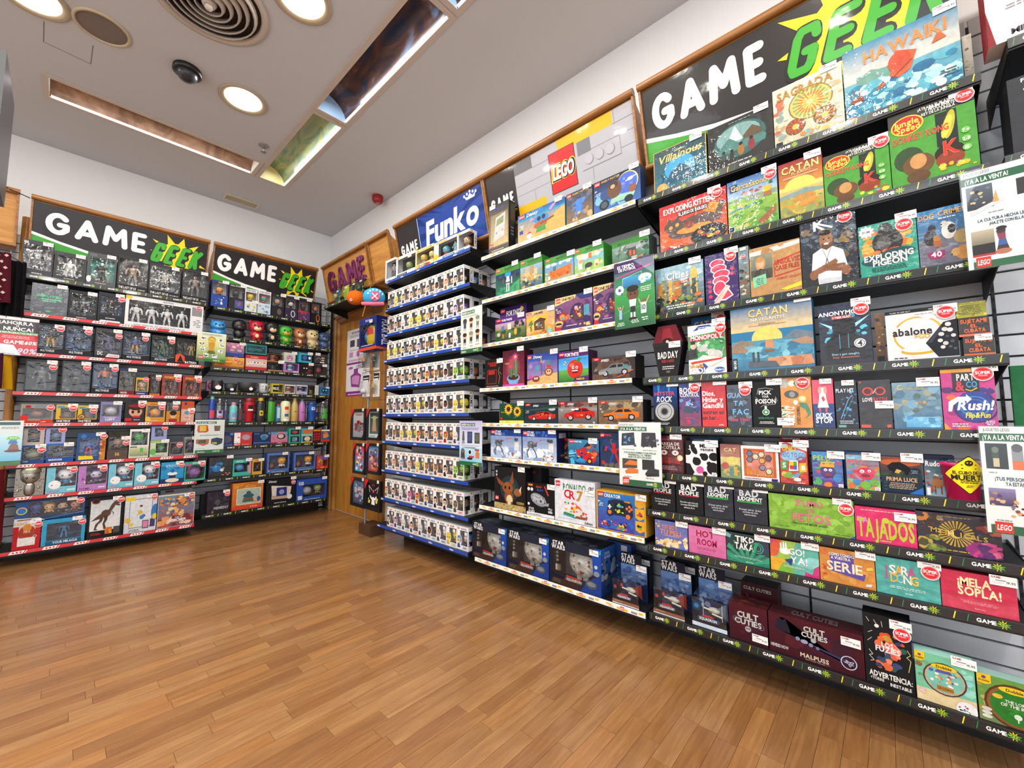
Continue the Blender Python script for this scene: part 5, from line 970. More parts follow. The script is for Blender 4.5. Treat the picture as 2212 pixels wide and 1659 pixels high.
row('G', 8, [
 (1416, 1487, 1127, '5c62a0', 'lilac game box scattered with popcorn', 'r 0 0 100 100 6a70b4;b 0 0 100 34 40 13 e8c888,f0dca8,d8a85c,f4e6c0;b 2 60 16 96 5 9 d8a05c,e8c888;b 84 20 100 50 6 10 e8c888,f0dca8;T YO_SOY 46 78 15 e08a48 50;T TU_PELI 48 58 18 e08a48 64;f 24 44 76 48 1 b8bcdc', dict(m='wrap', P=(84, 99), d=0.04)),
 (1489, 1570, 1140, 'b04a88', 'pink game box with dark red serif lettering', 'g 0 0 100 100 d0689c dc84b0;T HOT 46 76 22 a01c48 48;T ROOM 50 46 22 a01c48 52;f 22 18 80 28 2 b04070;f 40 8 60 11 1 b04070;f 22 62 70 64 1 b04070', dict(P=(84, 97), d=0.04)),
 (1571, 1664, 1155, '164a42', 'dark green game box with football and white block letters', 'r 0 0 100 100 17383a;b 0 50 40 100 20 6 1c2a30,243c40,3a5458;g 0 0 100 36 1f8062 2a6a5c;R 50 -10 16 70 2a9a74;p 2c3a50 66 40 100 40 100 84 80 84;p 7ab0b0 0 100 0 84 10 80 12 92;r 22 50 66 94 1c2024;T TIKI 40 82 20 f0f2f0 40;T TAKA 43 58 22 f0f2f0 44;c 60 82 6 e8eaea;c 60 82 3 222;q 74 60 14 2 2fa07a;q 74 60 9 2 2fa07a;f 16 18 84 24 2 9fd0c0;f 42 6 62 10 1 e2f0ea', dict(m='wrap', P=(86, 99), d=0.04)),
 (1666, 1772, 1171, 'b8552a', 'multicoloured game box with cartoon glove and white letters', 'r 0 0 100 100 5fb4a4;p d85a34 0 40 0 100 36 100 30 60;p c8407c 0 100 0 80 14 100;p 9ac04a 26 100 56 100 40 46 10 20;p e8ac2c 0 0 0 44 34 40 20 0;p 7ab83c 14 0 26 30 46 22 50 0;p c8307a 70 0 72 14 86 8 92 36 100 40 100 0;p 8accc8 50 30 80 60 100 60 100 40 86 24;p e6e8ec 22 60 30 56 44 66 42 74 36 78 20 72;r 22 70 25 92 f0f0f2;r 28 72 31 96 f0f0f2;r 33 72 36 95 f0f0f2;e 32 66 11 9 f2f2f4;p 28366c 30 40 48 48 44 24;T GO! 56 70 20 f4f4f4 32 o3a2a44;T YA! 60 44 22 f4f4f4 34 o3a2a44;f 26 18 74 24 2 d8e0c8', dict(m='wrap', P=(84, 97), d=0.04)),
 (1773, 1894, 1189, 'b0702a', 'orange game box with purple block and cream letters', 'r 0 0 100 100 d0893a;b 0 0 100 100 24 14 d8943f,c67c30,dca04c;p 5a4a9c 20 84 64 90 64 40 84 40 80 20 20 34;T COMO_CONOCÍ 42 84 8 f0ead8 46;T A_VUESTRA 40 74 8 f0ead8 36;T SERIE 46 50 28 f2e2c4 64 o5a3f84;f 36 16 62 24 2 e2b070;b 0 80 16 100 6 10 c84a2a,e0703a;b 4 10 14 50 5 8 c84a2a;p d8d8dc 82 6 92 8 94 16 84 14;p e8c44a 86 52 98 56 96 64 86 60', dict(m='wrap', P=(85, 97), d=0.04)),
 (1895, 2035, 1210, '2f8a8c', 'turquoise game box with multicoloured bubble letters, red sticker', 'r 0 0 100 100 4aa49c;R 50 40 20 90 50aea4;T S 28 70 24 e8e4da 12 o3f3a7c;T A 38 70 24 e8b44a 12 o3f3a7c;T R 48 70 24 e8e4da 12 o3f3a7c;T A 58 70 24 d84a8c 12 o3f3a7c;T D 30 48 24 e8b44a 12 o3f3a7c;T O 40 48 24 8ac8c0 12 o3f3a7c;T N 51 48 24 e8e4da 12 o3f3a7c;T G 62 48 24 e8c04a 12 o3f3a7c;l c8458c 2.4 18 46 18 78;l c8458c 2 14 44 22 44;f 20 20 80 28 2 bfe2dc;f 42 9 60 13 1 e2f2f0', dict(m='wrap', P=(86, 99), S=(87, 78), d=0.04)),
 (2036, 2204, 1240, 'a01c38', 'crimson game box with cream exclamation lettering, rightmost of its shelf', 'r 0 0 100 100 c8284a;r 0 0 100 32 d04058;l d8556c .4 0 33 100 33;T ¡MELA 46 76 22 f2e6b0 44;T SOPLA! 52 52 22 f2e6b0 56;f 26 20 78 28 3 e890a0;f 42 8 60 11 1 f0b0b8', dict(m='wrap', P=(84, 94), d=0.04)),
], **D)
def shippack(side, pl, z, u0, u1, h, body, label, dsl, o, seed):
    """hanging-card blister pack: header card at the back, clear bubble with small craft in front"""
    w_ = u1-u0; d = 0.10; loc, rz = rootloc(side, pl, (u0+u1)/2, z); hb = h*0.62
    b = MB(); b.box(-w_/2, d, 0, w_/2, d+0.003, h*0.8, '1a2f5c'); b.box(-w_/2, d, h*0.8, w_*0.30, d+0.003, h, '141a2c')
    t = b.obj('blister_pack', 'card', None, loc, rz)
    a = Art(w_, h); a.run('r 0 0 100 80 1c2c54;g 0 40 100 80 4a6694 5f82b8;b 0 20 100 78 24 22 3a548c,5a7cb0,2f4270,7a98c8;r 0 76 78 100 14192a;T STAR 28 94 10 f0f0f2 50;T WARS 28 84 10 f0f0f2 52', seed); a.obj('card_print', 'print', t, (0, d-0.0005, 0))
    b = MB(); x = w_/2-0.002
    b.face([(-x, 0, 0), (x, 0, 0), (x, 0, hb*0.86), (-x, 0, hb*0.86)], 'fff'); b.face([(x, 0, 0), (x, d, 0), (x, d, hb), (x, 0, hb*0.86)], 'fff'); b.face([(-x, d, 0), (-x, 0, 0), (-x, 0, hb*0.86), (-x, d, hb)], 'fff'); b.face([(-x, 0, hb*0.86), (x, 0, hb*0.86), (x, d, hb), (-x, d, hb)], 'fff')
    b.obj('clear_bubble', 'clear', t)
    c1 = o.get('ship', '8c2f20'); b = MB(); zc = hb*0.45
    b.sup(w_*0.05, d*0.5, zc, 0.028, 0.016, 0.012, 'b8b4a8', 0.8, 10, 5)
    b.tube([(w_*0.03, d*0.3, zc+0.006), (-w_*0.20, d*0.25, zc+0.012)], 0.004, 'c8c2ac', 6); b.tube([(w_*0.03, d*0.3, zc-0.008), (w_*0.34, d*0.25, zc-0.012)], 0.004, 'c8c2ac', 6)
    b.face([(w_*0.10, d*0.4, zc+0.008), (w_*0.42, d*0.55, zc+hb*0.28), (w_*0.42, d*0.65, zc-hb*0.28), (w_*0.10, d*0.6, zc-0.008)], c1)
    b.sup(-w_*0.25, d*0.35, zc+hb*0.12, 0.008, 0.010, 0.012, c1, 1, 8, 5); b.obj('toy_craft', 'vinyl', t)
    a = Art(w_, h); a.run(o['fr'], seed); a.obj('front_insert', 'print', t, (0, -0.0004, 0))
    link('price_label', PRICE, t, (w_*0.30, d-0.004, h*0.66)); tag(t, label, 'toy', o.get('g')); return t
FRA = 'p 8a5a44 0 2 100 2 100 9 0 9;r 0 0 100 2.2 d8d8dc;p 20242c 2 40 6 43 18 43 22 40 22 32 18 29 6 29 2 32;c 12 36 6 9c3a3a;p 5a5a64 18 14 68 14 72 17 72 21 18 21;p b03a34 26 21 62 21 58 25 30 25;T SQUADRON 45 17.5 4.6 e6e6ea 44 o2a2c34;f 6 6 40 8 1 c8b0a0'
FRB = 'p c8d8e8 0 1 100 1 100 8 0 8;p 24405c 2 43 6 46 22 46 26 43 26 33 22 30 6 30 2 33;c 14 38 7 3a78b0;p 3a4a64 16 13 76 13 80 16 80 21 16 21;p b03a34 28 21 64 21 60 25 32 25;T SQUADRON 47 17.3 4.8 f0f2f6 50 o22304c;l d0e0f0 1 34 24 34 50;l d0e0f0 1 88 20 88 50'
row('G', 9, [
 (1412, 1480, 1226, '1a2a4c', 'clear blister pack with red-winged toy craft on the dark-railed shelf', '', dict(fn=shippack, fr=FRA, g='toy spacecraft packs')),
 (1496, 1572, 1241, '1a2a4c', 'clear blister pack with grey-blue toy craft beside dark red box', '', dict(fn=shippack, fr=FRB, ship='6a7a8c', g='toy spacecraft packs')),
], **D)
CUL = 'g 0 0 100 100 3c0f1c 4c1420;b 10 20 90 80 20 26 42142a,3a1828,521a24;'
row('G', 9, [
 (1577, 1661, 1308, '3c0f18', 'square dark red box with ornate silver lettering and skull', CUL+'T CULT 50 72 16 c8ccc4 54;T CUTIES 50 54 15 c8ccc4 78;q 18 56 8 2 6a5a70;q 84 50 8 2 6a5a70;c 50 36 8 a8acb0;c 47 37 2 2a2030;c 53 37 2 2a2030;r 47 29 53 33 a8acb0', dict(P=(80, 19), d=0.10, top='3a1216', topart='b 0 0 100 100 20 26 4c1a1c,2a1a1c,6a2a20')),
 (1663, 1871, 1345, '3a0e16', 'long dark red box picturing incense holder with cat', CUL+'p 1e1c2c 10 84 13 92 16 86 20 92 22 80 24 68 26 50 80 24 88 20 94 24 92 32 84 34 30 56 14 58 8 64;p 3a3a58 12 58 26 52 84 26 90 30 30 52;c 33 50 2.5 8a8ca8;e 40 47 4 5 9a9cc0;c 47 43 2.4 8a8ca8;c 54 40 2 70728c;q 85 28 8 1 c8cce0;l c8cce0 .7 80 28 90 32 86 20 82 34 90 24 80 28;T CULT 51 80 13 c8ccc4 22;T CUTIES 51 66 12 c8ccc4 30;c 50 56 3 a8acb0;T NEMESIS_NOW 12 18 8 c8c4c4 20;T MALPUSS 50 14 10 d8c8b0 32;f 40 4 66 8 2 9c8078', dict(P=(88, 78), d=0.10, top='341016', topart='T CULT_CUTIES 50 50 40 6a5a60 50')),
 (1872, 1979, 1332, '141418', 'tall black game box with blurred colourful shapes, red sticker', 'r 0 0 100 100 17171b;b 22 24 90 78 40 20 d8502f,e06a3a,3a4a7c,c89a3c,e8704c,2f5a50,34406c;b 36 34 78 66 14 18 e8604a,f08a6c;T LOS 50 60 6.5 f4eeee 24;T FUZIES 50 53 7.5 f4eeee 50;l e8e4d8 1 8 94 18 84 14 88;c 30 84 5 e8e8e4;l e8e4d8 1 24 92 30 86;l e8e4d8 1 40 92 42 84;l e8e4d8 1 10 72 20 76;l e8e4d8 1 8 60 18 66;l e8e4d8 1.2 10 48 18 42 10 40 20 34 12 32;l e8dc8c 1.2 90 60 96 54 88 50 96 46 90 30;T ADVERTENCIA: 52 16 7.5 f2f0ea 88;T +TORRE 24 9 4 e2e0da 28;T INESTABLE 72 6 4.5 e2e0da 42', dict(P=(80, 92), S=(82, 80), d=0.07, top='0c0c0e')),
 (1982, 2114, 1419, '4a8a80', 'pale green box with round tin window and yellow corner', 'r 0 0 100 100 7ac4a0;r 0 0 100 26 e2cfa0;b 70 26 100 90 12 14 8ad0d8,9ad8c8;b 0 40 26 90 8 12 5a9a6c,7aae7c,8a6a4a;c 50 54 37 4a3a38;c 50 54 34 c8a886;c 50 54 31 7ac0b0;b 24 34 76 72 26 9 e8dfd0,4a6aa0,c86a6c,e0b45c,f0ece4,5a9a8c;p 5a58a0 34 66 64 66 60 72 38 72;r 36 30 64 40 b8863a;t CROSSING 50 35 5 4a2f18 26;e 50 78 22 6 ecc824;T Dobble 50 78 5.5 2a2a20 26;p ecc824 0 100 18 100 18 84 10 80 0 82;T Dobble 9 87 3.6 2a2a20 14;c 9 93 3 8a3a8c;c 84 6 18 f2eef0;b 70 0 98 16 10 6 c83a5c,3a3a40,5a9a6c;b 4 12 16 28 4 9 e8c8c8,d8a8a8', dict(P=(84, 99), d=0.05, top='9accc0')),
 (2117, 2270, 1470, '4a6a2c', 'green round-window box cut off by the right edge, bottom shelf', 'r 0 0 100 100 6a9a48;b 0 0 30 80 20 14 c8a86a,b8904c,8a9a4c;r 0 0 100 20 7a8a58;c 56 44 47 5a3a20;c 56 44 43 8a5c34;c 56 44 38 2c7a2c;b 30 20 80 60 14 14 358a34,2c7028;e 56 78 24 7 ecc824;T Dobble 56 78 6 2a2a20 28;p ecc824 0 100 22 100 22 82 12 78 0 80;T Dobble 11 86 4 2a2a20 18;c 11 93 3.5 8a3a8c;t THE_LORD 58 54 6 e8ecd8 34;t OF_THE_RINGS 60 46 7 e8ecd8 52;e 30 60 8 5 e0b83c;c 58 26 6 d8e8d0;r 57 14 59 24 d8e8d0;e 12 26 8 4 d8d8cc;e 12 18 8 4 d8d8cc;e 12 10 8 4 d8d8cc', dict(P=None, d=0.05, top='8fb0a8')),
], **D)
row('G', 9, [
 (1604, 1684, 1263, '3c0f18', 'upper dark red box with small silver letters behind square one', 'g 0 0 100 100 4c1824 3a1018;T CULT_CUTIES 46 88 7 a8a8a0 76;c 50 60 10 6a4a58;l 6a4a58 2 14 76 22 66', dict(back=0.14, P=None, d=0.09, top='141014')),
 (1440, 1506, 1212, '16203c', 'second toy craft pack behind the red-winged one', 'r 0 0 100 100 141a2c;T STAR 30 93 8 9aa0ac 52;T WARS 30 84 8 9aa0ac 52', dict(back=0.16, P=(80, 84), d=0.05, name='blister_pack', cat='toy')),
], **D)

# ------------------------------------------------------------------ brick set bay
LGP = 'construction sets on the white-railed shelves'
D = dict(g=LGP, name='brick_set_box')
LG = 'r 3 84 15 97 d2201f;t LEGO 9 90.5 6 f8f4f0 10 i;'
LGs = 'r 3 86 20 97 d2201f;t LEGO 11.5 91.5 5 f8f4f0 14 i;'
CARF = 'p {c} {x0} 26 {x0} 38 {x1} 44 {x2} 58 {x3} 58 {x4} 42 {x5} 38 {x5} 24;'
def car(c, dk, x0=20, x5=92, y=0, s=1.0):
    q = lambda f: round(x0+(x5-x0)*f, 1); Y = lambda v: round(24+(v-24)*s+y, 1)
    return (f'p {c} {q(0)} {Y(26)} {q(0.02)} {Y(38)} {q(.28)} {Y(46)} {q(.42)} {Y(60)} {q(.74)} {Y(60)} {q(.88)} {Y(48)} {q(1)} {Y(46)} {q(1)} {Y(28)} {q(.9)} {Y(22)} {q(.1)} {Y(20)};'
            f'p {dk} {q(.32)} {Y(46)} {q(.44)} {Y(57)} {q(.56)} {Y(57)} {q(.56)} {Y(46)};p {dk} {q(.60)} {Y(46)} {q(.60)} {Y(57)} {q(.72)} {Y(57)} {q(.82)} {Y(47)};'
            f'e {q(.22)} {Y(23)} {7*s:.1f} {12*s:.1f} 18181c;e {q(.22)} {Y(23)} {4.4*s:.1f} {7.5*s:.1f} b8b8bc;e {q(.80)} {Y(26)} {7*s:.1f} {12*s:.1f} 18181c;e {q(.80)} {Y(26)} {4.4*s:.1f} {7.5*s:.1f} b8b8bc;')
row('L', 1, [
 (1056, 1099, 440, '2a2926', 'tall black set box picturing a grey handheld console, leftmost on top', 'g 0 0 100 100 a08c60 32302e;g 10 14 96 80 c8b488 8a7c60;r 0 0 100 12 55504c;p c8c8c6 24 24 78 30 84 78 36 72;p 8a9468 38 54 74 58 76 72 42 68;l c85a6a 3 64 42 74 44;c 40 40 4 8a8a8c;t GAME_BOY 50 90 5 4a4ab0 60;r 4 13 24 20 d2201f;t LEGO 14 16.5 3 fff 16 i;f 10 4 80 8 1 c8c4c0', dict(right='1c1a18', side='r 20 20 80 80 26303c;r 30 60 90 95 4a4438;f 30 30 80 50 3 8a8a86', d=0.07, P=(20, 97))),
 (1119, 1221, 447, '2f86a8', 'teal and sand set box with blue creature model playing guitar', 'g 0 0 100 100 e8b468 1f7fa8;p e8a85c 30 0 100 0 100 80 70 50;g 0 74 100 100 2f9ac0 1c4f9c;b 0 80 100 100 8 20 1f5aa0,2f7fc0;e 52 60 16 14 3f8ac8;p 3f9ac8 38 60 26 78 30 60;p e08ac0 26 62 38 66 30 76;p d88ac0 72 76 82 92 76 94 68 80;c 47 62 4 1c2c4c;c 57 64 4 1c2c4c;e 50 40 14 12 b0602c;l 8a4a22 3 50 42 78 52;p 3f9a4c 40 16 62 18 60 36 44 34;e 26 14 6 9 e0e0d8;p d83a6c 20 22 32 24 26 30;'+LG+'t Disney 32 89 12 f2f4f6 24 i;r 4 30 12 42 1f4f9c;f 4 48 14 62 3 e8f0f4', dict(P=(88, 100))),
 (1224, 1281, 410, '3a4458', 'narrow set box with small bright blue winged creature model', 'g 0 0 100 100 8a6f50 2c344c;b 0 40 100 90 22 26 4a5468,6a6a78,38445c,8a8078;b 10 0 100 40 14 24 a8875c,c8a878,7a6448;e 50 62 16 10 3f7fd8;e 50 44 14 12 3f7fd8;p 3a78d0 66 64 88 74 68 56;p 3a78d0 34 64 16 60 32 56;l 3f7fd8 7 42 34 32 16;l 3f7fd8 7 58 34 66 20;l 3f7fd8 6 38 50 22 40;'+LGs+'t HARRY_POTTER 56 92 6 d8b464 62 i', dict(P=(82, 101))),
 (1283, 1385, 376, '2a3a5c', 'wide set box with bearded figure on motorcycle and moon', 'g 0 0 100 100 3f6ab0 1c2038;b 0 0 100 70 24 24 3f7ac0,5a9ad8,2f4f88,7ab4d8;c 74 62 22 e8dca0;c 73 61 21 4a6ac8;b 58 50 90 80 8 12 7a8ae0,5a78d0;e 46 56 16 26 6a4a38;e 44 70 10 11 4a3428;e 43 66 5 6 d8a888;p 98c8b0 36 16 84 14 90 28 60 34 40 28;e 24 20 11 15 1c2428;e 24 20 7 10 4a5a60;e 76 14 9 10 1c2428;e 84 40 8 12 8a5a40;l e8e8ec 2 70 66 92 74;e 80 70 6 5 f0f0f0;'+LG+'t HARRY_POTTER 38 92 7 d8b464 40 i;T 8+ 6 70 5 f2f4f8 8;f 4 50 16 64 3 c8d4e8', dict(P=(88, 101))),
], **D)
MC = 'g 0 76 100 100 3f8f34 2f7a2a;p 4a9a3a 0 76 30 76 60 100 0 100;'
MT = LGs+'T MINECRAFT 58 90 6 4a4c4a 60;'
row('L', 2, [
 (1071, 1123, 574, '2f7a2a', 'green-topped set box with white skeleton block figure at night', 'g 0 0 100 80 2f7a5c 20304c;b 0 44 100 80 22 16 2a3c60,1c2844,3a4c74;p 4aa070 60 20 100 44 100 0 60 0;b 0 0 100 36 16 16 2f8a5c,3a9a6a;r 40 62 64 80 2a9ad0;r 46 50 58 62 e8e8e8;r 44 34 60 50 d8d8d8;r 40 38 64 42 2c3c4c;r 46 8 50 34 e8e8e8;r 54 8 58 34 dcdcdc;r 66 34 70 58 e0e0e0;r 30 40 34 56 8a4a3c;'+MC+MT, dict(P=(82, 101))),
 (1124, 1172, 557, '2f7a2a', 'green-topped set box with sandy tower ruins', 'g 0 0 100 80 5a6a50 9ab8d8;b 0 20 100 64 26 20 d8c080,c8a868,b89858,e0cc98;r 24 40 40 70 c8b080;r 44 44 62 76 b89868;r 64 40 78 60 d8c48c;b 0 0 100 30 22 16 2f4a50,3a78a0,4a4438,d8a03a;'+MC+MT, dict(P=(80, 101), d=0.09)),
 (1177, 1240, 552, '2f7a2a', 'green-topped set box with large orange block locomotive shape', 'g 0 0 100 80 a0a070 5a9ad8;b 0 62 100 80 8 18 e8f0f8,b8d4f0;p d8702c 14 8 90 16 92 54 18 40;b 14 12 88 46 16 8 c05a20,e08a40,a84a1c;r 4 10 20 24 e8e4d8;r 30 42 40 60 5a6a7c;b 0 0 14 40 8 10 c8c8a0,8aa870;'+MC+MT, dict(P=(92, 95))),
 (1241, 1305, 531, '2f7a2a', 'green-topped set box with pale pasture and animal block models', 'g 0 0 100 80 9ac060 6ab0e0;b 0 50 100 78 14 22 e8d8a0,d8c48c,f0f0f0;b 0 0 100 44 20 20 a0c868,c8d088,8ab850;r 14 16 28 60 e8e0d0;r 16 40 30 54 e0a078;r 50 52 60 72 d87a30;e 50 26 13 10 3a3c40;r 38 14 42 26 3a3c40;r 70 20 84 38 e8d8b0;r 74 16 80 24 d85a2c;'+MC+MT, dict(P=(80, 100), right='2f7f28', d=0.10)),
 (1323, 1403, 514, '2f7a2a', 'green-topped set box with grey trees and lit furnace', 'g 0 0 100 78 4a6a58 7aa890;b 0 0 100 76 44 18 5a7a6c,8a9a98,a8b4b0,3a5448,6a8a78;r 44 16 66 56 4a4a4c;r 48 20 54 44 d8602c;r 58 20 64 40 e06a34;e 54 64 16 10 8a9496;p 2f8a5c 80 14 96 40 90 10;p e07030 66 6 88 14 80 4;g 0 74 100 100 3a8a34 2f7a2a;T MINECRAFT 34 84 8 3c4a3c 50;', dict(P=(90, 100), right='3a4a44', d=0.10)),
], **D)
OP = 'g 0 0 100 100 4a3064 8a5a80;b 0 10 100 80 30 24 5a3a70,7a4a78,3f2c5c,986890;'
OPP = OP+'e 62 48 20 26 3a2c50;r 50 26 76 56 5a3a4c;b 52 30 74 66 12 8 e05a2c,e8b43a,d83a3c,e8a0b0;r 78 34 92 64 4f9ab0;c 20 40 12 a8302c;c 20 40 7 e0a03c;b 10 24 50 46 10 8 e0b43a,5a9ac8,d86a3c;e 10 22 12 9 e0bc6c;e 10 17 7 8 e0a884;p c82c30 0 0 18 0 14 12 2 12;p 20202c 0 18 20 18 16 24 4 24;l e8e8ec 1.2 30 12 60 12;b 64 4 96 16 6 8 e0c880,c8a060;p e0c48c 0 100 60 100 54 88 30 84 0 76;'
row('L', 3, [
 (1080, 1138, 661, '4a2468', 'purple set box standing behind the lower left game set', 'r 0 0 100 100 3a1c60;g 0 30 60 80 2f80a0 6a2c78;b 60 50 100 96 10 16 3a9ad0,d86a3c,e8c84a;'+LGs+'T FORTNITE 54 82 14 f2f2f6 56', dict(back=0.08, right='34184c', d=0.07, P=None)),
], **D)
row('L', 3, [
 (1070, 1136, 684, '4a2468', 'set box with small figures and purple wordmark band, front left', 'g 0 0 100 76 2c4a2c 8a9a60;g 0 50 100 78 9a8a60 c8a0c0;b 0 10 100 50 20 20 3f5a30,5a7a3a,34502c;r 22 44 30 64 3f7ac8;r 42 46 54 72 d8d8d0;b 60 50 96 78 10 10 2c2c34,3a3a44;e 68 32 5 14 e0a83a;r 46 10 52 30 f0f0f0;c 12 30 5 c8c8c0;r 24 12 30 30 d8702c;g 0 78 62 100 4a2070 5a2c88;'+LGs+'T FORTNITE 40 89 9 f2f2f6 40;r 66 0 90 5 e0c84a', dict(P=(86, 98))),
 (1137, 1199, 670, 'c89a58', 'sandy set box with beach hut and palm', OP.replace('4a3064', 'c8903c').replace('8a5a80', 'd8b080').replace('5a3a70', 'e0b43a').replace('7a4a78', 'd8c08c').replace('3f2c5c', 'b0783c').replace('986890', 'e8c850')+'p 6a4a30 30 20 66 20 66 54 60 66 36 62 28 50;b 32 22 64 56 10 8 c8562c,4a8ac0,e8c46c,3a2c20;p 5a3a24 26 54 50 70 72 60 66 54;e 84 56 10 22 d8a878;l 4a7a34 4 18 20 18 48;e 18 50 8 6 4a8a3a;b 40 2 100 22 10 12 a8602c,e8a048,7ac8d8;e 10 12 9 7 e0bc6c;c 10 8 4 e0a884;p e0c48c 0 100 56 100 50 90 0 80;'+LGs+'T ONE_PIECE 44 90 7 2a2422 40', dict(P=(88, 99))),
 (1200, 1281, 637, '3a2c50', 'purple set box with circus stage, fully visible', OPP+LG+'T ONE_PIECE 36 92 7.5 2a2422 34;p 2a3a78 56 100 100 100 100 84 70 84;T 8+ 5 66 5 eee 8;f 4 54 18 64 2 d8cce0', dict(P=(90, 101))),
 (1283, 1352, 612, '3a2c50', 'purple set box with circus stage, cut by football sheet', OPP+LG+'T ONE_PIECE 42 91 8 2a2422 48;T 8+ 5 66 5 eee 8;f 4 54 18 64 2 d8cce0', dict(P=None, right='2a2038')),
], **D)
row('L', 4, [
 (1048, 1085, 776, '17120f', 'narrow black set box with red sign and thin creature', 'r 0 0 100 100 1a1412;g 12 14 66 62 2a1414 1c1010;l b0382c 2 12 14 66 14 68 62 14 62 12 14;r 20 46 58 60 a82a22;T STRANGER 46 86 7 c82c26 70;T THINGS 46 78 7 c82c26 60;l a8785c 2.4 80 12 86 36 78 56 84 70;l a8785c 2 84 54 96 44;f 6 4 80 8 1 b8b0a8', dict(P=(88, 92), d=0.05)),
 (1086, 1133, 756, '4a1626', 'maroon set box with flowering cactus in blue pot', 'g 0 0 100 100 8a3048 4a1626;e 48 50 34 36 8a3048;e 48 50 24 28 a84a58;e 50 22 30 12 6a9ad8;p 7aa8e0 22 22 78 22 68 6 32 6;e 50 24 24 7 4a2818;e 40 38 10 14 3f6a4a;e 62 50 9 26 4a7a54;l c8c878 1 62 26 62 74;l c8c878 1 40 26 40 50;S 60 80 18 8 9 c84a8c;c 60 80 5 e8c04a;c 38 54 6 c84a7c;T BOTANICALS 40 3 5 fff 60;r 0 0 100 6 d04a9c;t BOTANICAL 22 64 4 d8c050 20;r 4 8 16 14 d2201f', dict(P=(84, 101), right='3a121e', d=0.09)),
 (1139, 1205, 763, '4a3c88', 'set box with coconut figures on a sunset beach', 'g 0 20 100 100 9a8ab8 3a3490;b 0 40 100 90 18 24 7a6ab0,5a6ab8,a88ac0,4f9ab8;g 0 76 100 100 3f5ab0 2c3c90;p d8b070 0 0 100 0 100 34 60 30 0 12;e 72 38 14 13 8a4c2c;e 72 38 9 9 e0b088;c 69 40 2 222;c 75 40 2 222;p c83a34 64 52 80 52 74 62 68 62;p 3a9a48 70 60 76 60 76 78 72 70 66 76;e 30 18 13 10 8a3c2c;c 27 20 3 f0e0d0;c 34 20 3 f0e0d0;S 12 26 9 4 7 d84a9c;l 7a4a2c 2 50 30 48 72;p c8a050 46 70 51 70 48 88;'+LG+'t Disney 36 90 9 f0f2f6 28 i', dict(P=(90, 101), d=0.08)),
 (1207, 1272, 758, '3a9ad8', 'set box with big laughing red tomato', 'g 0 34 100 76 6ac0f0 3a8ad8;g 0 0 100 40 2f6a2c 6ab050;h 0 100 30 38 4 5aa84a 6;c 56 42 26 a81c18;c 55 43 25 d82c22;e 46 54 9 6 e86a58;p 2f8a3a 50 62 64 70 80 78 70 62;l 2f7a34 3 64 64 70 78;c 50 46 4 fff;c 62 46 4 fff;c 51 46 2 111;c 62 46 2 111;p 5a1418 42 36 72 38 64 28 50 28;r 46 34 66 37 f4f4f4;p 5a2468 48 0 100 4 100 18 56 14;t NUEVO 74 9 6 e8d840 32;p e8d84a 16 60 26 54 20 62;p e8d84a 20 68 28 60 24 70;p 5a2468 0 78 100 82 100 100 0 100;'+LGs+'T FORTNITE 46 89 11 f4f2f6 46', dict(P=(86, 101), right='3a1c34', d=0.10)),
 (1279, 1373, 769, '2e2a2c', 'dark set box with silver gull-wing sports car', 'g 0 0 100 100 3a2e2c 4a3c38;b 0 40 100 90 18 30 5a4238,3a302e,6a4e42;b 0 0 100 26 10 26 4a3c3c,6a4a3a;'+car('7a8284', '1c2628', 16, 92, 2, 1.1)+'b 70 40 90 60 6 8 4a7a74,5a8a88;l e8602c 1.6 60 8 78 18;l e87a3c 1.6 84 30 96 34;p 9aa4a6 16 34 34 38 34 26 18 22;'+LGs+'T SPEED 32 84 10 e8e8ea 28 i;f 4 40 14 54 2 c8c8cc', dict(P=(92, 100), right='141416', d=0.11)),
], **D)
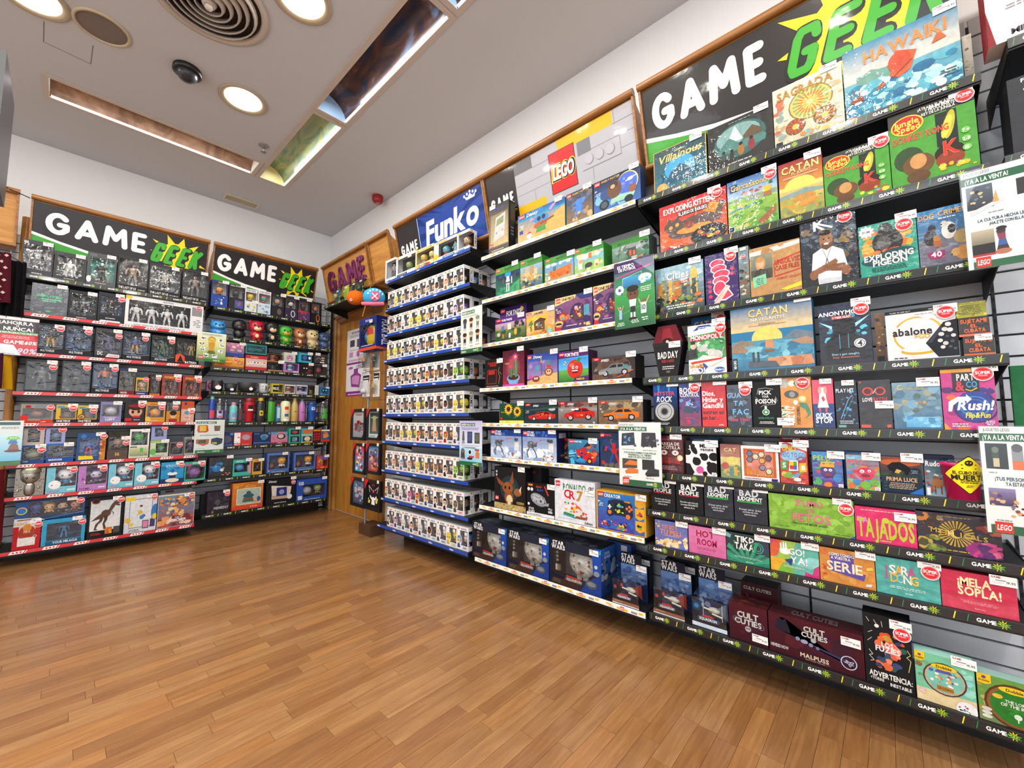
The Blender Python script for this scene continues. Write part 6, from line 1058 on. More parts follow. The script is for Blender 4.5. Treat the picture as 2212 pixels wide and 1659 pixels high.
row('L', 5, [
 (1079, 1132, 871, '17402c', 'dark green set box with two sunflowers', 'g 0 0 100 100 123c28 1c4a34;l 2f7a48 2 42 30 38 66;l 2f7a48 2 66 26 72 54;p 2f8a54 42 36 24 48 40 44;p 2f8a54 58 30 80 34 62 24;S 38 70 18 13 14 e8b42c;c 38 70 8 4a2a14;S 74 58 17 12 14 e8b42c;c 74 58 7 4a2a14;r 0 0 100 13 e8e060;b 0 0 100 13 14 4 c8c04a,f0ea88;r 4 18 13 28 d2201f;t Botanicals 18 56 6 c8b83a 22', dict(P=(88, 98))),
 (1133, 1205, 870, '1c2430', 'dark set box with red open racing car, third from right', 'g 0 0 100 100 24303c 18202c;b 0 50 100 90 14 30 1c3a34,2c3c54,203044;e 84 68 10 8 a8b8c8;p 2f5a38 0 60 100 74 100 80 0 66;'+car('c8281e', '18181c', 12, 94, 0, 0.9)+'p e87a2c 30 40 60 44 58 50;b 30 30 86 46 8 8 e0482c,f0e8e0,18181c;'+LGs+'T SPEED 36 86 9 e4e4e8 28 i;f 4 50 16 64 2 c8c8cc', dict(P=(88, 101))),
 (1206, 1291, 866, '5a4a44', 'set box with cheerful red race car on track', 'g 0 0 100 60 5a5654 8a8480;g 0 60 100 100 9a9492 5a3a34;b 0 72 100 96 30 10 6a3a34,8a5a50,4a3430;'+car('c41e1a', '22242a', 16, 94, 4, 1.15)+'b 20 30 90 46 10 8 d83028,e8a83a,a81814;e 40 62 5 4 f2f2f4;e 50 64 5 4 f2f2f4;'+LGs+'T SPEED 34 86 9 e4e4e8 28 i;f 4 54 14 66 2 d8d4d0;T 95 92 6 8 eee 10', dict(P=(90, 101))),
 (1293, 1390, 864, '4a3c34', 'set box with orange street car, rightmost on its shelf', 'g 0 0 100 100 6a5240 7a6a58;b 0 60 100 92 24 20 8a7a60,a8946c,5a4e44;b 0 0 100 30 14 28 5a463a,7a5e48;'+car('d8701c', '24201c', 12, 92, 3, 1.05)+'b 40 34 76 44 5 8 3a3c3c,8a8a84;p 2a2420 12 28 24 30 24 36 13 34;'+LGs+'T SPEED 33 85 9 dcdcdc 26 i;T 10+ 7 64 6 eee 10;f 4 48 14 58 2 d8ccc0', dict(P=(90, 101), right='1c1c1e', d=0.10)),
], **D)
SW = 'g 0 0 100 78 c8d8f0 7a90b8;b 0 0 100 40 36 24 d8e4f4,a8c0e0,8aa4d0,f0f4fa;p 8aa0c8 0 66 30 56 60 70 100 58 100 78 0 78;e 26 52 12 12 6a6e74;b 14 40 44 64 14 9 4a4e54,8a8e94,5a5e64;l 5a5e64 3 22 44 14 24 18 8;l 5a5e64 3 30 44 40 26 44 10;r 78 30 92 60 dcdee0;r 76 56 94 60 b8babc;b 70 60 90 72 5 10 4a4c50;b 60 0 98 22 14 9 f0f0f2,d0d4dc,a86a50;l e05a4a 1 52 68 70 72;c 44 60 1.6 e0403a;g 0 78 100 100 24489c 16306c;b 0 78 100 100 14 10 3a6ac0,1c3878;'+LG+'T STAR 26 93 8 f0f2f6 24;T WARS 26 84 8 f0f2f6 26;'
row('L', 6, [
 (1060, 1127, 928, '16306c', 'snowy battle set box with grey walker, left of the pair', SW, dict(P=(88, 98))),
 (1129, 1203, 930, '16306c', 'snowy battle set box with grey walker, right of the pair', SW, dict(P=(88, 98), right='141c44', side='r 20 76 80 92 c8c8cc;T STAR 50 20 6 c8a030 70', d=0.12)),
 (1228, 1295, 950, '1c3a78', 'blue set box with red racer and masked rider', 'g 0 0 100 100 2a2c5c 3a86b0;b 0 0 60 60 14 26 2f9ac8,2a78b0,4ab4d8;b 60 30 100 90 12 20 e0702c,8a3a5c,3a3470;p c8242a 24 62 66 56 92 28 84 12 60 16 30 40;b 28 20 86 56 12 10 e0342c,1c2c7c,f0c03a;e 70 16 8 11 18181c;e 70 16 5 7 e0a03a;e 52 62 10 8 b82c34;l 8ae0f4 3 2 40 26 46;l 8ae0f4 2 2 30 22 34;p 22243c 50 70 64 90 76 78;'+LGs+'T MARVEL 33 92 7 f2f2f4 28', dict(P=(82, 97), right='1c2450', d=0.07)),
 (1297, 1348, 934, '16244c', 'dark blue set box with red and blue armoured figure', 'g 0 0 100 100 2c3a58 1c3458;b 0 40 100 80 12 30 24406c,1c3054;b 0 0 100 14 6 30 6a6458;e 60 62 9 8 c8282c;p c42a2c 44 54 78 54 70 40 54 40;l 2f4a9c 9 48 50 30 62 26 54;l c42a2c 8 30 60 24 46;l 2f4a9c 9 56 40 48 22 44 10;l c42a2c 9 68 40 76 22 82 10;l c42a2c 7 78 54 92 46;l 8a6a4c 3 52 66 46 78 56 80;c 14 12 8 c8282c;'+LGs+'T MARVEL 36 92 6 d8404a 30;', dict(P=None)),
], **D)
row('L', 6, [(1213, 1246, 946, '2a201e', 'dark set box edge behind the snowy pair', 'r 0 0 100 100 2c2422;b 0 0 60 90 10 30 8a4a30,5a4438,b08a60;r 10 88 60 98 c8281f', dict(back=0.08, P=None, d=0.08))], **D)
row('L', 7, [
 (1068, 1136, 1010, '121114', 'large black set box with brown long-eared animal model', 'g 0 14 100 100 141316 161418;e 50 50 30 30 1c3438;e 50 50 20 20 26484a;r 0 0 100 14 b8a068;b 0 0 100 14 24 5 8a7448,d8c088,6a5838;e 48 30 14 16 8a4a28;e 50 24 10 12 e0cfa0;e 44 52 17 13 9a542c;p 8a4a28 34 60 6 76 14 60 30 52;p 8a4a28 50 62 60 92 64 66 56 56;e 76 44 12 9 9a5a30;p e0cfa0 80 50 88 60 84 42;e 37 52 3 4 1c1210;e 50 52 3 4 1c1210;l 8a4a28 5 42 20 42 14;l 8a4a28 5 56 20 58 14;r 4 20 15 30 d2201f;t LEGO 9.5 25 5 fff 9 i;T POKEMON 84 20 6 c8a050 22;c 8 88 3 b8b8b8;c 8 80 3 b8b8b8', dict(P=(88, 98), right='0e0d10', d=0.06)),
 (1138, 1198, 1045, '0e0e12', 'black model kit box with grey saucer spaceship', 'r 0 0 100 100 101015;r 0 0 100 9 e8e8ec;e 44 50 30 18 8a8f98 -18;e 42 52 24 12 b0b4ba -18;b 20 36 72 64 22 6 6a6e78,c8ccd2,50545e;p 9a9ea6 64 40 82 44 80 34 62 34;c 52 46 4 4a4e58;b 76 14 98 30 10 8 8a8e96,b8bcc2;l d83a30 4 66 94 80 66;r 6 90 24 97 c83a2c;t Revell 15 93.5 4 f0e040 16;c 8 80 5 e8e8e8;c 20 80 5 e8e8e8;c 8 34 4 e8e8e8;T BUILD 46 90 6 d8382c 22 i;T PLAY 50 80 7 2f6ac8 22 i;T STAR 18 21 6 f0f0f0 22;T WARS 18 13 6 f0f0f0 24;f 4 3 60 6 1 3a3a40', dict(P=(90, 94), d=0.05)),
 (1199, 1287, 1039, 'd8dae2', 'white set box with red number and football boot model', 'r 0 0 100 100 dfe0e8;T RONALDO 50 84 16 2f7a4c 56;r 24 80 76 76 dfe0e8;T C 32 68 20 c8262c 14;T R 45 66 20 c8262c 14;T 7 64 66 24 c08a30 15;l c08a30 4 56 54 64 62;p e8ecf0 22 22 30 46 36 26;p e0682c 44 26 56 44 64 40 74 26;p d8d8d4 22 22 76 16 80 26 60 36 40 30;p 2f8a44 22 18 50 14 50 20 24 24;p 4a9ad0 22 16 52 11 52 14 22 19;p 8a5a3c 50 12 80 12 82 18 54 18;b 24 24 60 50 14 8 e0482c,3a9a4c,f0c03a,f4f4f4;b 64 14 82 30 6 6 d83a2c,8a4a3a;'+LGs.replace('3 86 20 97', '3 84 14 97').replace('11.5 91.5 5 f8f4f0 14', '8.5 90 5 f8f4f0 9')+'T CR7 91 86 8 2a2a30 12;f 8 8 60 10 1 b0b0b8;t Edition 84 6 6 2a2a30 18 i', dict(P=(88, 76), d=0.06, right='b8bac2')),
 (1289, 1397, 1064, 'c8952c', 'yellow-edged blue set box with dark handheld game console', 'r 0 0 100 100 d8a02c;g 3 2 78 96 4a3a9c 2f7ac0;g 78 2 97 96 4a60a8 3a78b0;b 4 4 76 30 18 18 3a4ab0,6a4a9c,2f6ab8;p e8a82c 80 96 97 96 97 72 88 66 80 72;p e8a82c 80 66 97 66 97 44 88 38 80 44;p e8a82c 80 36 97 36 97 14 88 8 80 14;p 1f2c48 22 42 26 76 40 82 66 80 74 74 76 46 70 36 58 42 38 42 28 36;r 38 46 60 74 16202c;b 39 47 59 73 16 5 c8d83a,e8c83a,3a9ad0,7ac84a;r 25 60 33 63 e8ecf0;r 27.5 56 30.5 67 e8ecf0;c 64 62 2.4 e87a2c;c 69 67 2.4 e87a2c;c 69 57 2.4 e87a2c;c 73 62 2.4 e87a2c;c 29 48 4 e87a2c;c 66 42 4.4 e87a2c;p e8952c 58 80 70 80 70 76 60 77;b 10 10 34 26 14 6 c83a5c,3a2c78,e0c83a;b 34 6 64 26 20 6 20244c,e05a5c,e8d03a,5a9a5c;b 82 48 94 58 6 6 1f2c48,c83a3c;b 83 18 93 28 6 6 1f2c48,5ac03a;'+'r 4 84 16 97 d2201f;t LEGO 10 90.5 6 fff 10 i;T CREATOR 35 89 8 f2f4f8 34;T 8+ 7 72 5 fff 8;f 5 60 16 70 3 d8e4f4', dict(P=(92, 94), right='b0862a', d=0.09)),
], **D)
row('L', 7, [(1146, 1170, 1008, '1a181c', 'black box edge behind the long-eared animal box', 'r 0 0 100 100 1c1a1e;r 20 84 50 90 6a2020', dict(back=0.07, P=None, d=0.08)), (1398, 1404, 1066, '9a7428', 'second yellow-edged box behind the console set', 'r 0 0 100 100 b0862a', dict(back=0.10, P=None, d=0.08))], **D)
FAL = 'win 1'
def falcon(side, pl, z, u0, u1, h, body, label, dsl, o, seed):
    t = package(side, pl, z, u0, u1, h, '1a2030', label,
      'r 0 0 6 100 1c1e2c;p 15161c 0 100 34 100 34 90 22 78 8 78 0 84;T STAR 18 93 9 f0f0f2 26;T WARS 18 83.5 9 f0f0f2 28;r 5 66 20 75 141c34;f 6 67 18 74 2 7a8aa8;p 1c4aa8 86 40 100 44 100 100 88 100 84 80;p 3a9ad8 94 86 100 90 100 100;p 14182c 0 0 40 0 40 12 30 20 0 24;p 3a241c 4 0 60 0 58 12 30 14 8 14;p 5a4a48 30 14 64 12 66 20 34 23;T SQUADRON 49 17.5 5.4 d8d0c8 28 o3a2a28;l c8302c 2 34 24.5 62 22;p 1c3a8c 62 0 100 0 100 44 84 34 70 16;e 82 20 11 9 4a5058;e 82 21 8 5 7a8088;e 92 46 5 6 8a8e94;c 91 60 3 c8ccd2;r 2 24 13 28 c8302c;f 4 4 24 12 3 6a5a58',
      dict(win='6 24 86 78', ins='7a7a84', d=0.16, g=o['g'], P=(88, 90), top='15171f', right='1c3f8c', side='g 0 0 100 100 15305c 2a5cb0;b 0 10 100 80 22 30 3a4654,1c2434,5a6674,8a929a;T STAR 40 88 6 b8bcc8 40;T WARS 40 80 6 b8bcc8 42', name='toy_box', cat='toy', topart='b 0 0 100 100 12 30 1c2030,2a3040,3a404c;T STAR_WARS 34 60 26 8a8e98 40'), seed)
    w_ = u1-u0; r = min(w_*0.40, h*0.36); b = MB(); cz = h*0.56; cx = w_*0.06
    rows = []; n = 28
    for rr, y in ((0.0, 0.020), (0.16, 0.022), (0.20, 0.030), (0.55, 0.034), (0.96, 0.048), (1.0, 0.056), (1.0, 0.066), (0.5, 0.082)):
        rows.append([(cx+max(rr, 0.001)*r*math.cos(2*PI*k/n), y, cz+max(rr, 0.001)*r*math.sin(2*PI*k/n)) for k in range(n)])
    b.grid(rows, 'd8d6cc', True, True)
    for k in range(16):
        a = 2*PI*k/16+0.1; R3 = random.Random(k)
        for q0, q1 in ((0.28, 0.9),):
            b.face([(cx+q*r*math.cos(a+s), 0.0305+0.0165*q*q-0.004, cz+q*r*math.sin(a+s)) for q, s in ((q0, -0.02), (q1, -0.012), (q1, 0.012), (q0, 0.02))], '6e6c68')
        if k % 3 == 0: b.sup(cx+0.6*r*math.cos(a+.15), 0.036, cz+0.6*r*math.sin(a+.15), 0.008, 0.005, 0.008, '77584c' if k % 2 else '55544f', 1, 8, 4)
    b.lathe([(0.001, 0), ], 'b4b2a8') if False else None
    for k in range(3): b.sup(cx, 0.026-0.002*k, cz, r*(0.19-0.05*k), 0.006, r*(0.19-0.05*k), ('8a887e', 'a8a69c', '5c5a55')[k], 1, 14, 4)
    b.box(cx-0.006, 0.03, cz-r*0.75, cx+0.006, 0.045, cz-r*0.5, '8a3028'); b.sup(cx+r*0.5, 0.034, cz+r*0.82, 0.018, 0.008, 0.010, '8a6a34', 1, 10, 4)
    for s in (-1, 1): b.box(cx+s*r*0.18-0.02, 0.05, cz-r*1.22, cx+s*r*0.18+0.02, 0.07, cz-r*0.9, 'a8a69c')
    b.obj('toy_saucer', 'vinyl', t)
    b = MB()
    for k in range(3): b.box(-w_*0.42+k*0.012, 0.02, h*0.27, -w_*0.42+k*0.012+0.008, 0.03, h*0.40, ('c8c4bc', '8a7a6c', '6a5a4c')[k])
    for k in range(3): b.sup(-w_*0.38, 0.02, h*(0.50+0.09*k), 0.010, 0.008, 0.009, '6a685f', 1, 8, 4)
    b.obj('mini_figures', 'vinyl', t); return t
row('L', 8, [
 (1020, 1094, 1133, '', 'large window box with round grey toy spaceship, left of three', '', dict(fn=falcon)),
 (1096, 1186, 1152, '', 'large window box with round grey toy spaceship, middle of three', '', dict(fn=falcon)),
 (1188, 1300, 1174, '', 'large window box with round grey toy spaceship, right of three', '', dict(fn=falcon)),
 (1323, 1381, 1209, '1a2a4c', 'clear blister pack with red-winged toy craft on the white-railed shelf', '', dict(fn=shippack, fr=FRA, g='toy spacecraft packs')),
], g='toy spaceship boxes')
row('L', 8, [
 (1312, 1366, 1172, '1c3a7c', 'blue spaceship box behind the right end of the three', 'g 0 0 100 100 1a2c54 24509c;b 0 0 100 90 16 24 3a4654,1c2434,5a8ac8;r 60 84 84 96 d8dce4', dict(back=0.17, P=None, d=0.06, top='141824', name='toy_box', cat='toy')),
 (1368, 1404, 1198, '16203c', 'second toy craft pack behind the left red-winged one', 'r 0 0 100 100 141a2c;T STAR 30 93 8 9aa0ac 52;T WARS 30 84 8 9aa0ac 52', dict(back=0.17, P=(80, 84), d=0.05, name='blister_pack', cat='toy')),
], g='boxes in the second row of the bottom shelf')

# ------------------------------------------------------------------ big-head figure boxes in the blue-railed bay
HC = {'b': ('5a3a24', 'e8bc98', '3a4a6c', 'brown'), 'k': ('1c1a1c', 'e8c0a0', '26262c', 'black'), 'y': ('e0cc30', 'ecd84a', 'd8b82c', 'yellow'), 'g': ('7ab82c', '9ad03c', '3a5a2c', 'green'),
      'r': ('c0221e', 'd8a03a', 'a81c1c', 'red'), 'o': ('c8642a', 'ecc0a0', '8a6a2c', 'orange'), 'w': ('d8d8dc', 'ece4e0', '4a4c58', 'white'), 'p': ('5a3a94', 'e0c0b8', '3c2c6c', 'purple'),
      'd': ('1c1614', '7a4a34', 'b8b8bc', 'dark brown'), 't': ('8a5a34', 'b8844c', '6a4a2c', 'tan'), 'u': ('4a8ad0', 'e8c8b0', '2f5aa8', 'blue'), 'm': ('c02878', 'e87aa8', 'd03a8c', 'magenta'), 'B': ('6a5a48', '8a7a60', '5a4e3c', 'bronze')}
LC = ['c8302c', '2f5ab0', '2c2c30', '3a9ab0', 'e0a82c', '8a3a8c', 'd8702c', '2f8a4c', '4a4a50', 'c83a6c']
POPS = {}
def pop_art(code, v):
    hair, skin, cloth, _ = HC[code]; r_ = random.Random(hash_(code)+v*7); c = r_.choice(LC); c2 = r_.choice(LC)
    a = Art(0.115, 0.16)
    s = f'r 0 0 100 100 eceaea;r 5 86 22 95 e0b83c;t POP! 13 90.5 5 8a3a5c 15;r 36 88 {60+v*6} 94 {c};r 40 90 {56+v*5} 92 f0f0f0;'
    s += f'p f4f4f4 2 8 30 4 34 16 36 30 42 36 42 50 30 56 2 54;e 18 42 20 17 f6f6f6;e 18 45 19 15.5 {hair};e 14 39 16 12 {skin};e 6 56 15 5 {hair};e 22 40 3.2 3.4 141414;p {cloth} 0 6 24 6 22 22 16 26 0 26;l {skin} 4 20 20 27 10;'
    s += f'r 40 5 92 17 {c};r 43 7 89 15 f2f2f2;r 50 9 82 13 {c2 if v % 2 else c};r 62 2 90 3.6 b8b8bc'
    a.run(s, v+3); me = a.clip().mb.mesh('cover_print'); me.materials.append(M['print']); return me
def hash_(s): return sum(ord(c)*31 for c in s)
def pop_body():
    w_, h, d = 0.115, 0.16, 0.09; b = MB(); X = lambda p: (p/100-.5)*w_; Z = lambda p: p/100*h; wc = 'e6e4e4'; dk = '26242a'
    b.face([(-w_/2, d, 0), (w_/2, d, 0), (w_/2, d, h), (-w_/2, d, h)], dk); b.face([(-w_/2, 0, 0), (-w_/2, d, 0), (-w_/2, d, h), (-w_/2, 0, h)], wc)
    b.face([(-w_/2, 0, h), (w_/2, 0, h), (w_/2, d, h), (-w_/2, d, h)], wc); b.face([(-w_/2, 0, 0), (w_/2, 0, 0), (w_/2, d, 0), (-w_/2, d, 0)], wc)
    b.face([(-w_/2+.001, d-.001, .001), (w_/2-.001, d-.001, .001), (w_/2-.001, .002, .001), (-w_/2+.001, .002, .001)], dk)
    for q in ((0, 0, 100, 20), (0, 84, 100, 100), (0, 20, 26, 84), (94, 20, 100, 84)): b.face([(X(q[0]), 0, Z(q[1])), (X(q[2]), 0, Z(q[1])), (X(q[2]), 0, Z(q[3])), (X(q[0]), 0, Z(q[3]))], wc)
    x = w_/2
    for ya, za, yb, zb in ((0, 0, d, h*.2), (0, h*.84, d, h), (0, h*.2, .006, h*.84), (d*.66, h*.2, d, h*.84)): b.face([(x, ya, za), (x, yb, za), (x, yb, zb), (x, ya, zb)], wc)
    me = b.mesh('figure_box'); me.materials.append(M['card'])
    b = MB(); b.face([(X(26), .001, Z(20)), (X(94), .001, Z(20)), (X(94), .001, Z(84)), (X(26), .001, Z(84))], 'fff'); b.face([(x-.001, .006, h*.2), (x-.001, d*.66, h*.2), (x-.001, d*.66, h*.84), (x-.001, .006, h*.84)], 'fff')
    wn = b.mesh('window'); wn.materials.append(M['clear']); return me, wn
POPB, POPW = pop_body()
PFR = []   # opening prints: front print must leave the window free, so cut it into border strips
def strip_print(code, v):
    """front print limited to the card border around the window, plus the raised portrait die-cut at left"""
    key = (code, v)
    if key in POPS: return POPS[key]
    hair, skin, cloth, _ = HC[code]; r_ = random.Random(hash_(code)+v*7); c = r_.choice(LC); c2 = r_.choice(LC); a = Art(0.115, 0.16)
    s = f'r 4 87 20 96 e0b83c;t POP! 12 91.5 5 7a2c4c 15;r 34 88 {64+v*6} 95 {c};r 38 90.5 {58+v*6} 93 f2f2f2;'
    s += f'p f6f6f6 0 6 26 6 30 20 38 26 42 36 42 50 34 60 20 64 8 60 0 60;e 20 44 19 17 {hair};e 17 40 17 12.5 {skin};p {hair} 1 46 4 58 20 61 34 56 38 46 30 52 16 50;e 28 40 3.4 3.6 141414;e 10 39 3.4 3.6 141414;p {cloth} 2 8 28 8 27 22 20 27 8 27 2 22;l {skin} 4 24 22 31 12;'
    if code in 'gt': s += f'p {hair} 2 52 0 66 12 58;p {hair} 26 58 38 68 36 52;'
    s += f'r 44 5 93 16 {c};r 46 6.5 91 14.5 f2f2f2;r 52 8.5 85 12.5 {c2 if v % 2 else c}'
    a.run(s, v+3); me = a.clip().mb.mesh('cover_print'); me.materials.append(M['print']); POPS[key] = me; return me
SIDE = {}
def side_print(name, code):
    a = Art(0.09, 0.16); hair, skin, cloth, _ = HC[code]
    a.run(f'r 70 88 88 97 e0b83c;v {"_".join(name.split())} 84 55 15 26262a 52;c 84 12 7 26262a;c 84 12 5.5 f0f0f0;e 30 10 16 8 {skin};e 30 15 17 7 {hair};c 24 9 2 111;c 36 9 2 111')
    me = a.clip().mb.mesh('side_print'); me.materials.append(M['print']); return me
def pop(u, y, z, code, v, label, side=None, group='boxed big-head figures on blue-railed shelves', sc=1.0, dark=False):
    t = link('figure_box', POPB, None, (u, y, z)); t.scale = (sc, sc, sc)
    link('window', POPW, t); link('cover_print', strip_print(code, v), t)
    hair, skin, cloth, nm = HC[code]; f = link('figurine', chib(hair, skin, cloth, {'t': 'round', 'g': 'side', 'w': None}.get(code)), t, (0.010, 0.042, 0.014)); f.scale = (1.0, 1.0, 1.02)
    link('price_label', PSMALL, t, (0.022+0.004*v, -0.0012, 0.107))
    if side:
        me = side_print(side, code); link('side_print', me, t, (0.0577, 0.045, 0), PI/2)
    tag(t, label, 'box', group); return t
ROWS = {2: 'kybbbbdok', 3: 'bbwyyobwp', 4: 'yykbptybw', 5: 'bbkbkrtdg', 6: 'kpkbydbdy', 7: 'dtyyrborw', 8: 'bouoyttkg', 9: 'okwmrbkkB', 10: 'kpwbwdwyu'}
SN = {2: ['FALCON', 'NIKKI', 'BIT CUO'], 3: [None, 'FALCONE', None], 4: [None, 'LEXND', None], 5: ['ALIEN', 'NICO ROBIN', None], 6: ['JAMES', 'KID WITH DOOD', 'RAY STA'], 7: [None, None, None], 8: ['OKARA', 'SCARECROW', None], 9: ['TYLER GALPIN', 'BILL PIED', None], 10: [None, None, None]}
R = random.Random(5)
for rw, codes in ROWS.items():
    z = FZ[rw-1]+0.0165; n = len(codes); u = U_on('R', YF+0.012, z, 1001 if rw < 10 else 1012)-0.0575
    if rw == 10: u = -2.285
    for k in range(n-1, -1, -1):
        c = codes[k]; last = k == n-1
        pop(u, YF+0.012+R.uniform(0, 0.004), z, c, R.randrange(4), f'boxed figure with {HC[c][3]} head, {ORD[k+1]} from left on {ORD[rw]} blue-railed shelf', SN[rw][0] if last else None)
        if last:
            for q in (1, 2):
                if rw == 10 and q == 1: continue
                c3 = R.choice('bkdowu'); pop(u-0.003*q, YF+0.018+0.0935*q, z, c3, R.randrange(4), f'figure box standing {("second", "third")[q-1]} deep at right end of {ORD[rw]} blue-railed shelf', SN[rw][q])
        u -= 0.1165+R.uniform(0, 0.0018)
        if u < -3.31: break
# top shelf of the same bay: larger clear boxes
DF = dict(g='larger window boxes on the top blue-railed shelf', name='figure_box', swin=1, d=0.07)
row('F', 1, [
 (832, 853, 560, 'e2e2e4', 'narrow white window box at left end of top blue-railed shelf', 'l 8a8a90 2 10 12 10 90;c 78 24 10 e0b898;t CHERI 40 6 5 333 50', dict(win='14 14 92 90', fig=[man('8a8c94', '6a6c74', 'd8b090')], P=None)),
 (855, 896, 549, 'dededf', 'wide white window box holding a green figure', 'r 6 4 60 12 26262a;f 8 6 56 10 1 dcdcdc;r 4 88 16 97 e0b83c', dict(win='10 18 92 86', fig=[chib('8aa04a', 'a8b86a', '4a5a3a')], P=(74, 84), right='d8d8da')),
 (897, 936, 534, 'd8cfa0', 'yellow window box with several small gold figures', 'r 10 86 90 96 c8a83a;r 20 88 80 94 e8d88a;e 16 14 12 10 e8c83a;e 60 10 24 8 c84a3c;b 4 4 60 20 8 14 e8d04a,4a9ad0,e8a0b0', dict(win='8 24 96 84', fig=[chib('d8b43a', 'e8d06a', 'c89a2c'), chib('e0c04a', 'f0d888', 'b8862c')], ins='6a6238', P=None, right='cfc48c')),
 (937, 986, 516, 'dcdcd8', 'white window box with yellow animal print and blue figure', 'e 10 22 12 14 e8c82c;p e8c82c 2 30 4 48 12 34;r 10 88 60 96 e0b83c;r 40 4 92 14 3a78c0;f 44 6 88 12 1 fff', dict(win='22 18 94 86', fig=[chib('3a9ab8', '6ac0c8', 'c83a34'), man('6ab8c0', 'a8d8dc', 'd8e8ec')], P=None)),
 (987, 1014, 499, 'e4e4e6', 'tall white window box at right end of top blue-railed shelf', 'r 6 4 60 12 6a9ac8;r 4 88 30 97 e0b83c;e 20 20 14 10 e8d0a0', dict(win='14 16 92 86', fig=[chib('6a4a2c', 'c8b090', '7a5a34')], P=None, right='dcdcde', side='v THE_MAX 84 50 10 26262a 60;r 20 88 44 97 e0b83c;e 30 8 18 7 b8862c', d=0.075)),
], **DF)

# ------------------------------------------------------------------ back wall, left bay
GA = 'boxed collectibles in the left bay of the back wall'
D = dict(g=GA, name='figure_box', d=0.12)
DARK = '2a2c30'
def band(words, extra='', col='e6e4e2'): return f'r 0 0 100 14 1a1a1e;t {words} 34 7 7 {col} 56;f 66 4 94 10 1 a8a8a8;' + extra
row('A', 1, [
 (43, 112, 521, '3a3c42', 'grey-black window box with ghostly figure, far left of top shelf', 'c 82 70 9 d8dce4;c 82 70 6 2a2c50;f 30 3 70 9 1 c8c8c8;r 4 88 18 95 c8c8c8', dict(win='6 16 94 88', fig=[man('8a8c90', '6a6c70', '9a9a98', '55575c')], ins='6c6e74', top='55575c')),
 (114, 184, 548, '33373a', 'dark window box with white ghost shape inside, second on top shelf', 'f 30 4 66 8 1 c8c8c8;r 4 90 26 97 4a4c50', dict(win='8 12 90 86', fig=[man('d8dcdc', 'c8cccc', 'e4e6e6', 'b8bcbc')], ins='3c4444', insart='b 16 14 88 50 20 12 c8cccc,8a9090,e0e4e4')),
 (185, 249, 549, '4a4e52', 'window box with teal backdrop and thin figure', 'e 8 16 8 10 e8e8ec;f 30 6 70 9 1 c8c8c8;r 8 88 30 96 6a6c70', dict(win='10 14 92 84', fig=[man('2a3438', '242c30', 'e8e8e4')], ins='2a8a80', insart='g 0 0 100 100 1f6a62 4ab8a8;e 50 20 34 12 3a4a44')),
 (251, 318, 557, '26282c', 'clear box with armoured figure over a dark base, left of three', band('THE_LAST_OF_US'), dict(win='4 16 97 92', fig=[man('8a7460', '7a7a78', '6a4a38')], ins='3c3e42', top='5a5c62')),
 (319, 389, 574, '26282c', 'clear box with crumpled shiny wrapping, middle of three', band('THE_LAST_OF_US'), dict(win='4 16 97 92', fig=[man('a8a49a', '7a7a78', '8a8278')], ins='55575a', insart='b 0 10 100 90 30 20 8a8c90,5a5c60,c8ccd0,3c3e42')),
 (391, 450, 585, '26282c', 'clear box with small standing figure, right of three', band('THE_LAST_OF_US'), dict(win='4 16 97 94', fig=[man('8a8078', '6a6c70', '7a5040')], ins='4c4e50')),
], **dict(D, d=0.07))
row('A', 2, [
 (64, 144, 616, '5a5e66', 'flat grey box with green lettering and glossy highlight', 'g 0 0 100 100 585c64 6a6e76;T GREEN_LANTERN 48 62 8 4ac88a 70;f 22 50 80 56 1 5ad89a;f 30 44 72 49 1 5ad89a;e 48 12 7 3 3fb878;r 0 0 100 1.5 3a8a4a;t DC 50 92 7 5ab88a 12', dict(d=0.03, m='wrap', P=(82, 99))),
 (146, 208, 630, '222428', 'black window box with small dark statue, second shelf', 'c 80 66 10 c8ccd8;c 80 66 7 2a2c58;f 26 3 68 9 1 b8b8bc', dict(win='6 14 94 90', fig=[man('4a5058', '3c4048', '8a8c90')], ins='2c2e34')),
 (209, 267, 634, '22262e', 'blue and black window box with dark caped action figure', 'r 0 0 100 24 20242a;p e0e4ec 6 0 90 0 84 6 14 6;f 30 12 70 18 1 c8ccd0;e 60 28 6 4 3a78c8', dict(win='10 26 90 88', fig=[man('26282e', '2a2a30', 'c8a088', '1a1c20')], ins='3a5078', S=(88, 84))),
 (268, 437, 650, 'cfd0d2', 'wide silver window box holding four white sketch-like figures', 'T EDITION 52 93 5 4a4c50 18;r 84 60 98 92 8a8c90;f 86 20 97 50 5 8a8c90;f 10 3 80 8 1 9a9ca0;p e8c83a 0 88 6 86 8 94 4 100 0 100', dict(win='4 12 82 86', fig=[man('d8dadc', 'c8cacc', 'b8babc')]*4, ins='2c2e32', S=(93, 90), P=None)),
], **D)
DCB = 'r 0 0 100 20 181a20;T DC 40 24 9 4a9ae0 16;t MULTIVERSE 42 11 7 d8dce0 50;l c8d0dc 1 4 20 30 18 70 18 96 22;'
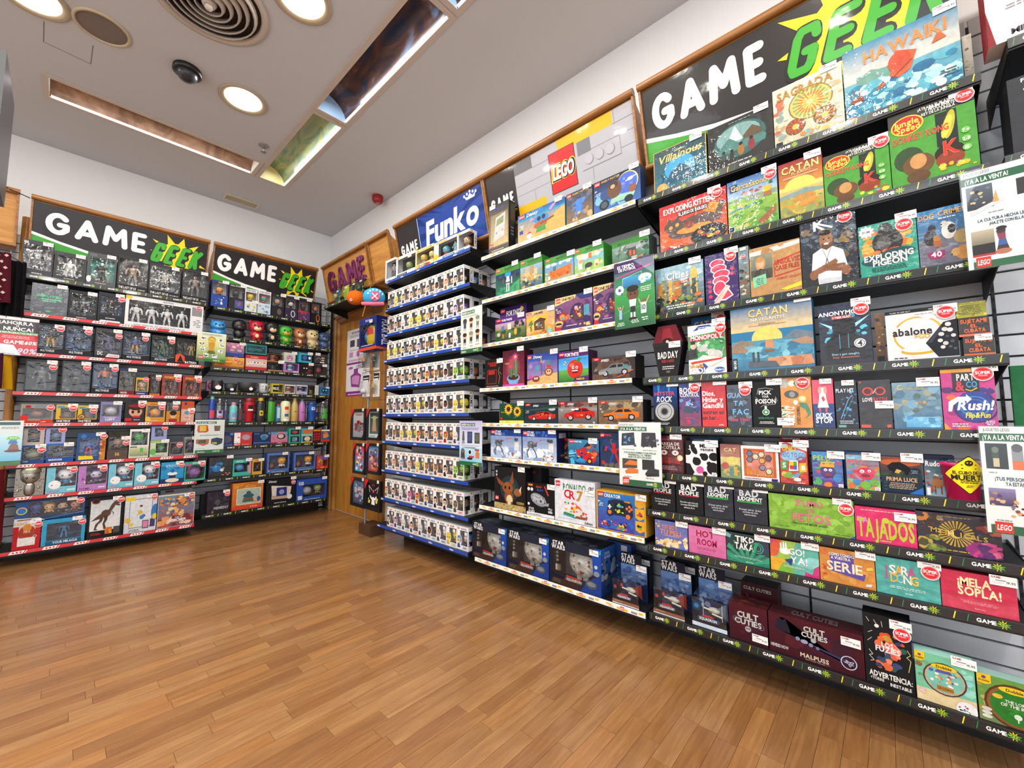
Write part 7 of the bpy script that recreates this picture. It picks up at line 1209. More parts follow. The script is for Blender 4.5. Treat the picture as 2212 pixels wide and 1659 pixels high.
row('A', 3, [
 (76, 136, 701, '20242c', 'blue-black figure box with yellow and black figure, behind the red sale sheet', DCB, dict(win='4 24 96 96', fig=[man('2a2c30', 'd8a02c', 'c89a80', '26282c')], ins='5a6a80', insart='g 0 0 100 100 3a4a60 8a9ab0', S=(84, 88))),
 (138, 197, 704, '1c2434', 'figure box with yellow corner badge and deep blue backdrop', DCB+'r 2 82 20 99 e8b82c', dict(win='4 24 96 98', fig=[man('3a4a6c', '2a3450', '6a7a9c')], ins='2a4a78', insart='b 0 20 100 90 20 26 2a4a7c,4a7ab0,1c2c50,7ab0d8', S=(84, 82))),
 (203, 262, 711, '3a3a40', 'figure box with red corner stripe and purple armoured figure', 'r 0 0 100 8 141418;T DC 20 16 11 f0f0f2 18;p e8e0e2 40 4 92 4 92 14 50 16;t FIGURE 70 9 5 c8282c 34;p c85a70 4 84 30 92 30 96 4 90', dict(win='6 20 94 92', fig=[man('3a3c68', '4a4a7c', '5a5c88')], ins='4a4c58', S=(86, 78))),
 (263, 323, 718, '26303c', 'figure box with blue and gold figure on silver-blue backdrop', DCB, dict(win='4 24 88 96', fig=[man('2c4a88', 'c8963a', 'd8a88a')], ins='5a6c8c', insart='b 0 10 90 90 26 20 6a7ca0,3a4c70,a8b8d0,2a3850', S=(80, 80))),
 (325, 377, 726, '26302c', 'figure box with green scaly figure, red sticker', DCB, dict(win='4 24 96 94', fig=[man('2f5a40', '3a6a48', '4a7a50')], ins='3a4c48', insart='b 0 20 100 90 24 20 3a5a4a,6a8a6c,26382f,9aa87c', S=(84, 82))),
 (378, 427, 733, '1c1a1c', 'black box with orange sunset emblem and dark twin figures', 'r 0 0 100 16 141416;p e0502c 0 6 0 34 20 40 40 30 42 8;p 18181a 8 8 22 34 36 8;T BATMAN 68 8 9 f0f0f2 50', dict(win='6 36 96 92', fig=[man('26262a', '1c1c20', '8a8a88'), man('c8a03a', 'b8902c', '8a8a88')], ins='5a5a5c', P=None)),
], **D)
row('A', 4, [
 (50, 122, 778, '35373c', 'clear-fronted box with metallic armoured figure, left of fourth shelf', 'r 0 0 100 4 1c1c20;T DC 16 16 10 f0f0f2 16;p ece6e8 42 4 92 4 92 14 48 16;t FIGURE 72 9 5 c8282c 34', dict(win='4 6 96 94', fig=[man('6a6e74', '55595f', '8a8e94')], ins='3c4048', insart='b 0 0 100 100 30 22 55595f,2c2f35,7a8088', S=(84, 80))),
 (130, 194, 781, '35373c', 'clear-fronted box with shiny dark rounded figure, second on fourth shelf', 'r 0 0 100 4 1c1c20;T DC 16 14 10 f0f0f2 16;p ece6e8 52 4 96 4 96 14 56 16;t FIGURE 76 9 5 c8282c 34', dict(win='4 6 96 94', fig=[man('3c3f46', '2c2f36', '4c5058')], ins='4a4e56', insart='b 0 0 100 100 30 24 6a6e78,2c2f35,9aa0a8', S=(84, 82))),
 (196, 253, 786, '1c2c48', 'blue figure box with orange-clad flying figure and yellow badge', DCB+'r 2 82 20 99 e8b82c', dict(win='4 24 96 98', fig=[man('c8642a', '2a3a5c', 'd8a88a')], ins='3a6a9c', insart='g 0 0 100 100 2a4a6c 6a9ac8;b 0 20 100 60 10 24 c8dcec,4a7ab0', S=(86, 84))),
 (255, 290, 796, '5a5240', 'brown figure box with dark standing figure', 'r 0 0 100 14 7a1c20;t MARVEL 34 7 7 f0e8e6 40;r 0 90 100 100 2a3a5c', dict(win='4 16 96 88', fig=[man('2a2c28', '26281f', 'a88a70')], ins='7a6c50')),
 (292, 320, 816, 'c8a03a', 'small yellow and blue figure box with blond figure', 'r 0 0 100 20 2a3a68;f 10 6 80 14 1 e8e8ec', dict(win='8 22 92 88', fig=[chib('d8b04a', 'e8c09a', 'd8a03a')], ins='b8a070', S=(76, 92), P=None)),
 (322, 345, 809, '3a2220', 'narrow dark red box with slim staff inside', 'r 0 0 100 8 c87a2c;l 9a6a4a 3 40 14 60 84;r 0 94 100 100 2a2c2c', dict(win='14 12 86 88', fig=[man('5a2c28', '3a1c1c', '8a5a44')], ins='4a1c20', S=(80, 82))),
 (348, 390, 809, '8a3a2c', 'red and orange figure box with ruins, left of two', 'b 0 0 100 100 20 20 a84a30,7a2c24,c86a3c;T FIGHTER 50 86 10 e8a83a 80', dict(win='12 6 90 72', fig=[man('8a4a34', '6a3a30', 'c88a70')], ins='8a5a50', insart='b 0 0 100 80 20 20 a87060,6a4038,c89080', S=(84, 78))),
 (393, 434, 812, '8a3a2c', 'red and orange figure box with ruins, right of two', 'b 0 0 100 100 20 20 a84a30,7a2c24,c86a3c;T FIGHTER 50 86 10 e8a83a 80', dict(win='12 6 90 72', fig=[man('c85a4a', '8a2c28', 'd89a80')], ins='8a5a50', insart='b 0 0 100 80 20 20 a87060,6a4038,c89080', S=(84, 80))),
], **D)
row('A', 5, [
 (42, 114, 873, '8a8276', 'wide grey and red box with red strawberry-shaped corner print', 'r 0 0 100 12 c83a24;r 60 12 98 18 c83a24;t STITCH 60 88 12 4a7ab8 34;e 10 22 14 20 d82c20;l 3a8a3a 2 4 42 16 46;e 22 86 9 8 a8242c;T LAMP 70 6 5 f0d8c8 40', dict(win='6 22 94 78', fig=[ball('8a5a4a', '6a4a40')], ins='6a645c', S=(90, 82), P=None, d=0.09)),
 (119, 164, 874, 'c8a02c', 'yellow-edged box with black logo plate, left of twins', 'r 0 0 100 18 1c1a1c;T ONE_PIECE 38 9 10 f4f2ee 66;e 26 34 18 16 3a2a18;e 26 34 14 12 d8902c;e 22 32 6 6 c83a24;r 6 80 40 92 4a9ab8', dict(win='22 22 96 84', fig=[mugm('4a3428', '6a4a38')], ins='3c3028', S=(82, 80), d=0.09)),
 (166, 208, 876, 'c8a02c', 'yellow-edged box with black logo plate, right of twins', 'r 0 0 100 18 1c1a1c;T ONE_PIECE 38 9 10 f4f2ee 66;e 22 34 18 16 3a2a18;e 22 34 14 12 d8902c;e 20 32 6 6 2f5a9c;r 6 80 40 92 4a9ab8', dict(win='22 22 96 84', fig=[mugm('5a5054', '4a4048')], ins='4c4038', S=(82, 70), d=0.09)),
 (215, 261, 868, '7a74a0', 'lilac window box with grey lamp', 'r 0 0 100 28 8a84b4;T LUFFY 48 14 11 f0eef6 44;t TRADEMARK 48 24 5 e0dcf0 60', dict(win='8 30 92 86', fig=[ball('b8b0b8', '8a848c')], ins='6c6a78', d=0.09)),
 (268, 311, 868, '26262a', 'black box with printed cartoon head in cap', 'e 54 52 34 26 d8a080;e 54 72 36 14 3a2018;e 54 80 38 8 8a2420;e 40 50 7 8 18181a;e 70 52 7 8 18181a;r 4 6 36 20 c8242c;f 44 10 80 16 1 e0e0e0;p b8342c 40 22 80 22 76 32 46 32', dict(P=(86, 98), S=(84, 84), d=0.09, name='figure_box')),
 (313, 356, 869, 'c8862c', 'orange window box with round orange ball', 'r 0 0 100 16 d8902c;f 16 5 70 11 1 f0e0b0;e 12 16 14 11 e8c04a;f 20 88 70 96 1 8a2c1c', dict(win='8 24 92 82', fig=[ball('d8902c', 'c87a20')], ins='5a5448', S=(82, 74), d=0.09)),
 (358, 388, 870, '5a5450', 'small box with clear top and drawn dark-haired hero', 'r 0 0 100 56 c8862c;e 50 36 22 18 e0b090;e 50 46 26 12 2a1c18;r 20 0 80 16 a8242c;e 40 36 4 4 111;e 60 36 4 4 111', dict(win='8 60 92 94', fig=[], ins='6a6c6c', S=(64, 78), P=(70, 100), d=0.09)),
 (390, 418, 867, 'c85a28', 'narrow orange box with pink lower half', 'r 0 0 100 62 d8a898;r 0 62 100 100 c8562c;p 2f3a6c 20 80 44 84 40 96 26 92;e 48 44 24 9 4a9ab0;r 24 10 74 30 e8c0b0;f 26 14 70 28 3 8a5a6c', dict(P=(80, 60), S=(82, 46), d=0.09)),
], **D)
zt = 0.0
row('A', 6, [
 (45, 95, 962, '2a4a8c', 'lower box with pale gnome-like toy, far left of sixth shelf', 'r 0 0 100 16 2a4a8c;T WARS 18 12 6 e0e4ec 20;r 80 30 96 70 d8dce0', dict(win='4 18 94 90', fig=[ball('8a8a70', '6a6a58')], ins='3c3e3c', S=(86, 74), top='3a3c3c')),
 (98, 158, 958, '2a5a9c', 'lower box with clear top and blue base, silver toy car', 'r 0 0 100 24 1f4f9c;T GRENDIZER 34 14 9 e8ecf4 50;r 4 74 16 92 e8e8ec', dict(win='4 26 96 92', fig=[man('8a8c94', '6a6c74', 'a8aab0')], ins='6a6a70')),
 (163, 226, 935, '2a4a78', 'blue card with hooded blue figure toy in bubble', 'g 0 0 100 100 24406c 3a6ab0;p e8d03a 8 4 60 4 56 16 8 18;c 22 88 9 3a78c8;p c8862c 80 0 100 0 100 80 84 70;b 78 10 100 80 12 18 c87a4a,a8502c,e0b070', dict(win='10 14 74 80', fig=[man('3a5ab8', 'c83a2c', '4a7ad8')], ins='3a6ac0', S=(92, 86), d=0.09)),
 (230, 275, 932, '2c2a20', 'dark green box with small wooden-looking toy on brown base', 'r 0 0 100 34 5a4c44;t 16 50 18 12 d8b04a 20;T GROOT 20 58 5 5a9a4a 30;b 0 80 100 100 10 20 34382a,26281c', dict(win='6 36 96 80', fig=[chib('a8744a', 'b8845a', '8a5c3a')], ins='24261e', S=(90, 58), P=(86, 76))),
 (277, 320, 927, 'd8d8d0', 'box with black window, green block toy and pale lower half', 'r 0 0 100 40 d8d4c0;g 4 6 96 34 8a9a6c c8c8a0;r 56 18 72 34 5ab04a;c 14 18 6 a8b890;r 6 36 40 40 555;b 20 4 96 16 8 10 8a8a6c,4a7ab0,c8b080', dict(win='8 44 92 92', fig=[chib('3a9a34', '4ab03c', '2f7a2a')], ins='3a3a3c', left='4a8a4c')),
 (323, 363, 951, 'b8c0a8', 'small white-green box with green figure, lower of two', 'r 0 0 100 22 c8d0b8;r 0 86 100 100 9ac060;e 16 30 16 20 6ab85a;f 20 6 90 14 1 7a8a6c', dict(win='30 24 94 82', fig=[chib('3a9a50', '4ab060', '2f7a3c')], ins='2c4a3c')),
 (365, 396, 955, '6a6668', 'small grey clear box with dark little toy and sticker', 'r 0 0 100 10 8a8688', dict(win='6 12 94 92', fig=[chib('4a3a34', '5a4a40', '3a2c28')], ins='7a7678', S=(70, 80), P=None)),
 (397, 427, 944, '8a8a88', 'clear box with purple-dark toy, partly behind mug sheet', 'r 0 0 100 10 a8a8a4;f 10 90 80 96 1 3a6a4c', dict(win='6 12 94 88', fig=[chib('3a344c', '6a5a7a', '4a4460')], ins='a8a8a4', S=(92, 50))),
], **D)
E6B = AZ[5]+0.0165
def stacked(side, z, xl, xr, yt, body, lab, dsl, o):
    pf = XF if side == 'B' else YF; pl = pf+(-0.016 if side == 'B' else 0.016)
    a0, a1 = U_on(side, pl, z, xl), U_on(side, pl, z, xr); h = Z_on(side, pl, (a0+a1)/2, yt)-z; CNT[0] += 1
    q = dict(D); q.update(o); return package(side, pl, z, a0, a1-0.001, h, body, lab, dsl, q, CNT[0])
def topof(side, plane, u_px, y_px, z0):   # world z seen at a pixel on the shelf-front plane
    u = U_on(side, plane, z0, u_px); return Z_on(side, plane, u, y_px)
zz = topof('B', XF-0.012, 70, 962, E6B)+0.002
stacked('B', zz, 49, 95, 921, 'a8a09c', 'beige window box with brown toy, stacked on the gnome toy box', 'r 0 0 100 1 fff', dict(win='20 16 78 88', fig=[chib('3a2418', '8a5a40', '5a3a28')], ins='241a16', S=(82, 92), P=None))
stacked('B', zz, 97, 140, 924, '8a90c0', 'pale blue window box with blue toy, stacked on the toy car box', 'r 0 0 100 1 fff', dict(win='22 16 80 90', fig=[chib('4a6a98', '6a8ab8', '3a5a8c')], ins='26262c', S=(84, 88), P=None))
zz = topof('B', XF-0.012, 343, 951, E6B)+0.002
stacked('B', zz, 326, 360, 921, '8a90c0', 'pale blue window box with blue toy, stacked on the green figure box', 'f 60 4 90 8 1 555', dict(win='22 26 78 90', fig=[chib('4a6a98', '6a8ab8', '3a5a8c')], ins='26262c', S=(84, 88), P=None))
def silverplate(side, pl, z, u0, u1, h, body, label, dsl, o, seed):
    loc, rz = rootloc(side, pl, (u0+u1)/2, z); w_ = u1-u0
    b = MB(); b.box(-w_/2, 0, 0, w_/2, 0.05, h, '8a847c'); t = b.obj('embossed_plate', 'silver', None, loc, rz)
    b = MB(); b.sup(0, 0, h*0.66, w_*0.34, 0.03, h*0.26, 'a09a92', 0.9, 16, 8); b.sup(0, -0.006, h*0.76, w_*0.38, 0.034, h*0.20, '8a8470', 0.8, 16, 6, 0, 1)
    b.sup(0, 0, h*0.22, w_*0.20, 0.02, h*0.22, '98928a', 0.7, 12, 6); R4 = random.Random(9)
    for k in range(34):
        x = R4.choice((-1, 1))*R4.uniform(0.26, 0.45)*w_; b.sup(x, 0.0, R4.uniform(0.05, 0.95)*h, R4.uniform(0.004, 0.011), 0.006, R4.uniform(0.004, 0.010), 'a8a298', 1, 7, 3)
    for s in (-1, 1): b.sup(s*w_*0.12, -0.030, h*0.60, 0.007, 0.004, 0.009, '5a554c', 1, 8, 4)
    b.obj('raised_relief', 'silver', t); tag(t, label, 'plaque', GA); return t
KB = 'r 0 0 100 22 7ac4d8;r 0 22 26 100 7ac4d8;e 28 32 20 16 f4f2f2;e 34 42 8 5 d83a6c;c 20 30 2.5 444;c 36 30 2.5 444;t HELLO 26 8 7 d04a7c 44;r 70 8 96 14 d8f0f4'
row('A', 7, [
 (29, 94, 1003, '', 'embossed metallic silver plaque with round-headed character relief', '', dict(fn=silverplate)),
 (97, 164, 1007, '7ac4d8', 'light blue window box with glossy white head, first of three', KB, dict(win='28 24 98 98', fig=[chib('e8e4ea', 'f0ecf0', '2f8ab8')], ins='8a3a50', S=(88, 84))),
 (166, 230, 1005, 'b078b8', 'lilac-pink window box with purple-eared toy', 'r 0 0 100 22 b880c0;r 0 22 24 100 b880c0;e 30 34 20 14 8a4a98;p 8a4a98 12 40 14 54 24 44;p 8a4a98 48 40 46 54 36 44;c 24 34 3 f0e8f4;c 36 34 3 f0e8f4;t NAME 24 8 8 8a2a6c 34;r 70 8 94 14 e8d0ec', dict(win='26 24 98 98', fig=[chib('4a2a7c', 'd8d0e0', '4a2a7c', 'point')], ins='6a3a5c', S=(86, 84))),
 (232, 287, 1001, '7ac4d8', 'light blue window box with glossy white head, second of three', KB, dict(win='28 24 98 98', fig=[chib('e8e4ea', 'f0ecf0', '2f8ab8')], ins='8a3a50', S=(88, 84))),
 (289, 343, 999, '7ac4d8', 'light blue window box with glossy white head, third of three', KB, dict(win='28 24 98 98', fig=[chib('e8e4ea', 'f0ecf0', '2f8ab8')], ins='8a3a50', S=(88, 84))),
 (346, 396, 998, '2a78a8', 'blue box with printed blue character on a cake-like base', 'g 0 0 100 100 2a8ac0 3aa0d0;b 0 50 100 90 14 24 3a9ad0,2878b0;r 0 0 100 20 1a3a6c;e 50 12 30 10 e8dcc0;r 36 22 64 42 26344c;e 50 44 22 8 e8ecf0;e 50 58 9 10 2a6ab0;t STITCH 50 82 11 c8ecf4 60', dict(S=(88, 84))),
 (397, 443, 997, '3aa090', 'turquoise-framed box with dark window and purple glowing lamp', 'r 0 0 100 8 3aa890;r 0 86 100 100 3aa890;r 0 78 30 88 d84a98;t STITCH 60 92 10 f0f0f0 44;r 0 0 4 100 3aa890', dict(win='6 10 96 84', fig=[ball('8a5a98', '6a3a7c')], ins='26222c', S=(84, 84))),
], **D)
Z8 = AZ[7]+0.0165
row('A', 8, [
 (24, 85, 1124, 'b81c24', 'red and white box with dome lamp print, bottom shelf left', 'r 0 0 100 80 c01f28;r 0 80 100 100 dcd6d4;t LIGHT 26 90 8 c8a03a 44;r 20 12 80 80 d8c8c0;e 50 56 32 26 a8402c;p e8e4e0 18 12 82 12 82 40 18 40;e 50 74 16 14 d88a3c;c 80 42 7 e8e8ea;c 80 42 5 555;t PIKA 50 60 8 e8c0b0 24', dict(S=(90, 82))),
 (87, 182, 1119, '2f8ab0', 'wide turquoise window box with small blue toy, bottom shelf', 'r 0 0 100 16 2a5a7c;r 0 84 100 100 3a9ac8;r 0 0 10 100 3aa0c8;r 92 0 100 100 3aa0c8;T YOUR_MIRACLE 54 9 9 e0ecf4 56', dict(win='11 18 91 84', fig=[man('2f7ab8', '3a8ac0', '1f5a90')], ins='1c3c5c', S=(92, 78))),
 (186, 263, 1073, '141416', 'black-framed box picturing a brown dinosaur on white', 'r 0 0 100 100 161618;g 6 18 92 92 e8e6e4 c8ccd0;e 20 90 12 6 8a2c20;e 20 91 9 4 141414;p 5a4438 8 42 30 56 46 64 56 60 50 50 30 46;e 50 59 14 9 5a4438 25;p 5a4438 56 66 66 82 78 86 74 74 64 62;e 80 84 11 4.5 5a4438 8;p 5a4438 74 82 90 78 88 74 76 77;c 80 86 1 e8d8a0;l 4a362c 2.4 66 62 72 58 70 54;p 4a362c 44 56 56 52 54 42 48 34 52 24 58 20 46 20 42 34 46 44;p 54402f 34 52 44 50 40 40 30 34 24 24 30 20 18 20 22 34 32 42;r 80 72 92 74 e8e8e8;r 50 8 70 24 d8702c;b 50 8 70 24 6 8 e8b03a,8a2c1c;r 74 8 92 24 4a4a48;f 8 8 40 14 2 c8302c', dict(d=0.05, S=(92, 90))),
 (266, 336, 1069, 'd0d0d4', 'white-framed box picturing small yellow and blue floating pieces', 'r 0 0 100 100 d6d8e0;r 14 12 86 90 8a8a92;r 16 14 84 88 dcdee0;r 0 86 30 96 e8c83a;e 50 70 5 3 6a3a4c;p d8b83a 40 56 50 60 56 52 46 46 40 50;p 4a7ac0 46 42 60 48 66 42 56 34 48 34;p e8c83a 34 46 42 50 40 44;c 10 34 10 e0b44a;c 22 22 7 e8c84a;r 56 8 76 30 3a2c4c;r 58 10 74 28 d88aa8;r 80 10 96 32 4a3c6c;e 96 50 14 22 3a78c0;e 94 38 8 8 e8c83a;f 12 3 50 10 2 6a6a70', dict(d=0.04, S=(90, 92))),
 (338, 418, 1067, 'b8a890', 'white-edged puzzle box with crowded orange battle scene', 'r 0 0 100 100 e0dcd4;g 1 1 99 97 8a4a5c 6a8aa0;b 1 10 99 94 70 17 d8863a,a85a34,e8b46c,5a3a34,c86a4c,4a6a88,e8d0a0,8a3a3c;b 1 2 99 34 24 24 c84a3c,e89a5c,7a2c3c,e8c8a8;T WITCHER 52 20 8 ece8e4 52;t THE 52 28 4 ece8e4 12', dict(d=0.05, S=(90, 92), m='wrap')),
], **D)
zz = topof('B', XF-0.012, 110, 1121, Z8)+0.003
stacked('B', zz, 30, 182, 1078, '2a4a7c', 'wide blue window box with row of small mascots, stacked on two boxes', 'r 0 0 100 14 1c3a6c;p d8dcec 0 0 42 0 34 14 0 18;r 4 3 24 12 8a6a4a;c 9 54 7.5 e8c83a;c 9 54 6 3a78c8;l 8ac8e8 .5 40 4 98 20', dict(win='18 18 96 92', fig=[chib('2a4a9c', '3a5ab0', '2a4a9c'), chib('d88a3c', 'f0c890', 'd88a3c'), chib('26262c', 'd8b090', '26262c'), chib('b8242c', 'e0b090', 'b8242c')], ins='3c4048', S=(93, 80), d=0.14))
row('A', 8, [(342, 412, 1056, '8a8c94', 'clear-topped grey box behind the battle scene puzzle', 'r 0 0 100 100 8a8e98;r 14 92 40 98 5a2c34', dict(back=0.09, P=None, d=0.05))], **D)

# ------------------------------------------------------------------ back wall, right bay
GS = 'boxed gifts in the right bay of the back wall'
D = dict(g=GS, name='gift_box', d=0.10)
def duo(c): return f'r 0 0 100 44 {c};'
row('S', 1, [
 (455, 491, 607, '24306c', 'navy window box with orange figure over blue print', duo('2a4a9c')+'b 10 6 90 40 12 16 3a78c0,e0a06c,e8e8ec;t FIGURE 60 94 5 e8c840 50', dict(win='8 46 96 90', fig=[chib('d8862c', 'e0a05a', 'c8702c')], ins='b8b4b4', P=(84, 98))),
 (493, 526, 615, '2c2426', 'dark window box headed with call wordmark', duo('2a2628')+'r 40 6 96 38 3a5a98;b 50 8 92 36 6 16 c8503c,4a78b8;t CALL_OF_DUTY 50 94 5.5 e8e8e8 84', dict(win='6 46 96 88', fig=[chib('26262a', '4a4a50', '2c2c30')], ins='a8a4a4', P=(94, 98))),
 (528, 554, 625, 'd8d8dc', 'white-topped window box with yellow toy', duo('d8e4ea')+'b 4 4 96 38 10 22 3a9ad0,e8c03a,d8304c;t FORTNITE 50 93 7 2a2a2c 76', dict(win='6 46 96 86', fig=[chib('e0c02c', 'e8d04a', 'd8b02c')], ins='b8b4b0', P=(86, 46))),
 (556, 584, 629, 'd8d8dc', 'white-topped window box with turquoise and orange toy', duo('c8dce8')+'b 4 4 96 38 10 22 3a9ad0,5ab0d8,e8a03a;t FORTNITE 50 93 7 2a2a2c 76', dict(win='6 46 96 86', fig=[chib('d86a2c', '3ab0b0', 'd8742c')], ins='b0acac', P=None)),
 (586, 613, 636, '26262a', 'black window box with pale head and outlined print', duo('26262a')+'e 62 22 18 14 6a5a58;e 44 94 8 3 5ab04a', dict(win='6 46 96 88', fig=[chib('8a7a70', 'c8a890', '3a3a3c')], ins='9a9896', P=(90, 98))),
 (615, 642, 641, '2a2632', 'dark window box with black and white toy', duo('3a2c48')+'c 14 12 5 a8d8d0;e 64 22 18 16 d8dce4;e 64 22 12 12 3a3444', dict(win='6 46 96 88', fig=[chib('18181a', 'e8e8ea', '1c1c20', 'round')], ins='a8a6a6', P=(90, 98))),
 (643, 669, 646, '262228', 'dark window box with red-trimmed print', duo('5a3a5c')+'r 0 36 80 44 c83a3c;b 20 4 90 36 8 18 8a6ab0,3a2c5a,c84a6c', dict(win='6 46 96 88', fig=[chib('2c2628', '6a4a48', '1c1a1c')], ins='a09e9e', P=(90, 98))),
 (671, 694, 653, '1f1c20', 'dark window box with brown hero print, rightmost of top shelf', duo('1f1c20')+'e 66 22 18 20 c8743c;e 66 24 12 14 3a2420', dict(win='6 46 96 90', fig=[chib('8a3024', 'c87a5a', '3a2824')], ins='b8b6b6', P=None)),
], **dict(D, d=0.07))
# vinyl coin-bank figurines, deliberately plain rounded toys in the photographed colours
def bank(px0, px1, ytop, label, body, head, belly, kind):
    z = SZ[1]+0.0165; pl = XF-0.075; u0, u1 = U_on('B', pl, z, px0), U_on('B', pl, z, px1); u = (u0+u1)/2; h = Z_on('B', pl, u, ytop)-z; w_ = (u1-u0)
    t = empty('coin_bank_figure', (pl, u, z), PI/2); tag(t, label, 'figurine', 'rounded vinyl coin banks on one shelf')
    hw = min(w_*0.44, h*0.40)
    b = MB(); b.sup(0, 0, h*0.26, w_*0.34, w_*0.26, h*0.25, body, 0.9, 16, 8); b.sup(0, -w_*0.04, h*0.25, w_*0.24, w_*0.235, h*0.18, belly, 0.95, 14, 6)
    for s in (-1, 1):
        b.tube([(s*w_*0.22, -0.005, h*0.42), (s*w_*0.33, -0.02, h*0.28), (s*w_*0.28, -0.04, h*0.20)], h*0.055, body, 8, h*0.045)
        b.sup(s*w_*0.15, -w_*0.08, h*0.04, w_*0.13, w_*0.18, h*0.05, body, 0.9, 12, 5)
    b.obj('body', 'plastic', t)
    b = MB(); b.sup(0, 0, h*0.68, hw, hw*0.85, h*0.30, head, 0.88, 20, 10)
    if kind == 'round':
        for s in (-1, 1): b.sup(s*hw*0.72, 0.01, h*0.90, hw*0.30, hw*0.16, hw*0.34, head, 1, 14, 6)
    if kind == 'pointy':
        for s in (-1, 1): b.tube([(s*hw*0.6, 0, h*0.82), (s*hw*0.75, 0, h*0.99)], hw*0.24, head, 8, 0.003)
    if kind == 'cap': b.sup(0, 0.004, h*0.72, hw*1.06, hw*0.92, h*0.22, body, 0.85, 18, 6, 0.0, 1)
    b.obj('head', 'plastic', t)
    b = MB()
    if kind != 'helmet':
        b.sup(0, -hw*0.55, h*0.58, hw*0.55, hw*0.42, h*0.12, belly, 1, 14, 6)
        b.sup(0, -hw*1.0, h*0.64, hw*0.14, hw*0.10, h*0.03, '26202a', 1, 8, 4)
        for s in (-1, 1): b.sup(s*hw*0.42, -hw*0.78, h*0.72, hw*0.14, hw*0.12, h*0.045, '18161a', 1, 10, 5)
    else:
        b.sup(0, -hw*0.45, h*0.56, hw*0.5, hw*0.42, h*0.10, '2a2a2e', 0.7, 12, 5)
        for s in (-1, 1): b.sup(s*hw*0.38, -hw*0.74, h*0.68, hw*0.20, hw*0.10, h*0.03, '8a1c20', 1, 10, 5)
    b.obj('face', 'plastic', t)
BK = [(443, 495, 692, 'bright blue rounded coin bank figure at the left end', '2a78b8', '3088c8', '6ab0d8', 'pointy'),
 (497, 533, 690, 'black helmeted coin bank figure', '18181b', '1a1a1d', '2c2c30', 'helmet'),
 (533, 571, 692, 'crimson and cream bear-like coin bank figure', 'a81c2c', 'b02034', 'ead6a0', 'round'),
 (568, 603, 694, 'black hooded coin bank figure with round ears', '1c1c1e', '202022', 'e8c4a0', 'round'),
 (599, 632, 704, 'green coin bank figure with orange mask tone', '3fa02c', '4ab034', 'd8a83a', 'plain'),
 (631, 660, 708, 'tan squirrel-like coin bank figure', '8a4a24', 'b06a38', 'e8cca8', 'pointy'),
 (658, 688, 712, 'beige lumpy coin bank figure', 'c8b480', 'd0bc88', 'd8c898', 'plain'),
 (684, 713, 718, 'slate blue caped coin bank figure at the right end', '3a5078', '34486c', '5a6c8c', 'cap')]
for a in BK: bank(*a)
BW = 'e {x} 52 20 26 {c};e {x} 62 20 9 {d};'
row('S', 3, [
 (463, 527, 771, 'd8a03a', 'wide yellow box with burger bowl print, below the pink box', 'g 0 0 100 100 c88a2c e8b84a;e 34 44 26 30 d8702c;e 34 56 24 8 f0c86c;e 82 60 16 18 d8a86c;r 0 0 100 16 8a5a3c;b 68 30 98 80 6 14 c87a3c,4a7ab0', dict(P=None, S=(70, 84))),
 (530, 576, 768, 'b82c30', 'red box with round face prints, below the teal box', 'r 0 0 100 100 c03438;r 0 20 100 76 d8b8b0;'+';'.join(f'c {12+15*k} 48 8 f0ece8;c {12+15*k} 50 5 {c_}' for k, c_ in enumerate(('d8a83a', 'e0b090', '3a78c0', 'd84a4c', 'e8c83a', 'c86a3c')))+';r 0 0 100 16 c03438;t RAMEN 40 86 10 f0c8a0 50', dict(P=None)),
 (578, 610, 784, '2a2422', 'dark open box with black bowl, lower of two', 'r 0 0 100 16 b08a68;f 20 4 80 10 1 5a4030', dict(win='4 18 96 96', fig=[mugm('1c1c1f', '2c2c30')], ins='241e1c', P=(88, 112))),
 (612, 646, 785, 'a870b8', 'purple open box with white printed mug, lower of two', 'r 0 0 100 20 a878b8;r 0 0 14 100 b080c0;r 60 4 96 14 e8d8ec', dict(win='16 22 92 96', fig=[mugm('e8ecea', '4a8ab0')], ins='8a60a0', P=None)),
 (648, 676, 786, '241f22', 'dark box with round-eyed cat print, lower of two', 'r 0 0 100 100 262022;e 36 52 26 24 141214;c 30 54 6 d8d8c8;c 50 54 6 d8d8c8;b 60 10 96 90 8 20 6a3a34,3a2c2a,8a4a3c;t CHLOE 62 12 10 c83a34 50', dict(P=(84, 99))),
 (679, 705, 789, '2c2626', 'dark window box with red handled mug, lower right corner', 'r 0 0 100 10 3a3030', dict(win='8 12 92 92', fig=[mugm('3a1c1e', '8a3a38')], ins='4a3c3a', P=(84, 99))),
], **D)
def st3(px0, px1, yb, yt, body, lab, dsl, o):
    z = topof('B', XF-0.012, (px0+px1)/2, yb, SZ[2])+0.002; stacked('B', z, px0, px1, yt, body, lab, dsl, o)
st3(487, 527, 770.5, 741, 'c87898', 'pink glasses box stacked on the yellow bowl box', 'g 0 0 100 100 2f4f98 d888a8;r 0 0 100 24 2f5098;b 0 60 100 96 10 20 e0607c,d8a0b8,f0c8d0;e 34 46 18 12 6a6a70;e 74 46 18 12 6a6a70;e 34 46 14 9 d8a0b0;e 74 46 14 9 d8a0b0', dict(P=(90, 99)))
st3(530, 576, 766, 744, '2f7a7c', 'teal glasses box stacked on the red box', 'r 0 0 100 100 3a8a88;r 6 12 94 84 26484c;b 8 14 92 82 14 20 2f5a60,1c3840,4a7a7c;e 34 46 16 16 3a6a70;e 64 46 16 16 3a6a70', dict(P=None))
st3(578, 610, 783, 765, '8a5a34', 'box with orange ball-pattern bowl, upper of two', 'r 0 0 100 14 c8a07c;r 4 2 80 10 3a2a20', dict(win='2 16 98 98', fig=[mugm('d8762c', '6a3a1c')], ins='3a2c24', P=(96, 12)))
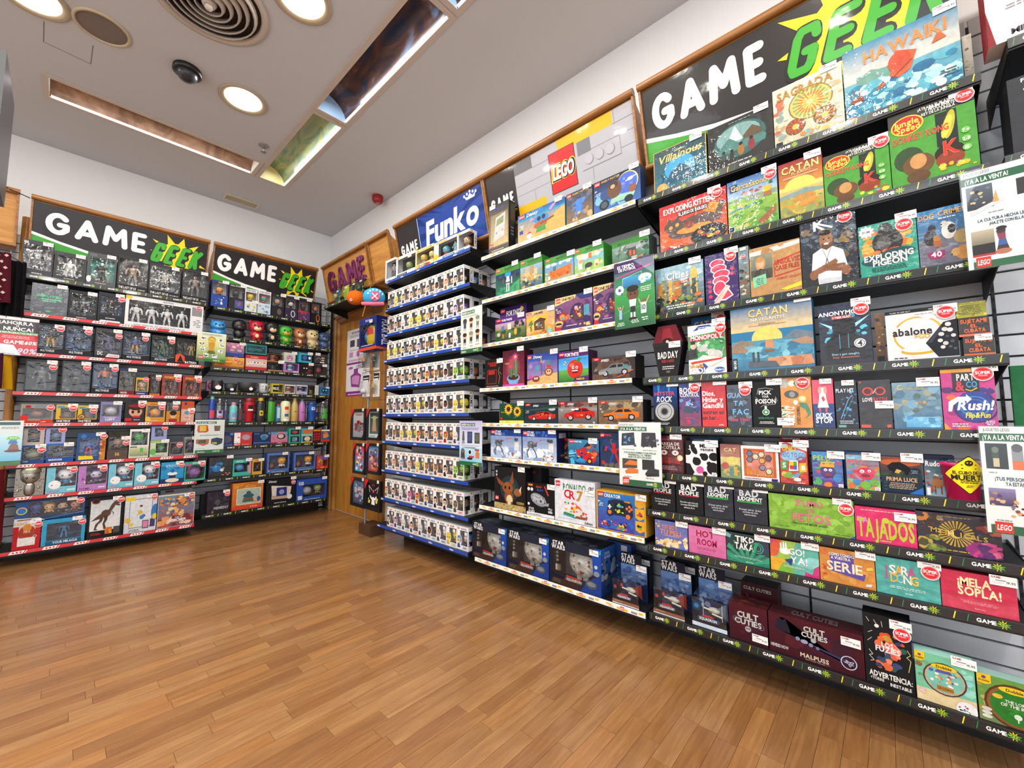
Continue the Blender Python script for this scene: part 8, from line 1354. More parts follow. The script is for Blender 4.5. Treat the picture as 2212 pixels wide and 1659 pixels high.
st3(613, 638, 783, 762, 'b8c8b8', 'pale green box with pink mug print, upper of two', 'g 0 0 100 100 a8d0c8 d8d8c0;e 50 44 30 34 d890b0;b 22 20 78 70 8 20 e8e0e8,5ab0b8,c85a8c', dict(P=(90, 99)))
st3(645, 673, 784, 763, '2f9ab8', 'turquoise box with dark window and blue print, upper of two', 'r 0 0 100 100 38a8c4;r 20 20 96 80 1c2c3c;e 46 52 18 24 3a6ab0;e 84 52 10 16 e8e8ec', dict(P=(88, 99)))
st3(679, 703, 785, 765, '3a3434', 'grey box with thin silver drawing, upper right', 'r 0 0 100 100 403c3c;l c8c8c8 2 10 30 40 60 60 40;b 60 20 96 80 5 20 d8b03a,6a3a34,e8e8e8;r 50 4 90 14 e8e8e8', dict(P=(30, 96)))
def mug(px0, px1, ytop, zz, label, c, face, handle=-1, flare=1.0, name='mug', lidc=None):
    z = zz+0.0165; pl = XF-0.055; u0, u1 = U_on('B', pl, z, px0), U_on('B', pl, z, px1); u = (u0+u1)/2; h = Z_on('B', pl, u, ytop)-z; r = (u1-u0)/2*(0.8 if handle else 1)
    t = empty(name, (pl, u, z), PI/2); tag(t, label, 'bowl' if name == 'bowl' else 'mug', 'mugs and bowls on the fourth shelf')
    b = MB(); k = flare; b.lathe([(0.001, 0), (r*0.7*k if name == 'bowl' else r*0.92, 0.001), (r*(0.9 if name == 'bowl' else 1.0), h*0.4), (r, h*0.96), (r*0.98, h), (r*0.92, h*0.98), (r*0.9, h*0.2), (0.001, h*0.12)], c, 24); b.obj('bowl_body' if name == 'bowl' else 'mug_body', 'vinyl', t)
    b = MB()
    for v in face:
        x, zc, rx, rz_, col = v; y = -math.sqrt(max(r*r-(x*r)**2, 0.0001))*1.005
        n = 12; b.face([(x*r+rx*r*math.cos(2*PI*q/n), y-0.0008-0.001*abs(v[2] < 0.12), h*(zc+rz_*math.sin(2*PI*q/n))) for q in range(n)], col)
    if face: b.obj('printed_face', 'flat', t)
    if handle:
        b = MB(); s = handle; b.tube([(s*r*0.98, 0, h*0.8), (s*r*1.35, 0, h*0.76), (s*r*1.45, 0, h*0.5), (s*r*1.3, 0, h*0.26), (s*r*0.98, 0, h*0.22)], h*0.06, c, 8); b.obj('handle', 'vinyl', t)
    if lidc:
        b = MB()
        for s in (-1, 1): b.tube([(s*r*0.7, 0, h), (s*r*0.85, 0, h*1.16)], r*0.2, lidc, 8, 0.002)
        b.obj('ear', 'vinyl', t)
WF = [(0.0, 0.36, 0.52, 0.20, 'e8e6ea'), (-0.22, 0.38, 0.10, 0.05, '2a2a30'), (0.22, 0.38, 0.10, 0.05, '2a2a30'), (0.0, 0.62, 0.12, 0.08, 'd84a6c')]
mug(452, 484, 823, SZ[3], 'black cat-eared mug with white face', '1c1a20', WF, -1, 1, 'mug', '1c1a20')
mug(484, 511, 830, SZ[3], 'small dark bowl with white face', '2f3234', [(v[0], v[1]*0.8, v[2]*0.6, v[3]*0.8, v[4]) for v in WF], 0, 1, 'bowl')
mug(512, 555, 827, SZ[3], 'large dark bowl with white face', '303336', [(v[0]+0.1, v[1]*0.8+0.05, v[2]*0.36, v[3]*0.8, v[4]) for v in WF], 0, 0.8, 'bowl')
mug(556, 581, 829, SZ[3], 'white and grey patterned mug with handle at right', 'c4c6c8', [(0.25, 0.5, 0.34, 0.26, '5a5c60'), (-0.4, 0.4, 0.2, 0.08, '8a8c90'), (-0.4, 0.7, 0.2, 0.08, '8a8c90')], 1)
row('S', 4, [
 (586, 612, 829, 'b8a83a', 'yellow-edged mug box with black letters mug', 'r 0 0 100 10 c8b84a;r 0 0 10 100 c8b84a;r 12 16 60 84 18181a;T PIECE 36 50 26 f0f0ea 44', dict(win='62 12 96 92', fig=[mugm('c8b83a', '26262a')], ins='5a5430', P=None, d=0.09)),
 (614, 638, 831, 'c8b8a8', 'cream mug box with brown figures', 'r 0 0 100 12 d8c8b8;r 0 88 100 100 e8e0d8', dict(win='6 14 94 86', fig=[mugm('d8ccc0', '8a4a34')], ins='6a4a3c', P=None, d=0.09)),
 (640, 664, 832, 'a8a8d0', 'lilac mug box with black and white pattern', 'r 0 0 100 30 b8b8d8;r 0 88 100 100 d8d8ec;f 20 8 80 20 1 6a6a9c', dict(win='6 32 94 86', fig=[mugm('e8e8f0', '26262c')], ins='3a3a4a', P=None, d=0.09)),
 (667, 688, 832, '3a3a3c', 'black mug box with yellow block mug and white edge', 'r 60 0 100 100 d8d8d8;f 64 10 96 90 5 a8a8ac', dict(win='6 10 58 90', fig=[mugm('c8c02c', '8a8a20')], ins='26262a', P=None, d=0.09)),
 (690, 712, 835, '2f6a9c', 'blue and black printed mug box at right end', 'r 0 0 100 100 2f6a9c;e 50 54 34 26 26303c;c 36 56 9 5ab0d8;c 64 56 9 5ab0d8;b 0 0 100 34 8 20 5a9ac8,1c3c5c;r 60 80 96 96 e8e8e8', dict(P=None, d=0.09)),
], **D)
row('S', 4, [(446, 466, 823, 'b86a90', 'pink card box behind the cat-eared mug', 'r 0 0 100 100 c8789c;f 10 80 60 92 1 f0e0e8', dict(back=0.12, P=None, d=0.05))], **D)

# drinking bottles: turned profiles, each with its own silhouette
def bottle(px, wpx, ytop, label, prof, bodyc, cap, matk='plastic', deco=None, back=0.0, name='water_bottle'):
    z = SZ[4]+0.0165; pl = XF-0.05-back; u = U_on('B', pl, z, px); r = abs(U_on('B', pl, z, px+wpx/2)-u); h = Z_on('B', pl, u, ytop)-z
    t = empty(name, (pl, u, z), PI/2); tag(t, label, 'bottle', 'drinking bottles on the fifth shelf')
    P = {'soda': [(0.001, 0), (0.92, 0.0), (1, 0.02), (1, 0.55), (0.92, 0.66), (0.6, 0.80), (0.45, 0.86), (0.45, 0.88)],
         'flask': [(0.001, 0), (0.95, 0.0), (1, 0.02), (1, 0.72), (0.9, 0.80), (0.55, 0.86), (0.55, 0.88)],
         'can': [(0.001, 0), (0.9, 0.0), (1, 0.03), (1, 0.76), (0.86, 0.86), (0.5, 0.90), (0.5, 0.91)],
         'tumbler': [(0.001, 0), (0.72, 0.0), (0.78, 0.02), (0.80, 0.46), (0.98, 0.5), (1, 0.84), (1, 0.86)],
         'square': [(0.001, 0), (0.95, 0.0), (1, 0.02), (1, 0.84), (0.96, 0.86)]}[prof]
    b = MB(); b.lathe([(q*r, s*h) for q, s in P], bodyc, 20 if prof != 'square' else 4); o = b.obj('bottle_body', 'glassy' if matk == 'glassy' else matk, t)
    if prof == 'square': o.rotation_euler = (0, 0, PI/4)
    top = P[-1][1]*h; cr = P[-1][0]*r
    b = MB(); b.lathe([(cr*1.08, top-0.004), (cr*1.12, top), (cr*1.08, h*0.97), (cr*0.9, h), (0.001, h)], 'aaa' if cap == 'steel' else cap, 18); b.obj('cap', 'steel' if cap == 'steel' else 'plastic', t) if cap != 'steel' else b.obj('cap', 'steel', t)
    if matk == 'glassy' or deco:
        b = MB()
        for d_ in (deco or []):
            zc, hh, ww, col = d_; n = 8; rr = r*1.01; rows = [[(rr*math.sin((q/n-0.5)*2*ww), -rr*math.cos((q/n-0.5)*2*ww), h*(zc-hh/2)), ] for q in range(n+1)]
            rows = [[(rr*math.sin((q/n-0.5)*2*ww), -rr*math.cos((q/n-0.5)*2*ww), h*(zc+s*hh/2)) for q in range(n+1)] for s in (-1, 1)]
            b.grid(rows, col)
        if b.f: b.obj('printed_motif', 'flat', t)
    return t
ST = 'a8a8aa'
bottle(456, 14, 855, 'dark blue bottle with tilted clear straw lid', 'flask', '1f3f9c', '7ac0c8', deco=[(0.3, 0.3, 0.9, 'c84a4c')])
bottle(472.5, 19, 860, 'clear bottle with black cat face and steel lid', 'can', 'fff', 'steel', 'glassy', [(0.34, 0.30, 0.7, 'b8b0d8'), (0.42, 0.12, 0.4, '1a181c'), (0.24, 0.06, 0.5, 'c83a3c')])
bottle(486, 11, 862, 'slim clear bottle with purple print behind the teal one', 'can', 'fff', 'steel', 'glassy', [(0.3, 0.4, 0.6, '5a4a7c')], 0.05)
bottle(503, 17, 869, 'pale teal metal flask with pink lid', 'flask', '6ab8b8', 'c88090', deco=[(0.34, 0.24, 0.6, '7a8ac8'), (0.20, 0.10, 0.5, 'd890b8')])
bottle(517, 13, 863, 'clear bottle with dark print beside the teal flask', 'can', 'fff', 'steel', 'glassy', [(0.34, 0.5, 0.7, '6a4a4c')], 0.05)
bottle(537, 23, 860, 'large red travel tumbler with round tag', 'tumbler', 'b81c28', '7a141c', deco=[(0.62, 0.16, 0.45, '1c1a1c'), (0.50, 0.06, 0.5, 'e8e4e0')])
bottle(561, 20, 859, 'black bottle with yellow spout cap and emblem', 'flask', '26282a', 'e0b820', deco=[(0.36, 0.20, 0.4, 'd8c020'), (0.36, 0.10, 0.22, '26282a')])
bottle(584, 19, 858, 'bright green square block-pattern bottle', 'square', '3f9a2c', '1c1c1e', deco=None)
bottle(599.5, 13, 873, 'small blue bottle with red cap and white writing', 'can', '3a78a0', 'b02430', deco=[(0.5, 0.6, 0.5, 'a8c8d8')])
bottle(615, 21, 861, 'pale yellow bottle with cartoon print and black lid', 'can', 'd8dcb0', '1c1c1e', deco=[(0.58, 0.14, 0.4, 'c83a34'), (0.42, 0.12, 0.4, 'e8b890'), (0.28, 0.12, 0.4, '3a5a9c'), (0.08, 0.08, 0.6, 'e8e6e0')])
bottle(635, 16, 859, 'gold soda-shaped metal bottle', 'soda', 'b8a05a', 'b8a05a', deco=[(0.42, 0.04, 0.4, '8a6a30')])
bottle(651, 15, 860, 'lilac soda-shaped metal bottle with teal cap', 'soda', 'b070b0', '3a7a7c', deco=[(0.4, 0.05, 0.5, '8a4a90')])
bottle(661, 8, 868, 'thin clear bottle squeezed beside the lilac one', 'can', 'fff', 'steel', 'glassy', None, 0.05)
bottle(672.5, 18, 869, 'royal blue tumbler with white emblem', 'tumbler', '1f5ab0', '163c78', deco=[(0.66, 0.14, 0.4, 'd8e4f0'), (0.66, 0.07, 0.24, '1f5ab0')])
bottle(683, 10, 874, 'clear bottle with blue cap behind the royal blue tumbler', 'can', 'fff', '4a8ab0', 'glassy', [(0.4, 0.3, 0.6, '2a2a6c')], 0.05)
bottle(697, 19, 867, 'clear bottle with green figure print and steel lid', 'can', 'fff', 'steel', 'glassy', [(0.46, 0.36, 0.35, '3aa83c'), (0.24, 0.20, 0.6, '3aa83c')])

row('S', 6, [
 (470, 503, 935, '24305c', 'navy sandwich box with oval tin, partly behind mug sheet', 'r 0 0 100 14 4a5a9c;r 80 80 100 100 3a8ac0;e 50 50 40 30 5a5a70', dict(P=None)),
 (505, 544, 934, 'c83a34', 'red and white box with oval lunch tin', 'r 0 0 100 100 c83c34;r 0 18 34 98 f0eef0;e 17 50 12 16 f8f8f8;e 24 62 6 5 d83a6c;T HELLO 17 8 10 f8f4f4 30;e 66 62 26 24 a87c8c;e 66 62 20 17 b89aa8;f 44 6 90 11 1 f0d0cc', dict(P=None)),
 (547, 583, 934, '26345c', 'navy box with blue oval lunch tin', 'r 0 0 100 100 26345c;r 0 10 100 20 4a6aa8;t STITCH 18 88 10 4aa0d8 30;r 88 80 100 100 3a8ac0;e 64 66 24 18 8a98a8;e 62 56 18 20 3a78a8', dict(P=None)),
 (585, 621, 933, 'b8708c', 'dusty pink box with brown oval tin', 'r 0 0 100 100 c87c98;r 0 0 100 14 8a2c50;r 0 80 40 100 4aa0c8;r 86 60 100 100 4aa0c8;e 60 62 26 24 2a1c24;e 58 64 18 18 d8b8b0;T LUNCH 50 7 8 f0dce4 60;e 14 44 6 8 c85a7c', dict(P=None)),
 (623, 648, 925, '2f9a80', 'green two-tier cup box', 'r 0 0 100 100 3aa88c;r 16 58 92 90 2c2430;r 16 6 92 46 24282c;e 52 74 26 10 a84a4c;r 30 10 74 40 5a8ab0;b 30 10 74 40 6 16 e8c83a,d84a8c,3a9a5c', dict(P=(80, 101))),
 (650, 675, 925, '3a8ab0', 'blue two-tier cup box', 'r 0 0 100 100 4aa0c0;r 16 62 92 90 c87040;r 16 8 92 44 3a2c34;r 0 46 100 60 8ac8a8;e 54 26 26 16 e8d8c0;b 30 12 80 40 5 14 c85a3c,e8c83a;r 0 0 100 6 d8d040', dict(P=(80, 101))),
 (676, 692, 928, '8a1c24', 'dark red patterned cup box with red swirls', 'r 0 0 100 100 7a1820;r 0 0 100 10 26201f;r 0 88 100 100 d8902c;'+';'.join(f'c {20+30*(k%3)} {24+20*(k//3)} 9 d84a4c;c {20+30*(k%3)} {24+20*(k//3)} 4 7a1820' for k in range(9)), dict(P=None)),
 (694, 712, 928, 'c8702c', 'cup box with orange cartoon print, right end', 'r 0 0 100 100 2a5a9c;r 0 0 100 18 c83a2c;r 0 88 100 100 ece8e0;e 50 56 30 26 e0902c;b 10 30 90 84 8 30 e0a03c,3a78c0,d8562c', dict(P=None)),
], **D)
row('S', 7, [
 (450, 500, 988, '24262c', 'large box picturing headphones with blue toy and orange base', 'g 0 0 100 100 20303c 3a3c3c;b 0 10 60 80 16 24 2a7ab8,3a8ac8,1c4a78,2c343c;e 34 46 20 16 2f78b0;c 28 56 7 4a9ad0;c 56 38 8 d8e8ee;b 56 8 96 60 10 16 c8702c,d8904a,3a3434;r 4 2 96 10 1c2024', dict(P=(90, 101), m='wrap')),
 (502, 542, 993, '3aa090', 'turquoise box with blue dome lamp in dark window', 'r 0 0 100 100 45b09c;r 84 14 100 100 d88ab0;r 74 64 90 84 26242a;t STITCH 36 90 10 f0f8f6 36;r 6 24 80 80 2a3038', dict(win='8 24 78 80', fig=[ball('4a9ad8', '3a7ab8')], ins='26303a', P=(86, 99))),
 (544, 566, 992, 'd89a2c', 'yellow-orange box with black window and gold logo', 'r 0 0 100 100 dca03a;r 12 20 84 82 26262a;l c8a86c 2 30 30 70 70;l c8a86c 2 36 60 64 40;t TEN 44 90 8 a8641c 34', dict(P=(88, 97))),
 (576, 624, 978, '4a6ab0', 'blue window box with brown block toy, left of twins', 'r 0 0 100 14 4a6ab0;f 20 3 84 8 1 e8c84a;r 0 90 100 100 5a78b8;c 8 10 4 e8a83a', dict(win='8 18 94 88', fig=[mugm('6a4a40', '8a5a48'), chib('c8883a', 'e0a84a', 'e8e0d0')], ins='6a7a9c', left='3a5088')),
 (634, 681, 977, '4a6ab0', 'blue window box with brown block toy, right of twins', 'r 0 0 100 14 4a6ab0;f 20 3 84 8 1 e8c84a;r 0 90 100 100 5a78b8;c 8 10 4 e8a83a', dict(win='8 18 94 88', fig=[mugm('6a4a40', '8a5a48'), chib('c8883a', 'e0a84a', 'e8e0d0')], ins='6a7a9c', left='3a5088')),
 (684, 708, 985, 'b83c38', 'small red-based box with green christmas tree shapes', 'r 0 0 100 18 d83a2c;r 40 70 100 100 5a5ab0;b 4 16 56 80 16 16 3a8a3c,8ab04a,d8b03a;T TOY 50 9 8 f8f0e8 30', dict(win='56 20 96 68', fig=[], ins='5a4a50', P=(88, 99))),
], **D)
row('S', 8, [
 (446, 495, 1062, '221c28', 'black box with dim purple portrait and silver title', 'g 0 0 100 100 1c1c22 2a1c34;b 0 20 100 90 22 26 2a2834,1a1820,3a3444;e 46 50 12 14 4a4a54;T WEDNESDAY 62 24 12 b8bcc4 66;p 8a6a58 20 2 30 2 28 14 22 12', dict(P=(84, 99), S=(88, 86), m='wrap')),
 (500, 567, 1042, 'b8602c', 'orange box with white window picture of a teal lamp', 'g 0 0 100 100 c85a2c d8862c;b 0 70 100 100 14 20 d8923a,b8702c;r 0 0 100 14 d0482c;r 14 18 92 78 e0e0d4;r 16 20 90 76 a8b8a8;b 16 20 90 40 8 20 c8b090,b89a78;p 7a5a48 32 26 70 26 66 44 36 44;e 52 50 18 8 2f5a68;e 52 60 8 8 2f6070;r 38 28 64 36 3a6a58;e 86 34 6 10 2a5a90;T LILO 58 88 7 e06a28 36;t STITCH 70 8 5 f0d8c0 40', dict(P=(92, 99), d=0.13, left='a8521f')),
 (574, 637, 1034, '16161a', 'black box picturing a small square blue lamp', 'r 0 0 100 100 18181c;p d8d0c8 16 76 86 66 80 20 20 22;p b8a088 18 22 82 20 82 32 18 36;r 34 32 70 66 2c3c78;r 36 34 68 64 24306c;e 52 48 9 10 8a98c8;t Disney 20 92 8 f0f0f2 26 i;c 80 26 9 dcdcdc;f 26 5 70 10 2 c8c8cc', dict(P=(92, 99), S=(92, 82), d=0.08)),
 (640, 705, 1034, '24489c', 'wide blue window box with chrome helmet-shaped ornament', 'r 0 0 100 14 2450a0;T STAR 14 86 8 f0f2f6 16;T WARS 14 78 8 f0f2f6 16;f 22 3 80 8 1 d8e0f0;r 4 6 18 24 d8dce4', dict(win='20 18 94 74', fig=[ball('a8aab0', '6a6c72'), chib('8aa06a', '9ab07a', '8a7a5c')], ins='4a5058', P=(92, 99), d=0.12)),
], **D)
row('S', 8, [(432, 446, 1070, '141418', 'dark box standing behind at left end of the bottom dark-railed shelf', 'r 0 0 100 100 16161a', dict(back=0.10, P=None, d=0.06))], **D)

# ------------------------------------------------------------------ hanging information sheets in clear holders
def sheet(side, plane, x0, y0, x1, y1, label, dsl, tilt=0.0, name='info_sheet'):
    """x0,y0 top-left pixel, x1,y1 bottom-right pixel on a vertical plane just in front of the shelves"""
    hit = on_y if side == 'R' else on_x
    A, B = hit(x0, y0, plane), hit(x1, y1, plane)
    u0, u1 = (A.x, B.x) if side == 'R' else (A.y, B.y); w_ = u1-u0; h = A.z-B.z
    loc, rz = rootloc(side, plane, (u0+u1)/2, B.z)
    b = MB(); b.box(-w_/2, 0, 0, w_/2, 0.0015, h, 'e8e8e4'); t = b.obj(name, 'flat', None, loc, rz)
    Art(w_, h).run(dsl, 5).obj('sheet_print', 'flat', t)
    b = MB(); b.face([(-w_/2-0.004, -0.004, -0.004), (w_/2+0.004, -0.004, -0.004), (w_/2+0.004, -0.004, h+0.004), (-w_/2-0.004, -0.004, h+0.004)], 'fff'); b.obj('clear_holder', 'acrylic', t)
    tag(t, label, 'sign', 'information sheets hanging from the shelves'); return t
LOG = lambda x0, y0, x1, y1: f'r {x0} {y0} {x1} {y1} d0281f;t LEGO {(x0+x1)/2} {(y0+y1)/2} {(y1-y0)*0.5} f8f4f0 {(x1-x0)*0.8} i;'
def geeklogo(x, y): return f'T GAME {x-6} {y} 3.4 f4f4f2 14;S {x+7} {y} 6 3 9 c8d03a;T GEEK {x+7} {y} 2.2 1a6a34 9 i;'
sheet('R', YF-0.03, 1336, 912, 1431, 1056, 'white sheet with four product pictures hanging before the brick sets and board games',
 'r 0 0 100 100 e6e6e4;t JUGUETES_LEGO 20 96 3 555 34;r 0 86 68 93 1f5c3c;T ¡YA_A_LA_VENTA! 34 89.5 4.4 f4f4f2 60;p 2a3444 6 62 8 82 38 84 40 64;b 8 60 44 80 14 8 2a4a7c,3a3c48,6aa0c8,4a3038;p 2c2c34 54 62 56 84 88 84 90 62;b 54 60 96 80 14 8 3c3c48,55505c,2a2a30,6a6a88;f 8 56 42 58 1 8a8a88;f 56 56 92 58 1 8a8a88;T ¡TUS_SAGAS_CINEMATOGRÁFICAS 50 52 2.6 1f5c3c 76;T PREFERIDAS_YA_TIENEN 50 48.5 2.6 1f5c3c 54;T NUEVOS_SETS_DE_LEGO! 50 45 2.6 1f5c3c 54;p 4a4038 8 26 8 42 44 42 44 28;p d8742c 12 32 26 40 44 38 44 32;p d8742c 14 22 26 28 46 26 46 20 16 18;p 222226 56 26 56 42 84 42 84 28;p 2c2c30 62 20 72 30 94 28 94 18 66 16;f 8 13 30 15 1 8a8a88;f 60 13 84 15 1 8a8a88;r 8 0 100 9 1f5c3c;'+LOG(8, 1, 24, 12)+geeklogo(78, 4.5))
sheet('R', YF-0.03, 1326, 572, 1416, 699, 'green football poster sheet with big-head player figure',
 'g 0 0 100 50 1f5c3a 3a9a4c;g 0 50 100 100 3a9a4c 2c3a6c;r 0 84 100 100 3a2458;b 30 84 100 100 12 14 4a2c60,2a3468,6a3a5c;p c83a9c 4 76 92 86 92 88 4 78;T ES_TIEMPO 30 93 4.4 f4f4f2 42;T DE_FÚTBOL 34 88 4.4 f4f4f2 44;g 22 60 70 76 2a6a9c 3a9ac8;l d8e0e8 .8 22 62 22 74 70 80 70 66;l 8ac88a .6 4 50 96 58;l 8ac88a .6 8 20 94 34;c 14 58 11 e8ecf0;c 14 58 4 3a5a8c;c 8 64 2.4 3a5a8c;c 20 52 2.4 3a5a8c;e 78 70 16 6 e8e4dc;b 62 62 94 76 8 10 c8402c,e8b83a,4ab0c8,f0f0ea;e 47 50 15 10 6a4434;e 47 57 15 5 1c1614;c 42 49 2.4 161616;c 53 49 2.4 161616;p f0f2f4 40 30 54 30 56 41 38 41;p 26282c 41 22 53 22 53 31 41 31;r 41 14 45 22 f0f0f0;r 49 14 53 22 f0f0f0;e 46 13 10 2 1c1c1e;r 12 14 19 28 9ab8d8;c 15 31 3 c89878;l c89878 2 12 27 8 34;l c89878 2 19 27 24 34;r 67 18 80 34 e4e8ee;t 10 73.5 27 8 2a3444 9;c 74 37 4 8a5a44;l d8a888 2.5 80 32 88 42;l d8a888 2.5 67 32 62 40;f 6 4 26 10 3 d8ecd8;f 40 6 62 12 3 d8ecd8;f 66 8 86 14 2 d8ecd8;f 66 50 96 58 3 d8ecd8')
sheet('R', YF-0.05, 996, 670, 1041, 758, 'white sheet with six little figure drawings on the blue-railed bay',
 'r 0 0 100 100 e2e2da;r 6 86 66 94 2a6a48;T RESÉRVALO_YA! 36 90 4.6 f4f4f2 54;f 10 80 84 84 2 7a8a80;'+';'.join(f'r {x-6} {y-14} {x+6} {y-4} {c1};l 3a3a40 2 {x-3} {y-14} {x-4} {y-20};l 3a3a40 2 {x+3} {y-14} {x+4} {y-20};e {x} {y} 9 6 {c2};e {x} {y+3} 9.5 4.5 {c3};f {x-9} {y-26} {x+9} {y-23} 1 8a8a88' for x, y, c1, c2, c3 in ((20, 70, '2c3a5c', '3a4458', '26303c'), (50, 70, '5a2c28', 'e0b090', '4a2418'), (80, 72, '6a7a6c', 'd8c8b0', '7a8a80'), (20, 38, '26262c', 'e0b898', '3a2418'), (50, 40, '3a3a3c', 'd8b898', '8a8a7c'), (80, 42, '26262a', 'd8a888', '2c1c18')))+';r 0 0 100 9 2a6a40;t Funko 16 4.5 5 f0f2f0 22 i;'+geeklogo(74, 4.5))
sheet('R', YF-0.05, 993, 909, 1041, 1009, 'pale blue and lilac sheet with statue pictures on the blue-railed bay',
 'g 0 0 100 40 8ac8e8 b8dcec;g 0 40 100 100 d8e0f0 c0b4dc;r 6 88 70 95 1f5c3c;T RESÉRVALO_YA! 38 91.5 4.2 f4f4f2 58;f 8 80 92 86 2 6a6a8c;e 18 74 4 3 5a4a44;p 5a4a48 12 56 24 56 22 72 14 72;l 3a3030 3 16 56 14 48;l 3a3030 3 20 56 22 48;r 36 50 58 76 2a3458;r 40 54 54 72 3a4a78;r 68 50 90 74 3a3c28;r 72 54 86 70 5a5c48;f 10 44 90 46 1 8a8a9c;t Y_YA_ESTÁN_DISPONIBLES! 44 40 2.6 2c2c34 70;e 16 30 9 8 6a6a6c;p 4a4244 6 16 26 16 24 28 8 28;c 48 30 9 e8ecf0;c 48 30 6 26262c;e 48 16 12 3 2c2c30;p d8702c 74 18 88 18 90 30 72 30;e 81 33 6 4 d87a34;r 10 14 26 17 c83a44;r 44 18 66 22 c83a44;r 70 34 88 38 a8303c;r 0 0 100 9 1f6a3c;'+geeklogo(74, 4.5))
sheet('R', YF-0.06, 2074, 378, 2245, 560, 'white sheet with landmark and statue models, cut by the right edge',
 'r 0 0 100 100 e4e4e4;t JUGUETES_LEGO 24 97.5 3.2 666 40;r 0 86 100 94 1f5c3c;T ¡YA_A_LA_VENTA! 38 90 4.6 f4f4f2 64;g 6 60 46 84 2c3038 5a6470;b 6 60 50 82 16 8 6a7480,4a5058,c8b890,2c2c30;p c8ccd0 8 58 62 68 62 64 12 54;p c89a5c 44 64 50 76 54 64;r 80 66 100 82 2c2c30;f 36 54 62 56 1 8a8a88;T LA_CULTURA_HECHA_LEGO 58 48 3 2a4a5c 76;T ¡HAZTE_CON_ELLA! 62 43.5 3 2a4a5c 50;g 8 16 42 38 2c2824 b8ac94;p 1c1a1c 8 14 42 14 42 24 8 24;r 8 12 42 14 a8302c;e 52 34 7 3 3a3430;p 8a3a4c 48 26 58 26 58 32 46 32;p 3a5a98 46 20 60 20 58 26 48 26;p 3a3034 44 16 62 16 60 20 46 20;e 53 14 12 2.5 b06a4c;e 53 37 8 2 222;t La_Catrina 20 8 3 666 22;r 8 0 100 7 1f5c3c;'+LOG(12, 1, 34, 11))
sheet('R', YF-0.06, 2113, 921, 2290, 1168, 'white sheet with collectible models over lower right shelves, cut off',
 'r 0 0 100 100 e4e4e2;t JUGUETES_LEGO 26 97 3 666 40;r 0 86 100 93.5 1f5c3c;T ¡YA_A_LA_VENTA! 36 89.8 4.6 f4f4f2 62;g 7 60 40 84 1c242c 2c3440;p 3a4a44 18 62 26 62 28 80 16 80;e 22 78 5 3 6a7a6c;r 18 62 27 70 c8b898;r 46 60 62 82 8a8e94;e 54 80 8 4 55585e;p d86a34 46 60 62 60 62 68 46 68;f 7 56 24 58 1 8a8a88;T ¡TUS_PERSONAJES 48 51 3.4 2a4a5c 60;T YA_ESTÁN_AQUÍ! 56 46.5 3.4 2a4a5c 46;g 7 26 46 42 3a2c50 8a7aa8;b 7 24 46 40 12 9 b88a5c,5a3a6c,d8b080;b 28 16 70 34 14 8 8a4a3c,5a2c5c,3a2420,d8a06c;f 14 12 40 14 1 8a8a88;r 6 0 100 8 1f5c3c;'+LOG(12, 1, 38, 11))
sheet('B', XF+0.03, 427, 715, 486, 784, 'gold trophy sheet hanging between the two back wall bays',
 'r 0 0 100 100 d8dcd0;g 0 0 100 60 3a8a4a d8d890;g 0 60 100 100 d8d890 e0e4d8;f 14 90 90 96 3 3a6a48;e 50 76 14 12 d8a83a;b 38 66 62 88 6 10 e8c86a,b8862c;p c8962c 42 38 58 38 62 66 38 66;p 7a5a20 36 30 64 30 60 38 40 38;p 2f7a44 36 26 64 26 64 31 36 31;'+';'.join(f'r {x-9} {y-6} {x+9} {y+6} e8e8e0;b {x-8} {y-5} {x+8} {y+5} 4 8 5a5a58,8a4a3c,3a5a8c' for x, y in ((22, 80), (80, 76), (16, 60), (86, 58), (20, 42), (80, 38), (32, 22), (62, 20)))+';r 0 0 100 10 2f7a3c;r 6 8 24 20 d0281f;t LEGO 15 14 5 fff 14;'+geeklogo(70, 5))
sheet('B', XF+0.03, 422, 907, 482, 977, 'white sheet with four mug and box pictures between the back wall bays',
 'r 0 0 100 100 d8dcd8;r 4 88 72 95 1f5c3c;T ¡YA_A_LA_VENTA! 37 91.5 4.4 f4f4f2 60;p c8402c 8 68 10 84 42 84 46 66 38 62 12 62;p d8b83a 16 66 38 66 38 82 16 82;p 6a4a38 66 66 84 66 86 82 64 82;f 14 52 90 56 2 3a5a48;p b85a44 6 30 6 42 50 42 48 28 30 22;p 3a4a3c 14 30 38 30 38 40 14 40;p 26384c 56 28 56 42 74 46 96 42 94 28 76 22;p c8a83a 60 28 76 26 76 32 60 32;f 6 14 40 16 1 8a8a88;r 4 0 100 10 1f6a3c;f 8 3 36 7 1 d8e8dc;'+geeklogo(76, 5))
sheet('B', XF+0.04, -46, 676, 78, 770, 'red and grey discount sheet at the left edge of picture',
 'r 0 0 100 100 c8202c;r 0 92 100 100 e8dcdc;r 0 60 100 92 4a4248;T ¡AHORRA 62 85 9 f4f2f2 66;T O 64 77 5 f4f2f2 6;T NUNCA! 66 69 9.5 f4f2f2 66;r 10 55 100 62 3a8a44;T 20.000_PRODUCTOS_NUEVOS 66 58.5 4.6 f2f6f2 66;f 36 44 92 52 2 e8a8a8;T GAME 60 34 9 f8f4f4 34;T 60% 88 34 9 f8f4f4 20 i;p d8dce4 0 0 74 0 60 26 0 30;T 90% 82 12 14 c8d4e8 32 io3a4a78;f 40 2 64 5 1 8a8a90')
